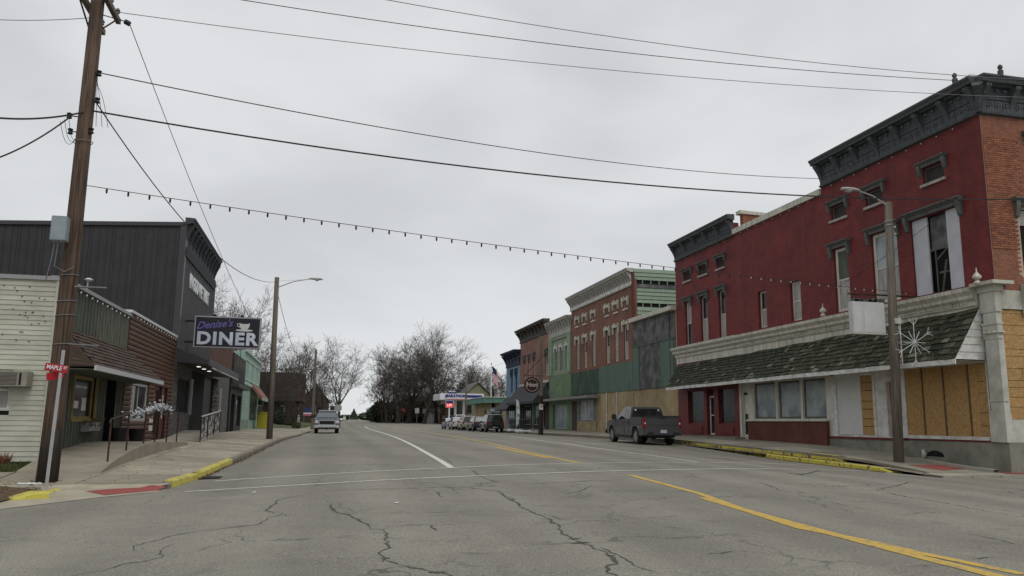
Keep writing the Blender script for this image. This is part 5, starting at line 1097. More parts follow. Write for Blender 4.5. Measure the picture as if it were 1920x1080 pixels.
text('MAPLE', .112, slw, o, basis_mtx(Mc+ex*-.035+en*.012*(-1 if en.y > 0 else 1)+Vector((0, -.008, 0)), ex, ez, (-en if en.y > 0 else en)), ext=.001, off=.002, sx=.85); text('ST', .07, slw, o, basis_mtx(Mc+ex*.16+ez*.02+Vector((0, -.012, 0)), ex, ez, (-en if en.y > 0 else en)), ext=.001, off=.002, sx=.85)
Mc2 = on_y(104, 704, g.y+.05); b, *_ = plate(Mc2, (.45, .9, .2), .42, .14, .006, sr); b.build('name_plate', sr, ss)
tr = at(57, 915, fn=WC); rg = B(); 
for i in range(14): a = random.uniform(0, 6.3); q = random.uniform(.02, .1); rg.ball((tr.x+q*2.2*math.cos(a), tr.y+q*math.sin(a), tr.z+.08), random.uniform(.03, .06), 5, sz=.5)
tag(rg.build('plastic_litter', mat('litter_white', (.6, .62, .62), kind='plain')), 'crumpled white plastic lying on the verge beside the utility pole', 'litter')

def lamp_pole(loc, h, arm, label, wood, head_pt, z_arm, name='street_lamp', rod=True, r=.14, lamp='cobra', lean=0):
    loc = Vector(loc); t = thing(name, label, 'street lamp', loc); top = loc+Vector((lean, 0, h))
    B().tube([loc-Vector((0, 0, .3)), loc.lerp(top, .5), top], [r, r*.88, r*.72], 12).build('pole', wood, t, smooth=True)
    hp = Vector(head_pt); a = Vector((top.x, top.y, z_arm)); mid = a.lerp(hp, .5)+Vector((0, 0, (hp.z-a.z)*.18))
    am = B().tube([a, mid, hp], [.028, .026, .022], 6).build('arm', metalg, t)
    if rod: B().tube([top-Vector((0, 0, .2)), hp+(a-hp)*.15+Vector((0, 0, .04))], .008, 4).build('tie_rod', metalg, t)
    d = (hp-a); d.z = 0; d.normalize(); b = B(); q = Vector((-d.y, d.x, 0))
    st = [(-.1, .04, .04), (.05, .09, .07), (.25, .13, .09), (.5, .14, .09), (.72, .11, .07), (.78, .04, .03)]; vs = []
    for s, w_, hh in st:
        for k in range(8): an = 2*math.pi*k/8; vs.append(hp+d*s*.85+q*w_*math.cos(an)+Vector((0, 0, hh*math.sin(an)*(1 if math.sin(an) > 0 else (1.2 if lamp != 'cobra' else .5)))))
    b.add(vs, [(i*8+k, i*8+(k+1) % 8, (i+1)*8+(k+1) % 8, (i+1)*8+k) for i in range(5) for k in range(8)]+[tuple(range(8)), tuple(range(40, 48))])
    b.build('lamp_head', mat('lamp_alu', (.4, .4, .39), (.3, .3, .29), sc=5, rough=.5), t, smooth=True)
    g_ = B().lathe(hp+d*.36+Vector((0, 0, -.16 if lamp != 'cobra' else -.1)), [(.05, 0), (.12, .05), (.13, .1)], 10).build('lens', mat('lamp_lens', (.45, .46, .45), kind='plain', rough=.2), t)
    return t
g1 = at(1685, 866, fn=WR); hd = on_y(1606, 357, g1.y-.2)
t = lamp_pole(g1, 9.0, 0, 'grey wooden street lamp pole leaning slightly in front of the awning at the right corner', poleg, on_y(1608, 357, g1.y), on_y(1660, 387, g1.y).z, rod=False, r=.17, lean=.3)
for z in (8.3, 8.15, 4.0, 4.5): B().tube([(g1.x+.25-.05*(z < 6)+.14*math.cos(a), g1.y+.14*math.sin(a), g1.z+z) for a in lin(0, 2*math.pi, 10)], .012, 4, cap=False).build('band', metalg, t)
for z in (8.35, 8.6): B().ball((g1.x+.45, g1.y-.05, g1.z+z-.5), .045, 6).build('knob_insulator', white, t)
# snowflake decoration
sf = thing('snowflake_decoration', 'white wire snowflake decoration mounted on the right street lamp pole', 'decoration', (g1.x+.9, g1.y-.1, 4.3))
c0 = on_y(1715, 642, g1.y-1.0); wm = mat('tinsel_white', (.62, .63, .63), kind='plain')
b = B(); b.box(g1.x+.3, g1.x+.33, g1.y-.14, g1.y-.1, c0.z-.7, c0.z+1.0); b.build('mounting_bar', white, sf); B().box(g1.x+.1, g1.x+.32, g1.y-.2, g1.y, c0.z+.72, c0.z+.92).build('mounting_box', white, sf)
for k in range(12):
    a = math.pi*k/6+math.pi/2; l = .72 if k % 2 == 0 else .42; d = Vector((math.cos(a), 0, math.sin(a))); b = B(); b.tube([c0+d*.05, c0+d*l], .011, 4)
    if k % 2 == 0:
        for s in (-.75, .75): d2 = Vector((math.cos(a+s), 0, math.sin(a+s))); b.tube([c0+d*l*.82, c0+d*l*.82+d2*.24], .009, 4)
    b.build('spoke', wm, sf)
B().ball(c0, .06, 8).build('hub', white, sf); B().tube([c0, (g1.x+.31, g1.y-.12, c0.z)], .014, 4).build('bracket_arm', white, sf)
# second lamp on the left
g2 = at(505, 823, fn=WL); g2 = Vector((g2.x, g2.y, g2.z)); s2 = g2.y
lp = lamp_pole(g2, on_y(516, 520, s2).z-g2.z, 0, 'wooden street lamp pole with long arm at the left kerb beyond the diner', poleg, on_y(582, 523, s2), on_y(521, 540, s2).z, r=.17, lean=-.1)
g3 = at(585, 806, fn=Gt); t3 = on_y(590, 655, g3.y)
p3_ = thing('utility_pole', 'slim grey utility pole on the grass verge behind the silver pickup truck', 'utility pole', g3); B().tube([g3-Vector((0, 0, .2)), Vector((g3.x, g3.y, t3.z))], [.17, .12], 8).build('shaft', poleg, p3_); B().box(g3.x-.7, g3.x+.5, g3.y-.06, g3.y+.06, t3.z-2.3, t3.z-2.2).build('crossarm', poleg, p3_)
# pole with the round cafe sign
g4 = at(1014, 812, fn=WR); t4 = thing('utility_pole', 'dark wooden pole carrying the round hanging sign at the right kerb', 'utility pole', g4); z4 = on_y(1013, 630, g4.y).z
B().tube([g4-Vector((0, 0, .2)), Vector((g4.x, g4.y, g4.z+3)), Vector((g4.x-.05, g4.y, z4))], [.2, .18, .13], 10).build('shaft', poleg, t4); B().tube([g4-Vector((0, 0, .2)), g4+Vector((0, 0, 3.0))], [.208, .19], 10).build('dark_band', tarm, t4)
c4 = on_y(997, 722, g4.y-.1); rs = thing('round_sign', 'round dark brown cafe sign hanging from an iron bracket on the pole', 'sign', c4); R4 = .66
b = B(); b.prism([(c4.x+R4*math.cos(a), c4.y, c4.z+R4*math.sin(a)) for a in [2*math.pi*k/28 for k in range(28)]], (0, -.08, 0)); b.build('sign_disc', mat('sign_brown', (.035, .014, .013), kind='plain'), rs)
b = B()
for a0, a1 in ((2.5, 4.0), (4.0, 6.9), (.75, 2.3)):
    pts = [(c4.x+.5*math.cos(a), c4.y-.09, c4.z+.5*math.sin(a)) for a in lin(a0, a1 if a1 < 6.5 else 6.9, 12)]; b.tube(pts, .025, 4)
b.build('ring_print', mat('sign_cream', (.4, .37, .33), kind='plain'), rs); text('Nest', .46, MATS['sign_cream'], rs, basis_mtx((c4.x, c4.y-.1, c4.z+.02), (1, 0, 0), (0, 0, 1), (0, -1, 0)), ext=.01, off=.012)
b = B(); b.tube([(c4.x-.6, c4.y, c4.z+R4+.1), (g4.x+.3, c4.y, c4.z+R4+.1)], .03, 5); b.tube([(c4.x, c4.y, c4.z+R4), (c4.x, c4.y, c4.z+R4+.1)], .02, 4); b.tube([(c4.x-.6, c4.y, c4.z+R4+.1), (g4.x+.3, c4.y, c4.z+R4+1.9)], .03, 5); b.build('bracket', rust, rs)
cp4 = on_y(1014.5, 763, g4.y-.22); np_ = thing('parking_sign', 'small white no parking sign on the dark pole', 'sign', cp4); b = B(); b.box(cp4.x-.16, cp4.x+.16, cp4.y-.01, cp4.y+.01, cp4.z-.23, cp4.z+.23); b.build('plate', white, np_)
b = B(); b.tube([(cp4.x+.1*math.cos(a), cp4.y-.015, cp4.z+.07+.1*math.sin(a)) for a in lin(0, 6.28, 12)], .012, 4, cap=False); b.tube([(cp4.x-.07, cp4.y-.015, cp4.z+.14), (cp4.x+.07, cp4.y-.015, cp4.z)], .01, 4); b.build('ring_print', sr, np_); text('P', .15, blackm, np_, basis_mtx((cp4.x, cp4.y-.012, cp4.z+.07), (1, 0, 0), (0, 0, 1), (0, -1, 0)), ext=.001)
# wreath star on the awning end
sw_ = thing('snowflake_decoration', 'dark wire star decoration on the pole beside the charcoal awning', 'decoration', (g4.x+1, g4.y, 4.4)); cc4 = on_y(1030, 735, g4.y)
for k in range(8): a = math.pi*k/8; d = Vector((math.cos(a), 0, math.sin(a)))*.62; B().tube([cc4-d, cc4+d], .012, 4).build('spoke', wireg, sw_)
# feather flags
for i, (px, pb, pt, col, lab) in enumerate(((968, 808, 748, (.25, .3, .28), 'patterned feather flag beside the charcoal awning'), (999, 806, 738, (.1, .22, .19), 'teal feather flag under the round brown sign'), (941, 790, 745, (.03, .1, .07), 'dark green feather flag with a white cross behind the parked cars'))):
    Yf = (76, 76, 110)[i]; p0, p1 = on_y(px, pb, Yf), on_y(px, pt, Yf); p0.z = WR(19, Yf) if Yf < 110 else p0.z; t = thing('feather_flag', lab, 'flag', p0); B().tube([p0, p1], .02, 5).build('pole', white, t)
    w = .32 if i < 2 else .75; hh = p1.z-p0.z; s_ = -1 if i == 2 else 1
    prof = [(0, .99), (s_*w*.6, .93), (s_*w, .8), (s_*w*1.0, .5), (s_*w*.75, .22), (0, .12)]
    f_ = B(); f_.prism([(p0.x+a, p0.y-.02+.03*math.sin(7*q), p0.z+hh*q) for a, q in prof], (0, -.012, 0)); f_.build('flag_cloth', mat('flag_cloth_%s' % 'abc'[i], col, tuple(v*(2.4 if i == 0 else .7) for v in col), sc=3, lo=.45, hi=.55), t)
    if i == 2: cx, cz = p0.x-.38, p0.z+hh*.38; B().box(cx-.1, cx+.1, p0.y-.06, p0.y-.04, cz-.45, cz+.4).box(cx-.34, cx+.34, p0.y-.062, p0.y-.042, cz-.12, cz+.1).build('cross_print', mat('cross_pale', (.35, .5, .55), kind='plain'), t)
# snow piles, railing in front of the salmon shop
for i, (px, py, n) in enumerate(((966, 808, 26), (982, 810, 18))):
    c = at(px, py, fn=WR); b = B()
    for k in range(n): b.ball((c.x+random.uniform(-.7, .7), c.y+random.uniform(-.8, .8), c.z+.05), random.uniform(.08, .22), 6, sz=.7)
    o = b.build('snow_pile', mat('old_snow', (.62, .64, .66), (.4, .4, .4), sc=4)); tag(o, ('heap of old snow at the foot of the patterned feather flag', 'smaller heap of old snow at the kerb left of the dark pole')[i], 'snow')
fr = thing('railing', 'black iron railing on the pavement under the charcoal awning', 'railing', (19.3, 80, .9)); b = B()
z = WR(19.2, 79); B().tube([(19.2, 75.5, z+1.0), (19.2, 83.5, z+1.0)], .03, 5).build('rail', blackm, fr); B().tube([(19.2, 75.5, z+.1), (19.2, 83.5, z+.1)], .03, 5).build('rail', blackm, fr)
bme_ = B().box(-.015, .015, -.015, .015, 0, 1.0).mesh('baluster', blackm)
for k in range(28): piece('baluster', bme_, fr, (19.2, 75.5+k*.295, z))
# ---- wires
wire((MP.x+.2, 19.15, 10.92), on_y(1935, 183, 20), .35, .009, 'thin upper wire running from the crossarm across the street below the other two', wireg)
wire((MP.x+.2, 18.3, 11.3), on_y(1935, 157, 20), .45, .01, 'upper wire crossing the sky to the tall corner cornice, middle of three')
wire((-4.2, 19.0, 12.4), on_y(1935, 150, 20), .5, .01, 'highest thin wire crossing the sky above the street', wireg)
wire((MP.x+.25, 18.2, 8.98), (20.3, 29.4, 12.0), .5, .013, 'twisted service cable rising to the far edge of the tall red block')
wire((MP.x+.1, 18.25, 8.12), on_y(1935, 373, 20), .62, .021, 'thick black twisted cable crossing the whole picture in front of the red building')
wire((MP.x+.1, 18.25, 8.12), on_y(-40, 217, 17), .12, .021, 'thick black cable leaving the pole towards the left edge')
wire((MP.x-.1, 18.3, 10.3), on_y(-40, 35, 18.3), .05, .008, 'thin level wire leaving the pole top towards the left edge', wireg)
wire((MP.x-.25, 18.2, 7.95), on_y(-30, 305, 17), .12, .016, 'slanting service cable running down left from the pole')
wire((MP.x+.2, 18.2, 8.3), (g2.x-.1, g2.y, on_y(515, 528, s2).z), 1.15, .014, 'cable drooping from the corner pole to the left street lamp')
wire((MP.x+.7, 18.3, 10.25), (-3.6, 38.5, 6.2), .25, .01, 'thin guy wire slanting down to the top of the diner sign', wireg)
wire((g2.x, g2.y, on_y(525, 552, s2).z), (g3.x-.5, g3.y, t3.z-.4), 2.0, .016, 'cable drooping from the left street lamp to the far utility pole')
wire((g3.x, g3.y, t3.z-2.2), (-14, g3.y+4, t3.z-2.1), .1, .02, 'short wire from the far left utility pole to the brown house')
wire((20.3, 22.0, 8.9), (20.2, 29.4, 6.9), .15, .008, 'thin dark wire lying across the upper red wall')
wire((18.5, 75, 8.0), (18.1, 104, 8.0), .3, .012, 'faint wire from the round sign pole to the far lamp', wireg)
ca = Vector((MP.x+.15, 18.2, 6.42)); cb_ = Vector((20.35, 24.3, 6.2)); pts = cat(ca, cb_, .18, 60)
sl_ = thing('string_lights', 'long string of hanging light bulbs crossing the street from pole to red building', 'lights', ca); B().tube(pts, .009, 4).build('wire', wirem, sl_)
mdark = B().lathe((0, 0, 0), [(.01, 0), (.022, -.02), (.022, -.08), (.012, -.11)], 6).mesh('bulb', blackm); mlite = B().lathe((0, 0, 0), [(.01, 0), (.018, -.03), (.02, -.05), (.01, -.065)], 6).mesh('bulb', mat('bulb_dull', (.4, .38, .38), kind='plain'))
tot = 62
for k in range(1, tot): s = k/tot; p = ca.lerp(cb_, s)-Vector((0, 0, 4*.18*s*(1-s))); piece('bulb', mdark if s < .7 else mlite, sl_, p)

# ================================================================ VEHICLES
tyre = mat('tyre_rubber', (.018, .018, .018), (.03, .029, .027), sc=9, rough=.9); rimm = mat('alloy_rim', (.34, .34, .35), kind='plain', rough=.35, metal=.25); cglass = mat('car_glass', (.012, .014, .016), kind='plain', rough=.05, spec=.8)
tail = mat('tail_lamp', (.2, .008, .014), kind='plain', rough=.2, spec=.6); headl = mat('head_lamp', (.5, .52, .55), kind='plain', rough=.15, spec=.8); chrome = mat('bright_metal', (.5, .5, .52), kind='plain', rough=.25, metal=.8); plast = mat('car_plastic', (.022, .022, .024), kind='plain', rough=.6); platem = mat('number_plate_white', (.5, .52, .55), (.25, .28, .35), sc=20, lo=.45, hi=.55)
def paint(n, c): return mat(n, c, kind='plain', rough=.2, spec=.6, metal=.3)
def wheel(root, x, y, r, w, spare=False):
    s = 1 if x > 0 else -1
    def L(prof, n=20):
        k = len(prof); vs = []
        for rr, xx in prof:
            for j in range(n):
                a = 2*math.pi*j/n
                vs.append((x+s*xx, y+rr*math.cos(a), r+rr*math.sin(a)) if not spare else (x+rr*math.cos(a), y+xx, spare+rr*math.sin(a)))
        fs = [(i*n+j, i*n+(j+1) % n, (i+1)*n+(j+1) % n, (i+1)*n+j) for i in range(k-1) for j in range(n)]+[tuple(range(n)), tuple(range((k-1)*n, k*n))]
        return B().add(vs, fs)
    wh = L([(r*.6, -w), (r*.92, -w), (r, -w+.04), (r, -.04), (r*.93, 0), (r*.64, -.005), (r*.62, -.06)]).build('wheel', tyre, root, smooth=False)
    L([(r*.63, -.05), (r*.63, -.012), (r*.58, -.01), (r*.55, -.05)], 20).build('rim', rimm, wh)
    b = B()
    for k in range(6):
        a = 2*math.pi*k/6+.3; vs = []
        for rr, hw in ((.05, .045), (r*.57, .04)):
            for q in (-1, 1):
                for dx in (-.035, -.008):
                    yy = rr*math.cos(a)-q*hw*math.sin(a); zz = rr*math.sin(a)+q*hw*math.cos(a); vs.append((x+s*dx, y+yy, r+zz) if not spare else (x+yy, y+dx, spare+zz))
        b.add(vs, [(0, 1, 3, 2), (4, 6, 7, 5), (0, 2, 6, 4), (1, 5, 7, 3), (0, 4, 5, 1), (2, 3, 7, 6)])
    b.build('spokes', rimm, wh); return wh
def arch_outline(pts_top, y0, y1, zb, wheels, ra):
    """closed side outline: pts_top runs front to rear; arches cut in the underside"""
    out = list(pts_top); 
    for wy, wz in sorted(wheels):          # from rear to front
        a0 = math.asin(max(-1, min(1, (zb-wz)/ra)))
        for k in range(9): a = math.pi-a0-(math.pi-2*a0)*k/8; out.append((wy+ra*math.cos(a), wz+ra*math.sin(a)))
    return out
def side_prism(outline, hw, mats, root, name, tumb=None, bev=.04):
    """extrude a (y, z) outline across; tumb(z, y) narrows the half width"""
    n = len(outline); vs = []
    for s in (-1, 1): vs += [(s*(tumb(y, z) if tumb else hw), y, z) for y, z in outline]
    b = B().add(vs, [tuple(range(n)), tuple(range(2*n-1, n-1, -1))]+[(i, (i+1) % n, (i+1) % n+n, i+n) for i in range(n)])
    return b.build(name, mats, root, bev=bev)
def patch(pts, tumb, s, off, mt, root, name):
    b = B(); o = [(s*(tumb(y, z)+off), y, z) for y, z in pts]; i_ = [(s*(tumb(y, z)-.01), y, z) for y, z in pts]; n = len(pts)
    return b.add(o+i_, [tuple(range(n)), tuple(range(2*n-1, n-1, -1))]+[(i, (i+1) % n, (i+1) % n+n, i+n) for i in range(n)]).build(name, mt, root)
def place(t, loc, rz): t.location = loc; t.rotation_euler = (0, 0, rz)
# pickup truck (length along y, front at +y)
def pickup(name, label, pm_, L=5.85, H=1.9, front=False, acc=chrome):
    tb_k = .42 if front else .26
    t = thing(name, label, 'pickup truck', (0, 0, 0), rz=1e-6); hw = 1.0; h2 = L/2; r = .41; wf, wr_ = h2-.98, -h2+1.2
    def tb(y, z): w = hw-.045*((abs(y)/h2)**6)-.03*max(0, (.75-z))/.4; return w-(.0 if z < 1.12 else (z-1.12)*.08)
    top = [(h2-.05, .45), (h2, .62), (h2-.02, 1.0), (h2-.14, 1.13), (h2-.9, 1.2), (h2-1.45, 1.24), (h2-1.7, 1.25), (-h2+2.1, 1.27), (-h2+2.05, .95), (-h2+.12, .95), (-h2+.1, .5)]
    body = side_prism(arch_outline(top, 0, 0, .42, [(wr_, r), (wf, r)], .5), hw, pm_, t, 'body', tb, .03)
    # cab
    def tc_(y, z): return hw-.03-max(0, z-1.2)*tb_k
    cab = [(h2-1.55, 1.22), (h2-2.25, 1.66), (h2-2.5, H-.06), (h2-2.9, H), (-h2+2.45, H-.01), (-h2+2.15, H-.06), (-h2+2.0, 1.22)]
    side_prism(cab, hw, pm_, t, 'cab', tc_, .035)
    def quadbar(p, nm, mt, off=.012):
        return patch(p, tc_, 1, off, mt, t, nm), patch(p, tc_, -1, off, mt, t, nm)
    quadbar([(h2-1.95, 1.28), (h2-2.35, 1.6), (h2-2.55, H-.13), (h2-3.0, H-.12), (h2-3.05, 1.28)], 'side_window', cglass); quadbar([(h2-3.13, 1.28), (h2-3.08, H-.12), (-h2+2.62, H-.13), (-h2+2.4, 1.5), (-h2+2.38, 1.3)], 'side_window', cglass)
    # windscreen and rear window: panels on the sloping faces
    def across(y0, z0, y1, z1, mt, nm, ins=.06, off=.014, sgn=1):
        w0, w1 = tc_(y0, z0)-ins, tc_(y1, z1)-ins*1.3; nrm = Vector((0, (z1-z0), -(y1-y0))).normalized()*sgn; vs = [Vector(v) for v in ((-w0, y0, z0), (w0, y0, z0), (w1, y1, z1), (-w1, y1, z1))]
        return B().add([v+nrm*off for v in vs]+[v-nrm*.01 for v in vs], [(0, 1, 2, 3), (7, 6, 5, 4), (0, 4, 5, 1), (1, 5, 6, 2), (2, 6, 7, 3), (3, 7, 4, 0)]).build(nm, mt, t)
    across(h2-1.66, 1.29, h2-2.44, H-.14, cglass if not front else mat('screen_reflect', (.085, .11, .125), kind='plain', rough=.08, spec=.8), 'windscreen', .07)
    rw = across(-h2+2.03, 1.36, -h2+2.13, H-.12, cglass, 'rear_window', .08, .02, -1)
    for s in (-1, 1):
        B().box(s*.62-.05, s*.62+.05, -h2+2.07, -h2+2.09, H-.22, H-.14).build('sticker', white, t) if not front else None
        b = B(); b.box(min(s*.995, s*1.2), max(s*.995, s*1.2), h2-2.0, h2-1.94, 1.3, 1.34); m_ = b.build('mirror_arm', plast, t); B().box(min(s*1.06, s*1.3), max(s*1.06, s*1.3), h2-2.06, h2-1.9, 1.22, 1.5).build('mirror', plast, m_, bev=.03)
        B().box(min(s*.93, s*1.0), max(s*.93, s*1.0), -h2+.14, -h2+2.0, .95, 1.36).build('bed_side', pm_, t, bev=.03)
        for yy in (h2-1.62, -h2+2.12, h2-3.06):
            B().box(min(s*.985, s*1.003), max(s*.985, s*1.003), yy-.006, yy+.006, .55, 1.2).build('door_seam', plast, t)
        for yy in (h2-2.95, -h2+2.3): B().box(min(s*.99, s*1.03), max(s*.99, s*1.03), yy-.1, yy+.1, 1.06, 1.1).build('door_handle', plast if acc != chrome else acc, t)
        B().box(min(s*.9, s*.99), max(s*.9, s*.99), wr_+.6, wf-.6, .3, .44).build('running_board', plast, t)
    B().box(-.93, .93, -h2+.03, -h2+.14, .62, 1.4).box(-.8, .8, -h2+.012, -h2+.03, .98, 1.3).build('tailgate', pm_, t, bev=.02); B().box(-.93, .93, -h2+.0, -h2+.1, 1.38, 1.43).build('tailgate_lip', plast, t); B().box(-.15, .15, -h2+.0, -h2+.03, 1.28, 1.35).build('tailgate_handle', plast, t)
    for s in (-1, 1): B().box(min(s*.84, s*1.0), max(s*.84, s*1.0), -h2+.02, -h2+.28, .82, 1.33).build('tail_light', tail, t, bev=.02); B().box(min(s*.86, s*.93), max(s*.86, s*.93), -h2+.008, -h2+.02, 1.02, 1.1).build('reversing_light', white, t)
    bp = B().box(-.99, .99, -h2-.12, -h2+.1, .48, .78).build('rear_bumper', pm_ if not front else acc, t, bev=.04); B().box(-.82, -.5, -h2-.125, -h2-.1, .52, .64).build('bumper_step', plast, bp); B().box(.5, .82, -h2-.125, -h2-.1, .52, .64).build('bumper_step', plast, bp)
    B().box(-.16, .16, -h2-.14, -h2-.12, .6, .75).build('number_plate', platem, t); B().box(-.7, .7, -h2+.3, h2-.5, .34, .45).build('chassis', plast, t); B().tube([(.55, -h2+.8, .36), (.6, -h2+.05, .36)], .04, 8).build('exhaust', metalg, t); B().tube([(-.75, wr_, .42), (.75, wr_, .42)], .07, 8).ball((0, wr_, .42), .17, 10).build('axle', plast, t)
    # front end
    B().box(-.6, .6, h2-.03, h2+.06 if front else h2+.03, .72, 1.04).build('grille', blackm if acc == chrome else plast, t, bev=.02)
    b = B(); b.box(-.66, .66, h2-.02, h2+.045, 1.02, 1.08); b.box(-.66, -.6, h2-.02, h2+.045, .72, 1.02); b.box(.6, .66, h2-.02, h2+.045, .72, 1.02); b.box(-.66, .66, h2-.02, h2+.045, .68, .72); b.build('grille_surround', acc, t); B().lathe((0, h2+.05, .86), [(.1, -.05), (.1, .05)], 10).build('badge', acc, t) if not front else B().box(-.13, .13, h2+.03, h2+.05, .83, .92).build('badge', acc, t, bev=.02)
    for s in (-1, 1): B().box(min(s*.67, s*.96), max(s*.67, s*.96), h2-.14, h2+.01, .8, 1.05).build('headlight', headl, t, bev=.03)
    fb_ = B().box(-.99, .99, h2-.06, h2+.16, .45, .68).build('front_bumper', acc, t, bev=.04); B().box(-.7, .7, h2+.1, h2+.165, .36, .5).build('air_dam', plast, t); B().box(-.3, .3, h2+.165, h2+.175, .5, .62).build('number_plate', platem, t)
    for s in (-1, 1): B().lathe((s*.78, h2+.13, .56), [(.06, -.05), (.07, .0), (.06, .05)], 10).build('fog_light', headl, fb_)
    for x in (-.97, .97):
        for y in (wf, wr_): wheel(t, x, y, r, .27)
    return t
tk = pickup('parked_pickup', 'grey pickup truck seen from behind, parked at the right kerb before the tan brick wall', paint('gunmetal_paint', (.085, .087, .092)), acc=plast)
yk = 40.0; place(tk, (16.25, yk, G(16.25, yk)-.01), R_(-1.5)); tk.rotation_euler.x = R_(.4)
tf = pickup('parked_pickup', 'silver grey pickup truck facing the camera at the left kerb', paint('silver_blue_paint', (.05, .056, .062)), front=True); place(tf, (.25, 70.0, G(.25, 70)-.01), R_(180))
def suv(label, pm_, L, H, w, style, name='parked_car', spare=False, rack=False):
    t = thing(name, label, 'car', (0, 0, 0), rz=1e-6); hw = w/2; h2 = L/2; r = .35; wf, wr_ = h2-.9, -h2+.85; zb = .95 if style != 'sedan' else .92
    def tb(y, z): return hw-.05*((abs(y)/h2)**5)
    top = [(h2-.05, .4), (h2, .55), (h2-.03, .8), (h2-.35, .93), (h2-1.15, zb+.03), (-h2+.06, zb+.04), (-h2, .7), (-h2+.04, .42)]
    side_prism(arch_outline(top, 0, 0, .36, [(wr_, r), (wf, r)], .42), hw, pm_, t, 'body', tb, .05)
    def tc_(y, z): return hw-.04-max(0, z-zb)*.24
    cab = [(h2-1.05, zb), (h2-1.75, H-.08), (h2-2.1, H-.01), (-h2+.5, H), (-h2+.22, H-.06), (-h2+.04, zb)]
    side_prism(cab, hw, pm_, t, 'cabin', tc_, .04)
    for s in (-1, 1):
        patch([(h2-1.35, zb+.07), (h2-1.85, H-.14), (h2-2.3, H-.12), (h2-2.35, zb+.07)], tc_, s, .012, cglass, t, 'side_window'); patch([(h2-2.43, zb+.07), (h2-2.4, H-.12), (-h2+1.15, H-.12), (-h2+1.05, zb+.07)], tc_, s, .012, cglass, t, 'side_window'); patch([(-h2+.98, zb+.09), (-h2+1.05, H-.12), (-h2+.42, H-.14), (-h2+.28, zb+.12)], tc_, s, .012, cglass, t, 'side_window')
        B().box(min(s*(hw-.03), s*(hw+.17)), max(s*(hw-.03), s*(hw+.17)), h2-1.7, h2-1.55, zb+.02, zb+.17).build('mirror', plast, t, bev=.03)
        B().box(min(s*(hw-.24), s*(hw-.03)), max(s*(hw-.24), s*(hw-.03)), -h2-.015, -h2+.1, .72 if style == 'suv' else .78, 1.05).build('tail_light', tail, t, bev=.02); B().box(min(s*(hw-.35), s*(hw-.08)), max(s*(hw-.35), s*(hw-.08)), h2-.1, h2+.01, .62, .78).build('headlight', headl, t, bev=.02)
    B().box(-hw+.02, hw-.02, -h2-.06, -h2+.08, .4, .6).build('rear_bumper', plast if style == 'suv' else pm_, t, bev=.03); B().box(-.26, .26, -h2-.07, -h2-.055, .62 if not spare else .45, .75 if not spare else .57).build('number_plate', platem, t); B().box(-hw+.02, hw-.02, h2-.05, h2+.04, .36, .58).build('front_bumper', plast, t, bev=.03)
    w0, w1 = tc_(0, zb)-.1, tc_(0, H)-.12; y0, y1 = -h2+.035, -h2+.2; B().add([(-w0, y0-.01, zb+.1), (w0, y0-.01, zb+.1), (w1, y1-.02, H-.1), (-w1, y1-.02, H-.1), (-w0, y0+.04, zb+.1), (w0, y0+.04, zb+.1), (w1, y1+.03, H-.1), (-w1, y1+.03, H-.1)], [(0, 1, 2, 3), (7, 6, 5, 4), (0, 4, 5, 1), (1, 5, 6, 2), (2, 6, 7, 3), (3, 7, 4, 0)]).build('rear_window', cglass, t)
    y0, y1 = h2-1.13, h2-1.72; B().add([(-w0, y0+.0, zb+.07), (w0, y0, zb+.07), (w1, y1, H-.1), (-w1, y1, H-.1), (-w0, y0-.06, zb+.05), (w0, y0-.06, zb+.05), (w1, y1-.06, H-.12), (-w1, y1-.06, H-.12)], [(0, 1, 2, 3), (7, 6, 5, 4), (0, 4, 5, 1), (1, 5, 6, 2), (2, 6, 7, 3), (3, 7, 4, 0)]).build('windscreen', cglass, t)
    if rack:
        for s in (-1, 1): B().box(s*(hw-.28)-.02, s*(hw-.28)+.02, -h2+.6, h2-2.2, H+.01, H+.05).build('roof_rail', plast, t)
    for x in (-hw+.02, hw-.02):
        for y in (wf, wr_): wheel(t, x, y, r, .22)
    if spare: 
        wheel(t, .12, -h2-.28, .36, -.2, spare=.98)
    return t
cars = [(suv('dark off road car with a spare wheel on its back, nearest of the row', paint('black_green_paint', (.02, .022, .02)), 4.3, 1.8, 1.84, 'suv', spare=True, rack=True), 16.55, 80.5),
 (suv('dark blue grey hatchback parked ahead of the car with the spare wheel', paint('dark_slate_paint', (.03, .035, .045)), 4.4, 1.62, 1.8, 'hatch'), 16.6, 88.0),
 (suv('tan gold sport utility car in the middle of the parked row', paint('tan_gold_paint', (.3, .27, .21)), 4.6, 1.72, 1.84, 'hatch', rack=True), 16.65, 95.5),
 (suv('light silver car with red tail lamps parked ahead of the tan one', paint('silver_paint', (.42, .43, .45)), 4.5, 1.6, 1.8, 'hatch'), 16.7, 103.2),
 (suv('silver blue car at the far end of the parked row', paint('blue_silver_paint', (.22, .26, .32)), 4.4, 1.5, 1.78, 'hatch'), 16.75, 110.0),
 (suv('white high roofed car standing on the forecourt behind the parked row', paint('white_car_paint', (.5, .5, .5)), 4.8, 1.9, 1.9, 'suv'), 19.6, 120.0)]
for c, x, y in cars: place(c, (x, y, G(x, y)), R_(-1.2)); c['group'] = 'cars parked along the right kerb'
del cars[-1][0]['group']

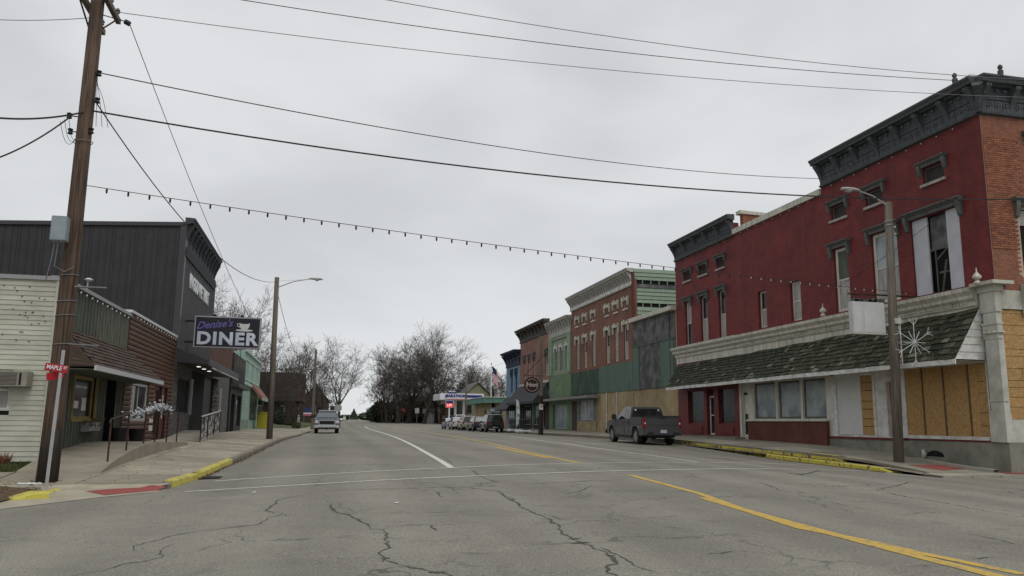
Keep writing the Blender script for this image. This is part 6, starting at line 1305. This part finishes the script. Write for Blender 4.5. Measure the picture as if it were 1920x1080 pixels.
# ================================================================ BEYOND THE SHOPS
# filling station
gs = thing('filling_station', 'filling station canopy with blue and white band and a small shop behind it', 'filling station', (23, 142, G(23, 142)))
gp = lambda px, py, Y: on_y(px, py, Y)
x0, x1 = 20.75, 27.3; zt, zb = 6.42, 5.3; white2 = mat('canopy_white', (.62, .63, .66), kind='plain')
B().box(19.6, 27.35, 140.2, 150, zb+.02, zt-.03).build('canopy_core', white2, gs)
B().prism([(19.3, 146, zb), (x0, 140, zb), (x0, 140, zt), (19.3, 146, zt)], (.12, .03, 0)).build('canopy_side', MATS['canopy_white'], gs)
B().box(x0, x1, 139.98, 140.2, zb, zt).build('canopy_front', white2, gs)
blue = mat('royal_blue', (.02, .035, .17), kind='plain'); redl = mat('stripe_red', (.4, .1, .08), kind='plain')
B().box(x0, x1, 139.93, 139.97, zb+.05, zb+.16).build('red_stripe', redl, gs); B().box(24.2, 27.0, 139.93, 139.97, zb+.42, zb+.86).build('blue_band', blue, gs)
text('MARATHON', .66, blue, gs, basis_mtx((22.25, 139.93, zb+.66), (1, 0, 0), (0, 0, 1), (0, -1, 0)), ext=.02, off=.035, shear=.15, sx=.98)
b = B(); b.box(23.85, 24.1, 139.93, 139.97, zb+.42, zb+.86); b.build('brand_square', mat('mid_blue', (.04, .08, .3), kind='plain'), gs); B().box(20.9, 22.3, 139.9, 140.1, zt, zt+.42).build('roof_sign', blue, gs); B().box(21.0, 22.2, 139.86, 139.89, zt+.22, zt+.36).build('roof_sign_stripe', white2, gs)
for x in (22.5, 24.0): B().box(x, x+.4, 142.5, 142.9, .8, zb+.1).build('pillar', MATS['canopy_white'], gs)
for x in (22.0, 24.8):
    p = B().box(x-.35, x+.35, 144, 144.5, 1.0, 2.7).build('fuel_pump', mat('pump_grey', (.25, .26, .28), kind='plain'), gs); B().box(x-.28, x+.28, 143.95, 143.99, 1.9, 2.5).build('pump_display', plast, p)
b = B(); b.box(23.0, 34, 156, 164, .8, 4.4).build('shop_wall', mat('brown_wall', (.12, .085, .06), (.09, .065, .05), sc=2), gs); B().box(22.6, 34.5, 155.6, 164.5, 4.4, 4.9).build('shop_roof', mat('brown_roof', (.07, .055, .045), kind='plain'), gs); B().box(24.2, 26.5, 155.9, 156.0, 1.8, 3.6).build('shop_window', glass, gs)
ps = thing('price_sign', 'filling station price sign with red digits on a white post', 'sign', (20.6, 135, G(20.6, 135))); Y = 135.0
a, c = gp(836, 751, Y), gp(850, 764, Y); zg = G(20.6, Y)
B().box(a.x, c.x, Y-.1, Y+.1, c.z-.05, a.z+.05).build('cabinet', white2, ps); B().box(a.x+.06, c.x-.06, Y-.13, Y-.1, c.z, c.z+.68).build('red_face', mat('led_red', (.55, .02, .03), kind='plain', emit=.6), ps); B().box(a.x+.06, c.x-.06, Y-.13, Y-.1, c.z+.7, a.z).build('blue_face', blue, ps)
text('2.99', .56, mat('led_digit', (.9, .55, .5), kind='plain', emit=.8), ps, basis_mtx(((a.x+c.x)/2-.05, Y-.14, c.z+.34), (1, 0, 0), (0, 0, 1), (0, -1, 0)), ext=.01, off=.01, sx=.82)
xm = gp(842, 780, Y).x; B().box(xm-.09, xm+.09, Y-.08, Y+.08, zg, c.z-.05).build('post', white2, ps)
bg_ = B().tube([(xm-.42, Y-.8, zg-.1), (xm-.42, Y-.8, zg+.85), (xm-.3, Y-.8, zg+1.0), (xm+.3, Y-.8, zg+1.0), (xm+.42, Y-.8, zg+.85), (xm+.42, Y-.8, zg-.1)], .06, 6).build('hoop_barrier', mat('pale_yellow', (.5, .48, .2), kind='plain')); tag(bg_, 'pale yellow hoop barrier protecting the price sign post', 'barrier')
ms = thing('brick_sign', 'low brown brick sign wall on the grass left of the price sign', 'sign', (20, 158, 1.15)); q = gp(827, 790, 158); B().box(q.x-.3, q.x+2.4, 158, 158.4, 1.1, 3.0).build('wall', redbrick2, ms); B().box(q.x+.3, q.x+1.9, 157.95, 158, 2.0, 2.7).build('sign_face', dirtyw, ms)
def house(name, label, x0, x1, y0, y1, zg, ze, zr, wallm, roofm, ridge='x', over=.4, wins=(), chim=None):
    t = thing(name, label, 'house', ((x0+x1)/2, (y0+y1)/2, zg)); B().box(x0, x1, y0, y1, zg-.3, ze).build('wall', wallm, t)
    if ridge == 'x':
        ym = (y0+y1)/2; rf = B().prism([(x0-over, y0-over, ze-.1), (x0-over, ym, zr), (x0-over, y1+over, ze-.1)], (x1-x0+2*over, 0, 0)).build('roof', roofm, t)
    else:
        xm_ = (x0+x1)/2; B().prism([(x0, y0-.02, ze), (xm_, y0-.02, zr-.2), (x1, y0-.02, ze)], (0, .1, 0)).build('gable', wallm, t)
        rf = None
        for s, e in ((x0-over, xm_), (x1+over, xm_)): rf = B().prism([(s, y0-over, ze-.25), (e, y0-over, zr), (e, y0-over, zr+.15), (s, y0-over, ze-.1)], (0, y1-y0+2*over, 0)).build('roof', roofm, t)
    for wx, wz, ww, wh in wins:
        f = B().box(wx-.06, wx+ww+.06, y0-.06, y0-.03, wz-.06, wz+wh+.06).build('window', dirtyw, t); B().box(wx, wx+ww, y0-.075, y0-.061, wz, wz+wh).build('pane', glass, f)
    if chim: B().box(chim[0], chim[0]+.7, chim[1], chim[1]+.7, ze, zr+.8).build('chimney', redbrick2, rf)
    return t
brs = mat('dark_brown_shingle', (.035, .025, .02), (.022, .017, .014), sc=2); oliv = mat('olive_siding', (.2, .2, .13), (.16, .16, .1), sc=2)
a, c = gp(901, 745, 130), gp(938, 745, 130); house('green_gable_house', 'olive green house with a broad gable behind the filling station', 25.2, 31.0, 150, 160, 1.1, 6.1, 8.9, oliv, mat('grey_roof', (.15, .15, .145), kind='plain'), 'y', .5, ((26, 3, 1, 1.6), (28.6, 3, 1, 1.6)), None)
house('grey_roof_house', 'low brown house with grey hipped roof right of the trees', 17.5, 26, 176, 184, 1.3, 4.2, 7.2, mat('cream_wall', (.3, .29, .24), kind='plain'), mat('brown_grey_roof', (.085, .075, .065), kind='plain'), 'x', .5, ((20, 2.2, .9, 1.15),), (27.0, 178))
house('white_garage', 'small white shed between the bare trees and the sign wall', 20.6, 24.2, 166.6, 171, 1.3, 3.4, 4.2, mat('shed_white', (.4, .41, .41), kind='plain'), MATS['brown_grey_roof'], 'x', .2)
# brown houses on the left
hb = thing('brown_house', 'dark brown shingled house with tall steep roof behind the left lawn', 'house', (-6.5, 116, 1.15)); Yh = 112.0
B().box(-12, -3.4, Yh+.6, Yh+9, 1.0, 4.2).build('wall', mat('brown_brick_far', (.05, .035, .028), (.035, .026, .02), sc=2), hb)
B().prism([(-12.4, Yh, 4.0), (-12.4, Yh+1.2, 7.9), (-12.4, Yh+8.4, 7.9), (-12.4, Yh+9.6, 4.0)], (8.8, 0, 0)).build('roof', brs, hb); B().prism([(-3.6, Yh, 4.0), (-3.6, Yh+1.2, 7.9), (-3.6, Yh+8.4, 7.9), (-3.6, Yh+9.6, 4.0)], (.8, .0, -.1)).build('roof_eave', mat('red_brown_trim', (.04, .024, .02), kind='plain'), hb)
for x in (-9, -6.2): f = B().box(x, x+1.0, Yh+.54, Yh+.58, 2.0, 3.4).build('window', dirtyw, hb); B().box(x+.08, x+.92, Yh+.52, Yh+.538, 2.08, 3.32).build('pane', glass, f)
b = B().box(-6.9, -5.7, Yh+.3, Yh+.6, 1.2, 3.4).build('door', blackm, hb)
qa = gp(560, 790, 112); tag(B().lathe((qa.x, 110.5, Gt(qa.x, 110.5)), [(.28, 0), (.2, .3), (.14, 1.0), (.18, 1.2), (.09, 1.4), (.12, 1.55), (.05, 1.7)], 10).build('garden_statue', white), 'small white garden statue on the lawn before the brown house', 'statue')
house('gable_house', 'brown brick house with pointed gable behind the far left trees', -3.9, .7, 140, 150, 1.2, 4.6, 7.5, mat('gable_brown', (.075, .05, .038), (.055, .038, .03), sc=2), brs, 'y', .3, ((-1.4, 2.6, .9, 1.3), (1.0, 2.6, .9, 1.3)))
yd = thing('yard_sign', 'blue white and pink yard sign on a post beside the far left pole', 'sign', (0, 96, .9)); q = gp(578, 772, 96); zq = Gt(q.x, 96)
for s in (-.45, .45): B().tube([(q.x+s, 96, zq), (q.x+s, 96, q.z+.3)], .03, 4).build('post', wireg, yd)
B().box(q.x-.55, q.x+.55, 95.95, 96, q.z-.1, q.z+.5).build('panel', mat('navy_panel', (.03, .04, .1), kind='plain'), yd); B().box(q.x-.55, q.x+.55, 95.95, 96, q.z-.24, q.z-.11).build('white_strip', white, yd); B().box(q.x-.55, q.x+.55, 95.95, 96, q.z-.45, q.z-.25).build('pink_strip', mat('pink_panel', (.4, .12, .2), kind='plain'), yd)
# signs seen from behind, stop sign, poles
def sign_post(label, px, pyb, pyt, Y, shape, sz, mt, nm='road_sign'):
    q = gp(px, pyt, Y); zg = Gt(q.x, Y); t = thing(nm, label, 'sign', (q.x, Y, zg)); B().tube([(q.x, Y, zg-.1), (q.x, Y, q.z+sz*.4)], .04, 5).build('post', wireg, t)
    if shape == 8: pts = [(q.x+sz/2*1.08*math.cos(a), Y-.06, q.z+sz/2*1.08*math.sin(a)) for a in [math.pi/8+k*math.pi/4 for k in range(8)]]
    else: pts = [(q.x-sz*.4, Y-.06, q.z-sz/2), (q.x+sz*.4, Y-.06, q.z-sz/2), (q.x+sz*.4, Y-.06, q.z+sz/2), (q.x-sz*.4, Y-.06, q.z+sz/2)]
    B().prism(pts, (0, .02, 0)).build('plate', mt, t); return t, q
alu = mat('bare_aluminium', (.28, .29, .3), kind='plain')
t, q = sign_post('red octagonal stop sign in front of the big bare trees', 756, 790, 768, 158, 8, .75, mat('stop_red', (.45, .03, .04), kind='plain'), 'stop_sign'); text('STOP', .22, slw, t, basis_mtx((q.x, 157.93, q.z), (1, 0, 0), (0, 0, 1), (0, -1, 0)), ext=.002, off=.004)
sign_post('square grey back of a road sign below the tallest bare tree', 782, 792, 770, 150, 4, .95, alu)
sign_post('small pale road sign on a post left of the white shed', 796, 792, 771, 160, 4, .9, alu)
sign_post('grey back of an octagonal stop sign behind the silver pickup truck', 634, 800, 765, 92, 8, .8, alu, 'stop_sign')
q = gp(804, 797, 140); B_ = B().tube([(q.x, 140, G(q.x, 140)), (q.x, 140, G(q.x, 140)+2.2)], .05, 6).build('marker_post', polem); tag(B_, 'thin brown marker post at the road edge before the sign wall', 'post')
q = gp(667, 792, 190); B_ = B().tube([(gp(707, 790, 170).x, 170, 1.2), (gp(708, 765, 170).x, 170, gp(708, 768, 170).z)], .09, 6).build('wooden_post', polem); tag(B_, 'short wooden pole at the road edge left of the big bare trees', 'post')
for i, (px, pt) in enumerate(((688, 765), (693, 764))):
    q = gp(px, pt, 300); o = B().tube([(q.x, 300, 1.3), (q.x, 300, q.z)], .18, 6).build('utility_pole', poleg); tag(o, ('distant utility pole on the hill, left one of the pair beside the road', 'distant utility pole on the hill, right one of the pair beside the road')[i], 'utility pole')
# far lamp and flagpole
g5 = Vector((gp(873, 795, 118).x, 118.0, G(18, 118))); lamp_pole(g5, gp(875, 697, 118).z-g5.z, 0, 'tall far street lamp pole in front of the filling station canopy', poleg, gp(853, 696, 118), gp(874, 704, 118).z, rod=False, r=.17)
g6 = Vector((gp(920, 790, 113).x, 109.0, .95)); g6.x = gp(920, 780, 109).x; fp = thing('flagpole', 'white flagpole with hanging stars and stripes flag and a dark banner', 'flagpole', g6); zt_ = gp(922, 683, 109).z
B().tube([g6, (g6.x, g6.y, zt_)], [.09, .05], 8).build('pole', white, fp); B().ball((g6.x, g6.y, zt_+.08), .1, 8).build('finial', MATS['faded_gold'], fp)
def cloth(nm, x, z0, z1, w, mt_f, drape):
    b = B(); n, m_ = 8, 14; vs = []; 
    for j in range(m_+1):
        for i in range(n+1):
            s, q = i/n, j/m_; vs.append((x+.06+s*w*(1-.25*q)+drape*q*.3, g6.y-.05+.14*math.sin(s*7+q*4)*s, z1-(z1-z0)*q-s*s*drape))
    for j in range(m_):
        for i in range(n): b.add([vs[j*(n+1)+i], vs[j*(n+1)+i+1], vs[(j+1)*(n+1)+i+1], vs[(j+1)*(n+1)+i]], [(0, 1, 2, 3)], mt_f(i/n, j/m_))
    return b
cloth('flag', g6.x, zt_-2.6, zt_-.3, .85, lambda s, q: 2 if q < .42 and s < .75 else (int(q*13) % 2), 1.0).build('flag_cloth', [mat('flag_red', (.35, .03, .05), kind='plain'), mat('flag_white', (.5, .48, .5), kind='plain'), mat('flag_navy', (.02, .025, .07), kind='plain')], fp)
cloth('banner', g6.x, zt_-4.3, zt_-3.2, .4, lambda s, q: 0, .3).build('banner_cloth', blackm, fp)

# ================================================================ TREES
def tree_meshes(seed, H, spread, lean=0, stems=1, forks=3, L0k=.17, dens=1.0):
    rnd = random.Random(seed); T = B(); C = B(); MAXL = 6
    def grow(p, d, L, r, lev):
        n = 5 if lev < 2 else (3 if lev < 4 else 2); pts = [p.copy()]; rs = [r]; q = p.copy(); dd = d.copy(); r1 = r*.6
        for i in range(n):
            dd = (dd+Vector((rnd.gauss(0, 1), rnd.gauss(0, 1), rnd.gauss(0, .6)))*(.07+.045*lev)+Vector((0, 0,   .03+.008*lev))).normalized(); q = q+dd*L/n; pts.append(q.copy()); rs.append(max(.0078, r+(r1-r)*(i+1)/n))
        (T if lev < 2 else C).tube(pts, rs, (8, 6, 4, 3, 3, 3, 3)[min(lev, 6)], cap=False)
        if lev >= MAXL: return
        k = forks if lev == 0 else 2
        base = rnd.uniform(0, 6.28)
        for j in range(k):
            a = base+2*math.pi*j/k+rnd.uniform(-.5, .5); el = rnd.uniform(.22, .55)*spread*(1.0 if lev else .85)
            o = dd.orthogonal().normalized(); o = Matrix.Rotation(a, 3, dd) @ o; nd = (dd*math.cos(el)+o*math.sin(el)).normalized()
            grow(pts[n], nd, L*rnd.uniform(.7, .95), rs[n]*.8, lev+1)
        m_ = int((3 if lev < 3 else 4)*dens) if lev else 2
        for j in range(m_):
            i = rnd.randint(1 if lev else 3, n); o = dd.orthogonal().normalized(); o = Matrix.Rotation(rnd.uniform(0, 6.3), 3, dd) @ o; nd = (dd*.7+o*.75*spread+Vector((0, 0, .08))).normalized()
            grow(pts[i], nd, L*rnd.uniform(.4, .75), rs[i]*.45, min(MAXL, lev+(2 if lev < 4 else 1)))
    for s_ in range(stems):
        a = 2*math.pi*s_/max(1, stems); st = Vector((.5*math.cos(a), .5*math.sin(a), -.3)) if stems > 1 else Vector((0, 0, -.3))
        grow(st, Vector((lean+(.22*math.cos(a) if stems > 1 else 0), .22*math.sin(a) if stems > 1 else 0, 1)).normalized(), H*L0k*(rnd.uniform(.8, 1.1)), H*.0165/(1+.35*(stems-1)), 0)
    zm = sorted(v[2] for v in C.v)[int(len(C.v)*.998)]; k = H/zm
    for M_ in (T, C): M_.v = [(v[0]*k, v[1]*k, v[2]*k if v[2] > 0 else v[2]) for v in M_.v]
    print('tree', seed, len(C.f), max(abs(v[0]) for v in C.v))
    return T.mesh('trunk', bark, smooth=True), C.mesh('crown', twig)
PRO = [tree_meshes(11, 16, 1.1), tree_meshes(23, 16, .85, forks=3), tree_meshes(37, 16, 1.1, stems=3, forks=2, L0k=.14), tree_meshes(51, 12, 1.1, .2, forks=2), tree_meshes(64, 14, 1.25, stems=3, forks=3, L0k=.11, dens=.8)]
def tree(i, x, y, h, label, rz=0, w=1.0, grp=None, cat_='tree'):
    z = Gt(x, y); t = thing('bare_tree', label, cat_, (x, y, z), group=grp); H0 = (16, 16, 16, 12, 14)[i]
    for nm, me in zip(('trunk', 'crown'), PRO[i]):
        o = bpy.data.objects.new(nm, me); COL.objects.link(o); o.parent = t; o.scale = (h/H0*w, h/H0*w, h/H0); o.rotation_euler = (0, 0, rz)
def tpx(i, px, Y, ptop, label, rz=0, w=1.0): q = gp(px, ptop, Y); tree(i, q.x, Y, q.z-Gt(q.x, Y), label, rz, w)
tpx(1, 800, 152, 606, 'tallest bare tree of the right clump, with upright forked limbs', .4, 1.15)
tpx(0, 770, 158, 624, 'tall bare tree in the middle of the clump with dense twigs', 1.7, 1.15)
tpx(2, 744, 154, 640, 'broad bare tree at the left side of the clump', 2.9, 1.2)
tpx(4, 732, 164, 672, 'lower spreading bare tree reaching out over the road', .9, .8)
tpx(4, 826, 168, 655, 'bare tree at the right side of the clump beside the filling station', 2.2, 1.2)
tpx(3, 612, 102, 636, 'leaning dark bare tree just behind the silver pickup truck', .3, 1.0)
tpx(1, 642, 112, 634, 'tall bare tree right of the leaning one beside the left kerb', 2.0, 1.15)
tpx(2, 430, 95, 538, 'bare tree rising behind the roof of the tall charcoal diner', 1.2, .85)
tpx(0, 493, 108, 628, 'bare tree behind the diner sign and the mint shop', 2.7, .9)
tpx(4, 545, 135, 660, 'bare tree above the roof of the brown house', .2, .9)
tpx(4, 893, 185, 682, 'rounded bare tree behind the filling station', 1.5, .95)
tpx(4, 932, 178, 696, 'rounded bare tree behind the olive gable house', 4.0, .95)
tpx(0, 860, 200, 700, 'pale bare tree far behind the canopy', 2.5, 1.0)
tpx(3, 552, 100, 735, 'small twiggy bare tree on the lawn before the brown house', 2.0, 1.2)
# brown thicket, evergreen bushes and round shrub
def bushy(nm, label, cat_, cx, cy, z, rx_, ry_, rz_, n, lf, mt, cone=False, stem=True):
    t = thing(nm, label, cat_, (cx, cy, z)); b = B(); rnd = random.Random(int(cx*7+cy))
    for i in range(n):
        u, v, w = rnd.gauss(0, 1), rnd.gauss(0, 1), rnd.gauss(0, 1); l = math.sqrt(u*u+v*v+w*w)+1e-6; r = rnd.uniform(.55, 1.05)**.5*(1+.15*math.sin(3*math.atan2(v, u)+i % 3)); zz = (w/l*r+1)/2
        k = (1-zz)*1.2 if cone else 1; p = Vector((cx+u/l*r*rx_*k, cy+v/l*r*ry_*k, z+zz*rz_*2)); a = Vector((rnd.gauss(0, 1), rnd.gauss(0, 1), rnd.gauss(0, 1))).normalized()*lf; c = a.orthogonal().normalized()*lf*.6
        b.add([p-a, p+c, p+a, p-c], [(0, 1, 2, 3)])
    b.build('foliage', mt, t); B().tube([(cx, cy, z-.2), (cx, cy, z+rz_*1.2)], [.09*rx_+.04, .04], 5).build('stem', bark, t)
everg = mat('evergreen', (.022, .035, .018), (.04, .05, .028), sc=1.5, bump=0); brush = mat('brown_brush', (.075, .058, .045), (.05, .04, .032), sc=.8, bump=0); shr = mat('olive_shrub', (.07, .075, .04), (.045, .05, .025), sc=3, bump=0)
for i, (px, pt, Y, w, m_, lab) in enumerate(((714, 752, 168, 2.0, everg, 'dark evergreen tree below the left side of the bare trees'), (703, 762, 200, 2.0, everg, 'dark evergreen farther off beside the far road'), (740, 752, 170, 3.0, brush, 'brown thicket at the foot of the bare trees, beside the evergreen'), (768, 742, 172, 3.4, brush, 'tall brown thicket behind the stop sign'), (798, 750, 174, 3.4, brush, 'brown thicket behind the square road sign'), (688, 774, 290, 3.2, everg, 'dark low bush below the distant pair of poles'), (577, 735, 150, 2.0, everg, 'dark conifer between the brown houses'))):
    q = gp(px, pt, Y); z = Gt(q.x, Y); bushy('evergreen_tree' if m_ is everg else 'thicket', lab, 'tree' if m_ is everg else 'bush', q.x, Y, z, w, w*.8, (q.z-z)/2, 1500, .28, m_, cone=(i == 6))
q = gp(664, 768, 360); bushy('conifer', 'tiny conifer standing on the horizon at the end of the road', 'tree', q.x, 360, Gt(q.x, 360)-1, 2.6, 2.6, (q.z-Gt(q.x, 360)+1)/2, 500, .5, everg, cone=True)
q = gp(556, 795, 98); bushy('round_shrub', 'round brownish shrub on the lawn beside the path', 'shrub', q.x, 98, Gt(q.x, 98), .45, .45, .42, 900, .07, shr)
q = gp(520, 785, 105); bushy('dark_shrub', 'dark evergreen shrub at the left corner of the brown house', 'shrub', q.x, 109, Gt(q.x, 109), .8, .8, .9, 900, .12, everg)
# distant strip of woods and a few pale roofs on the horizon
b = B(); rnd = random.Random(5)
for i in range(9000):
    x = rnd.uniform(-260, 330); y = rnd.uniform(330, 420)
    if 4 < x < 26: continue
    h = 9*rnd.random()**.6+1.5*math.sin(x*.07)+1.5; z = Gt(x, y)+rnd.uniform(0, max(1, h)); a = rnd.uniform(0, 3.14); l = rnd.uniform(.5, 1.15)
    b.add([(x-l*math.cos(a), y, z-l*math.sin(a)), (x+.12, y, z), (x+l*math.cos(a), y, z+l*math.sin(a)), (x-.12, y, z+.15)], [(0, 1, 2, 3)])
wd = b.build('far_woods', twig); wd['kind'] = 'stuff'; tag(wd, 'faint band of bare woods along the horizon behind the town', 'woods')
for i, (px, w, lab) in enumerate(((648, 3.0, 'white distant shed on the horizon left of the conifer'), (656, 3.6, 'longer white distant building just left of the conifer'))):
    q = gp(px, 787, 380); zz = Gt(q.x, 380); house('distant_shed', lab, q.x-w/2, q.x+w/2, 380, 388, zz, zz+1.7, zz+2.5, white, MATS['brown_grey_roof'], 'x', .2)
# storm drain lid etc: small litter on the asphalt
for i, (px, py) in enumerate(((475, 924), (527, 832), (742, 944))):
    c = at(px, py); o = B().add([(c.x-.05, c.y, c.z+.008), (c.x+.03, c.y-.04, c.z+.012), (c.x+.06, c.y+.03, c.z+.03), (c.x-.02, c.y+.05, c.z+.01)], [(0, 1, 2, 3)]).build('litter', white); tag(o, ('scrap of white paper on the asphalt left of the centre, near the crosswalk line', 'scrap of white paper in the road near the left street lamp', 'tiny white scrap on the asphalt in the middle foreground')[i], 'litter')
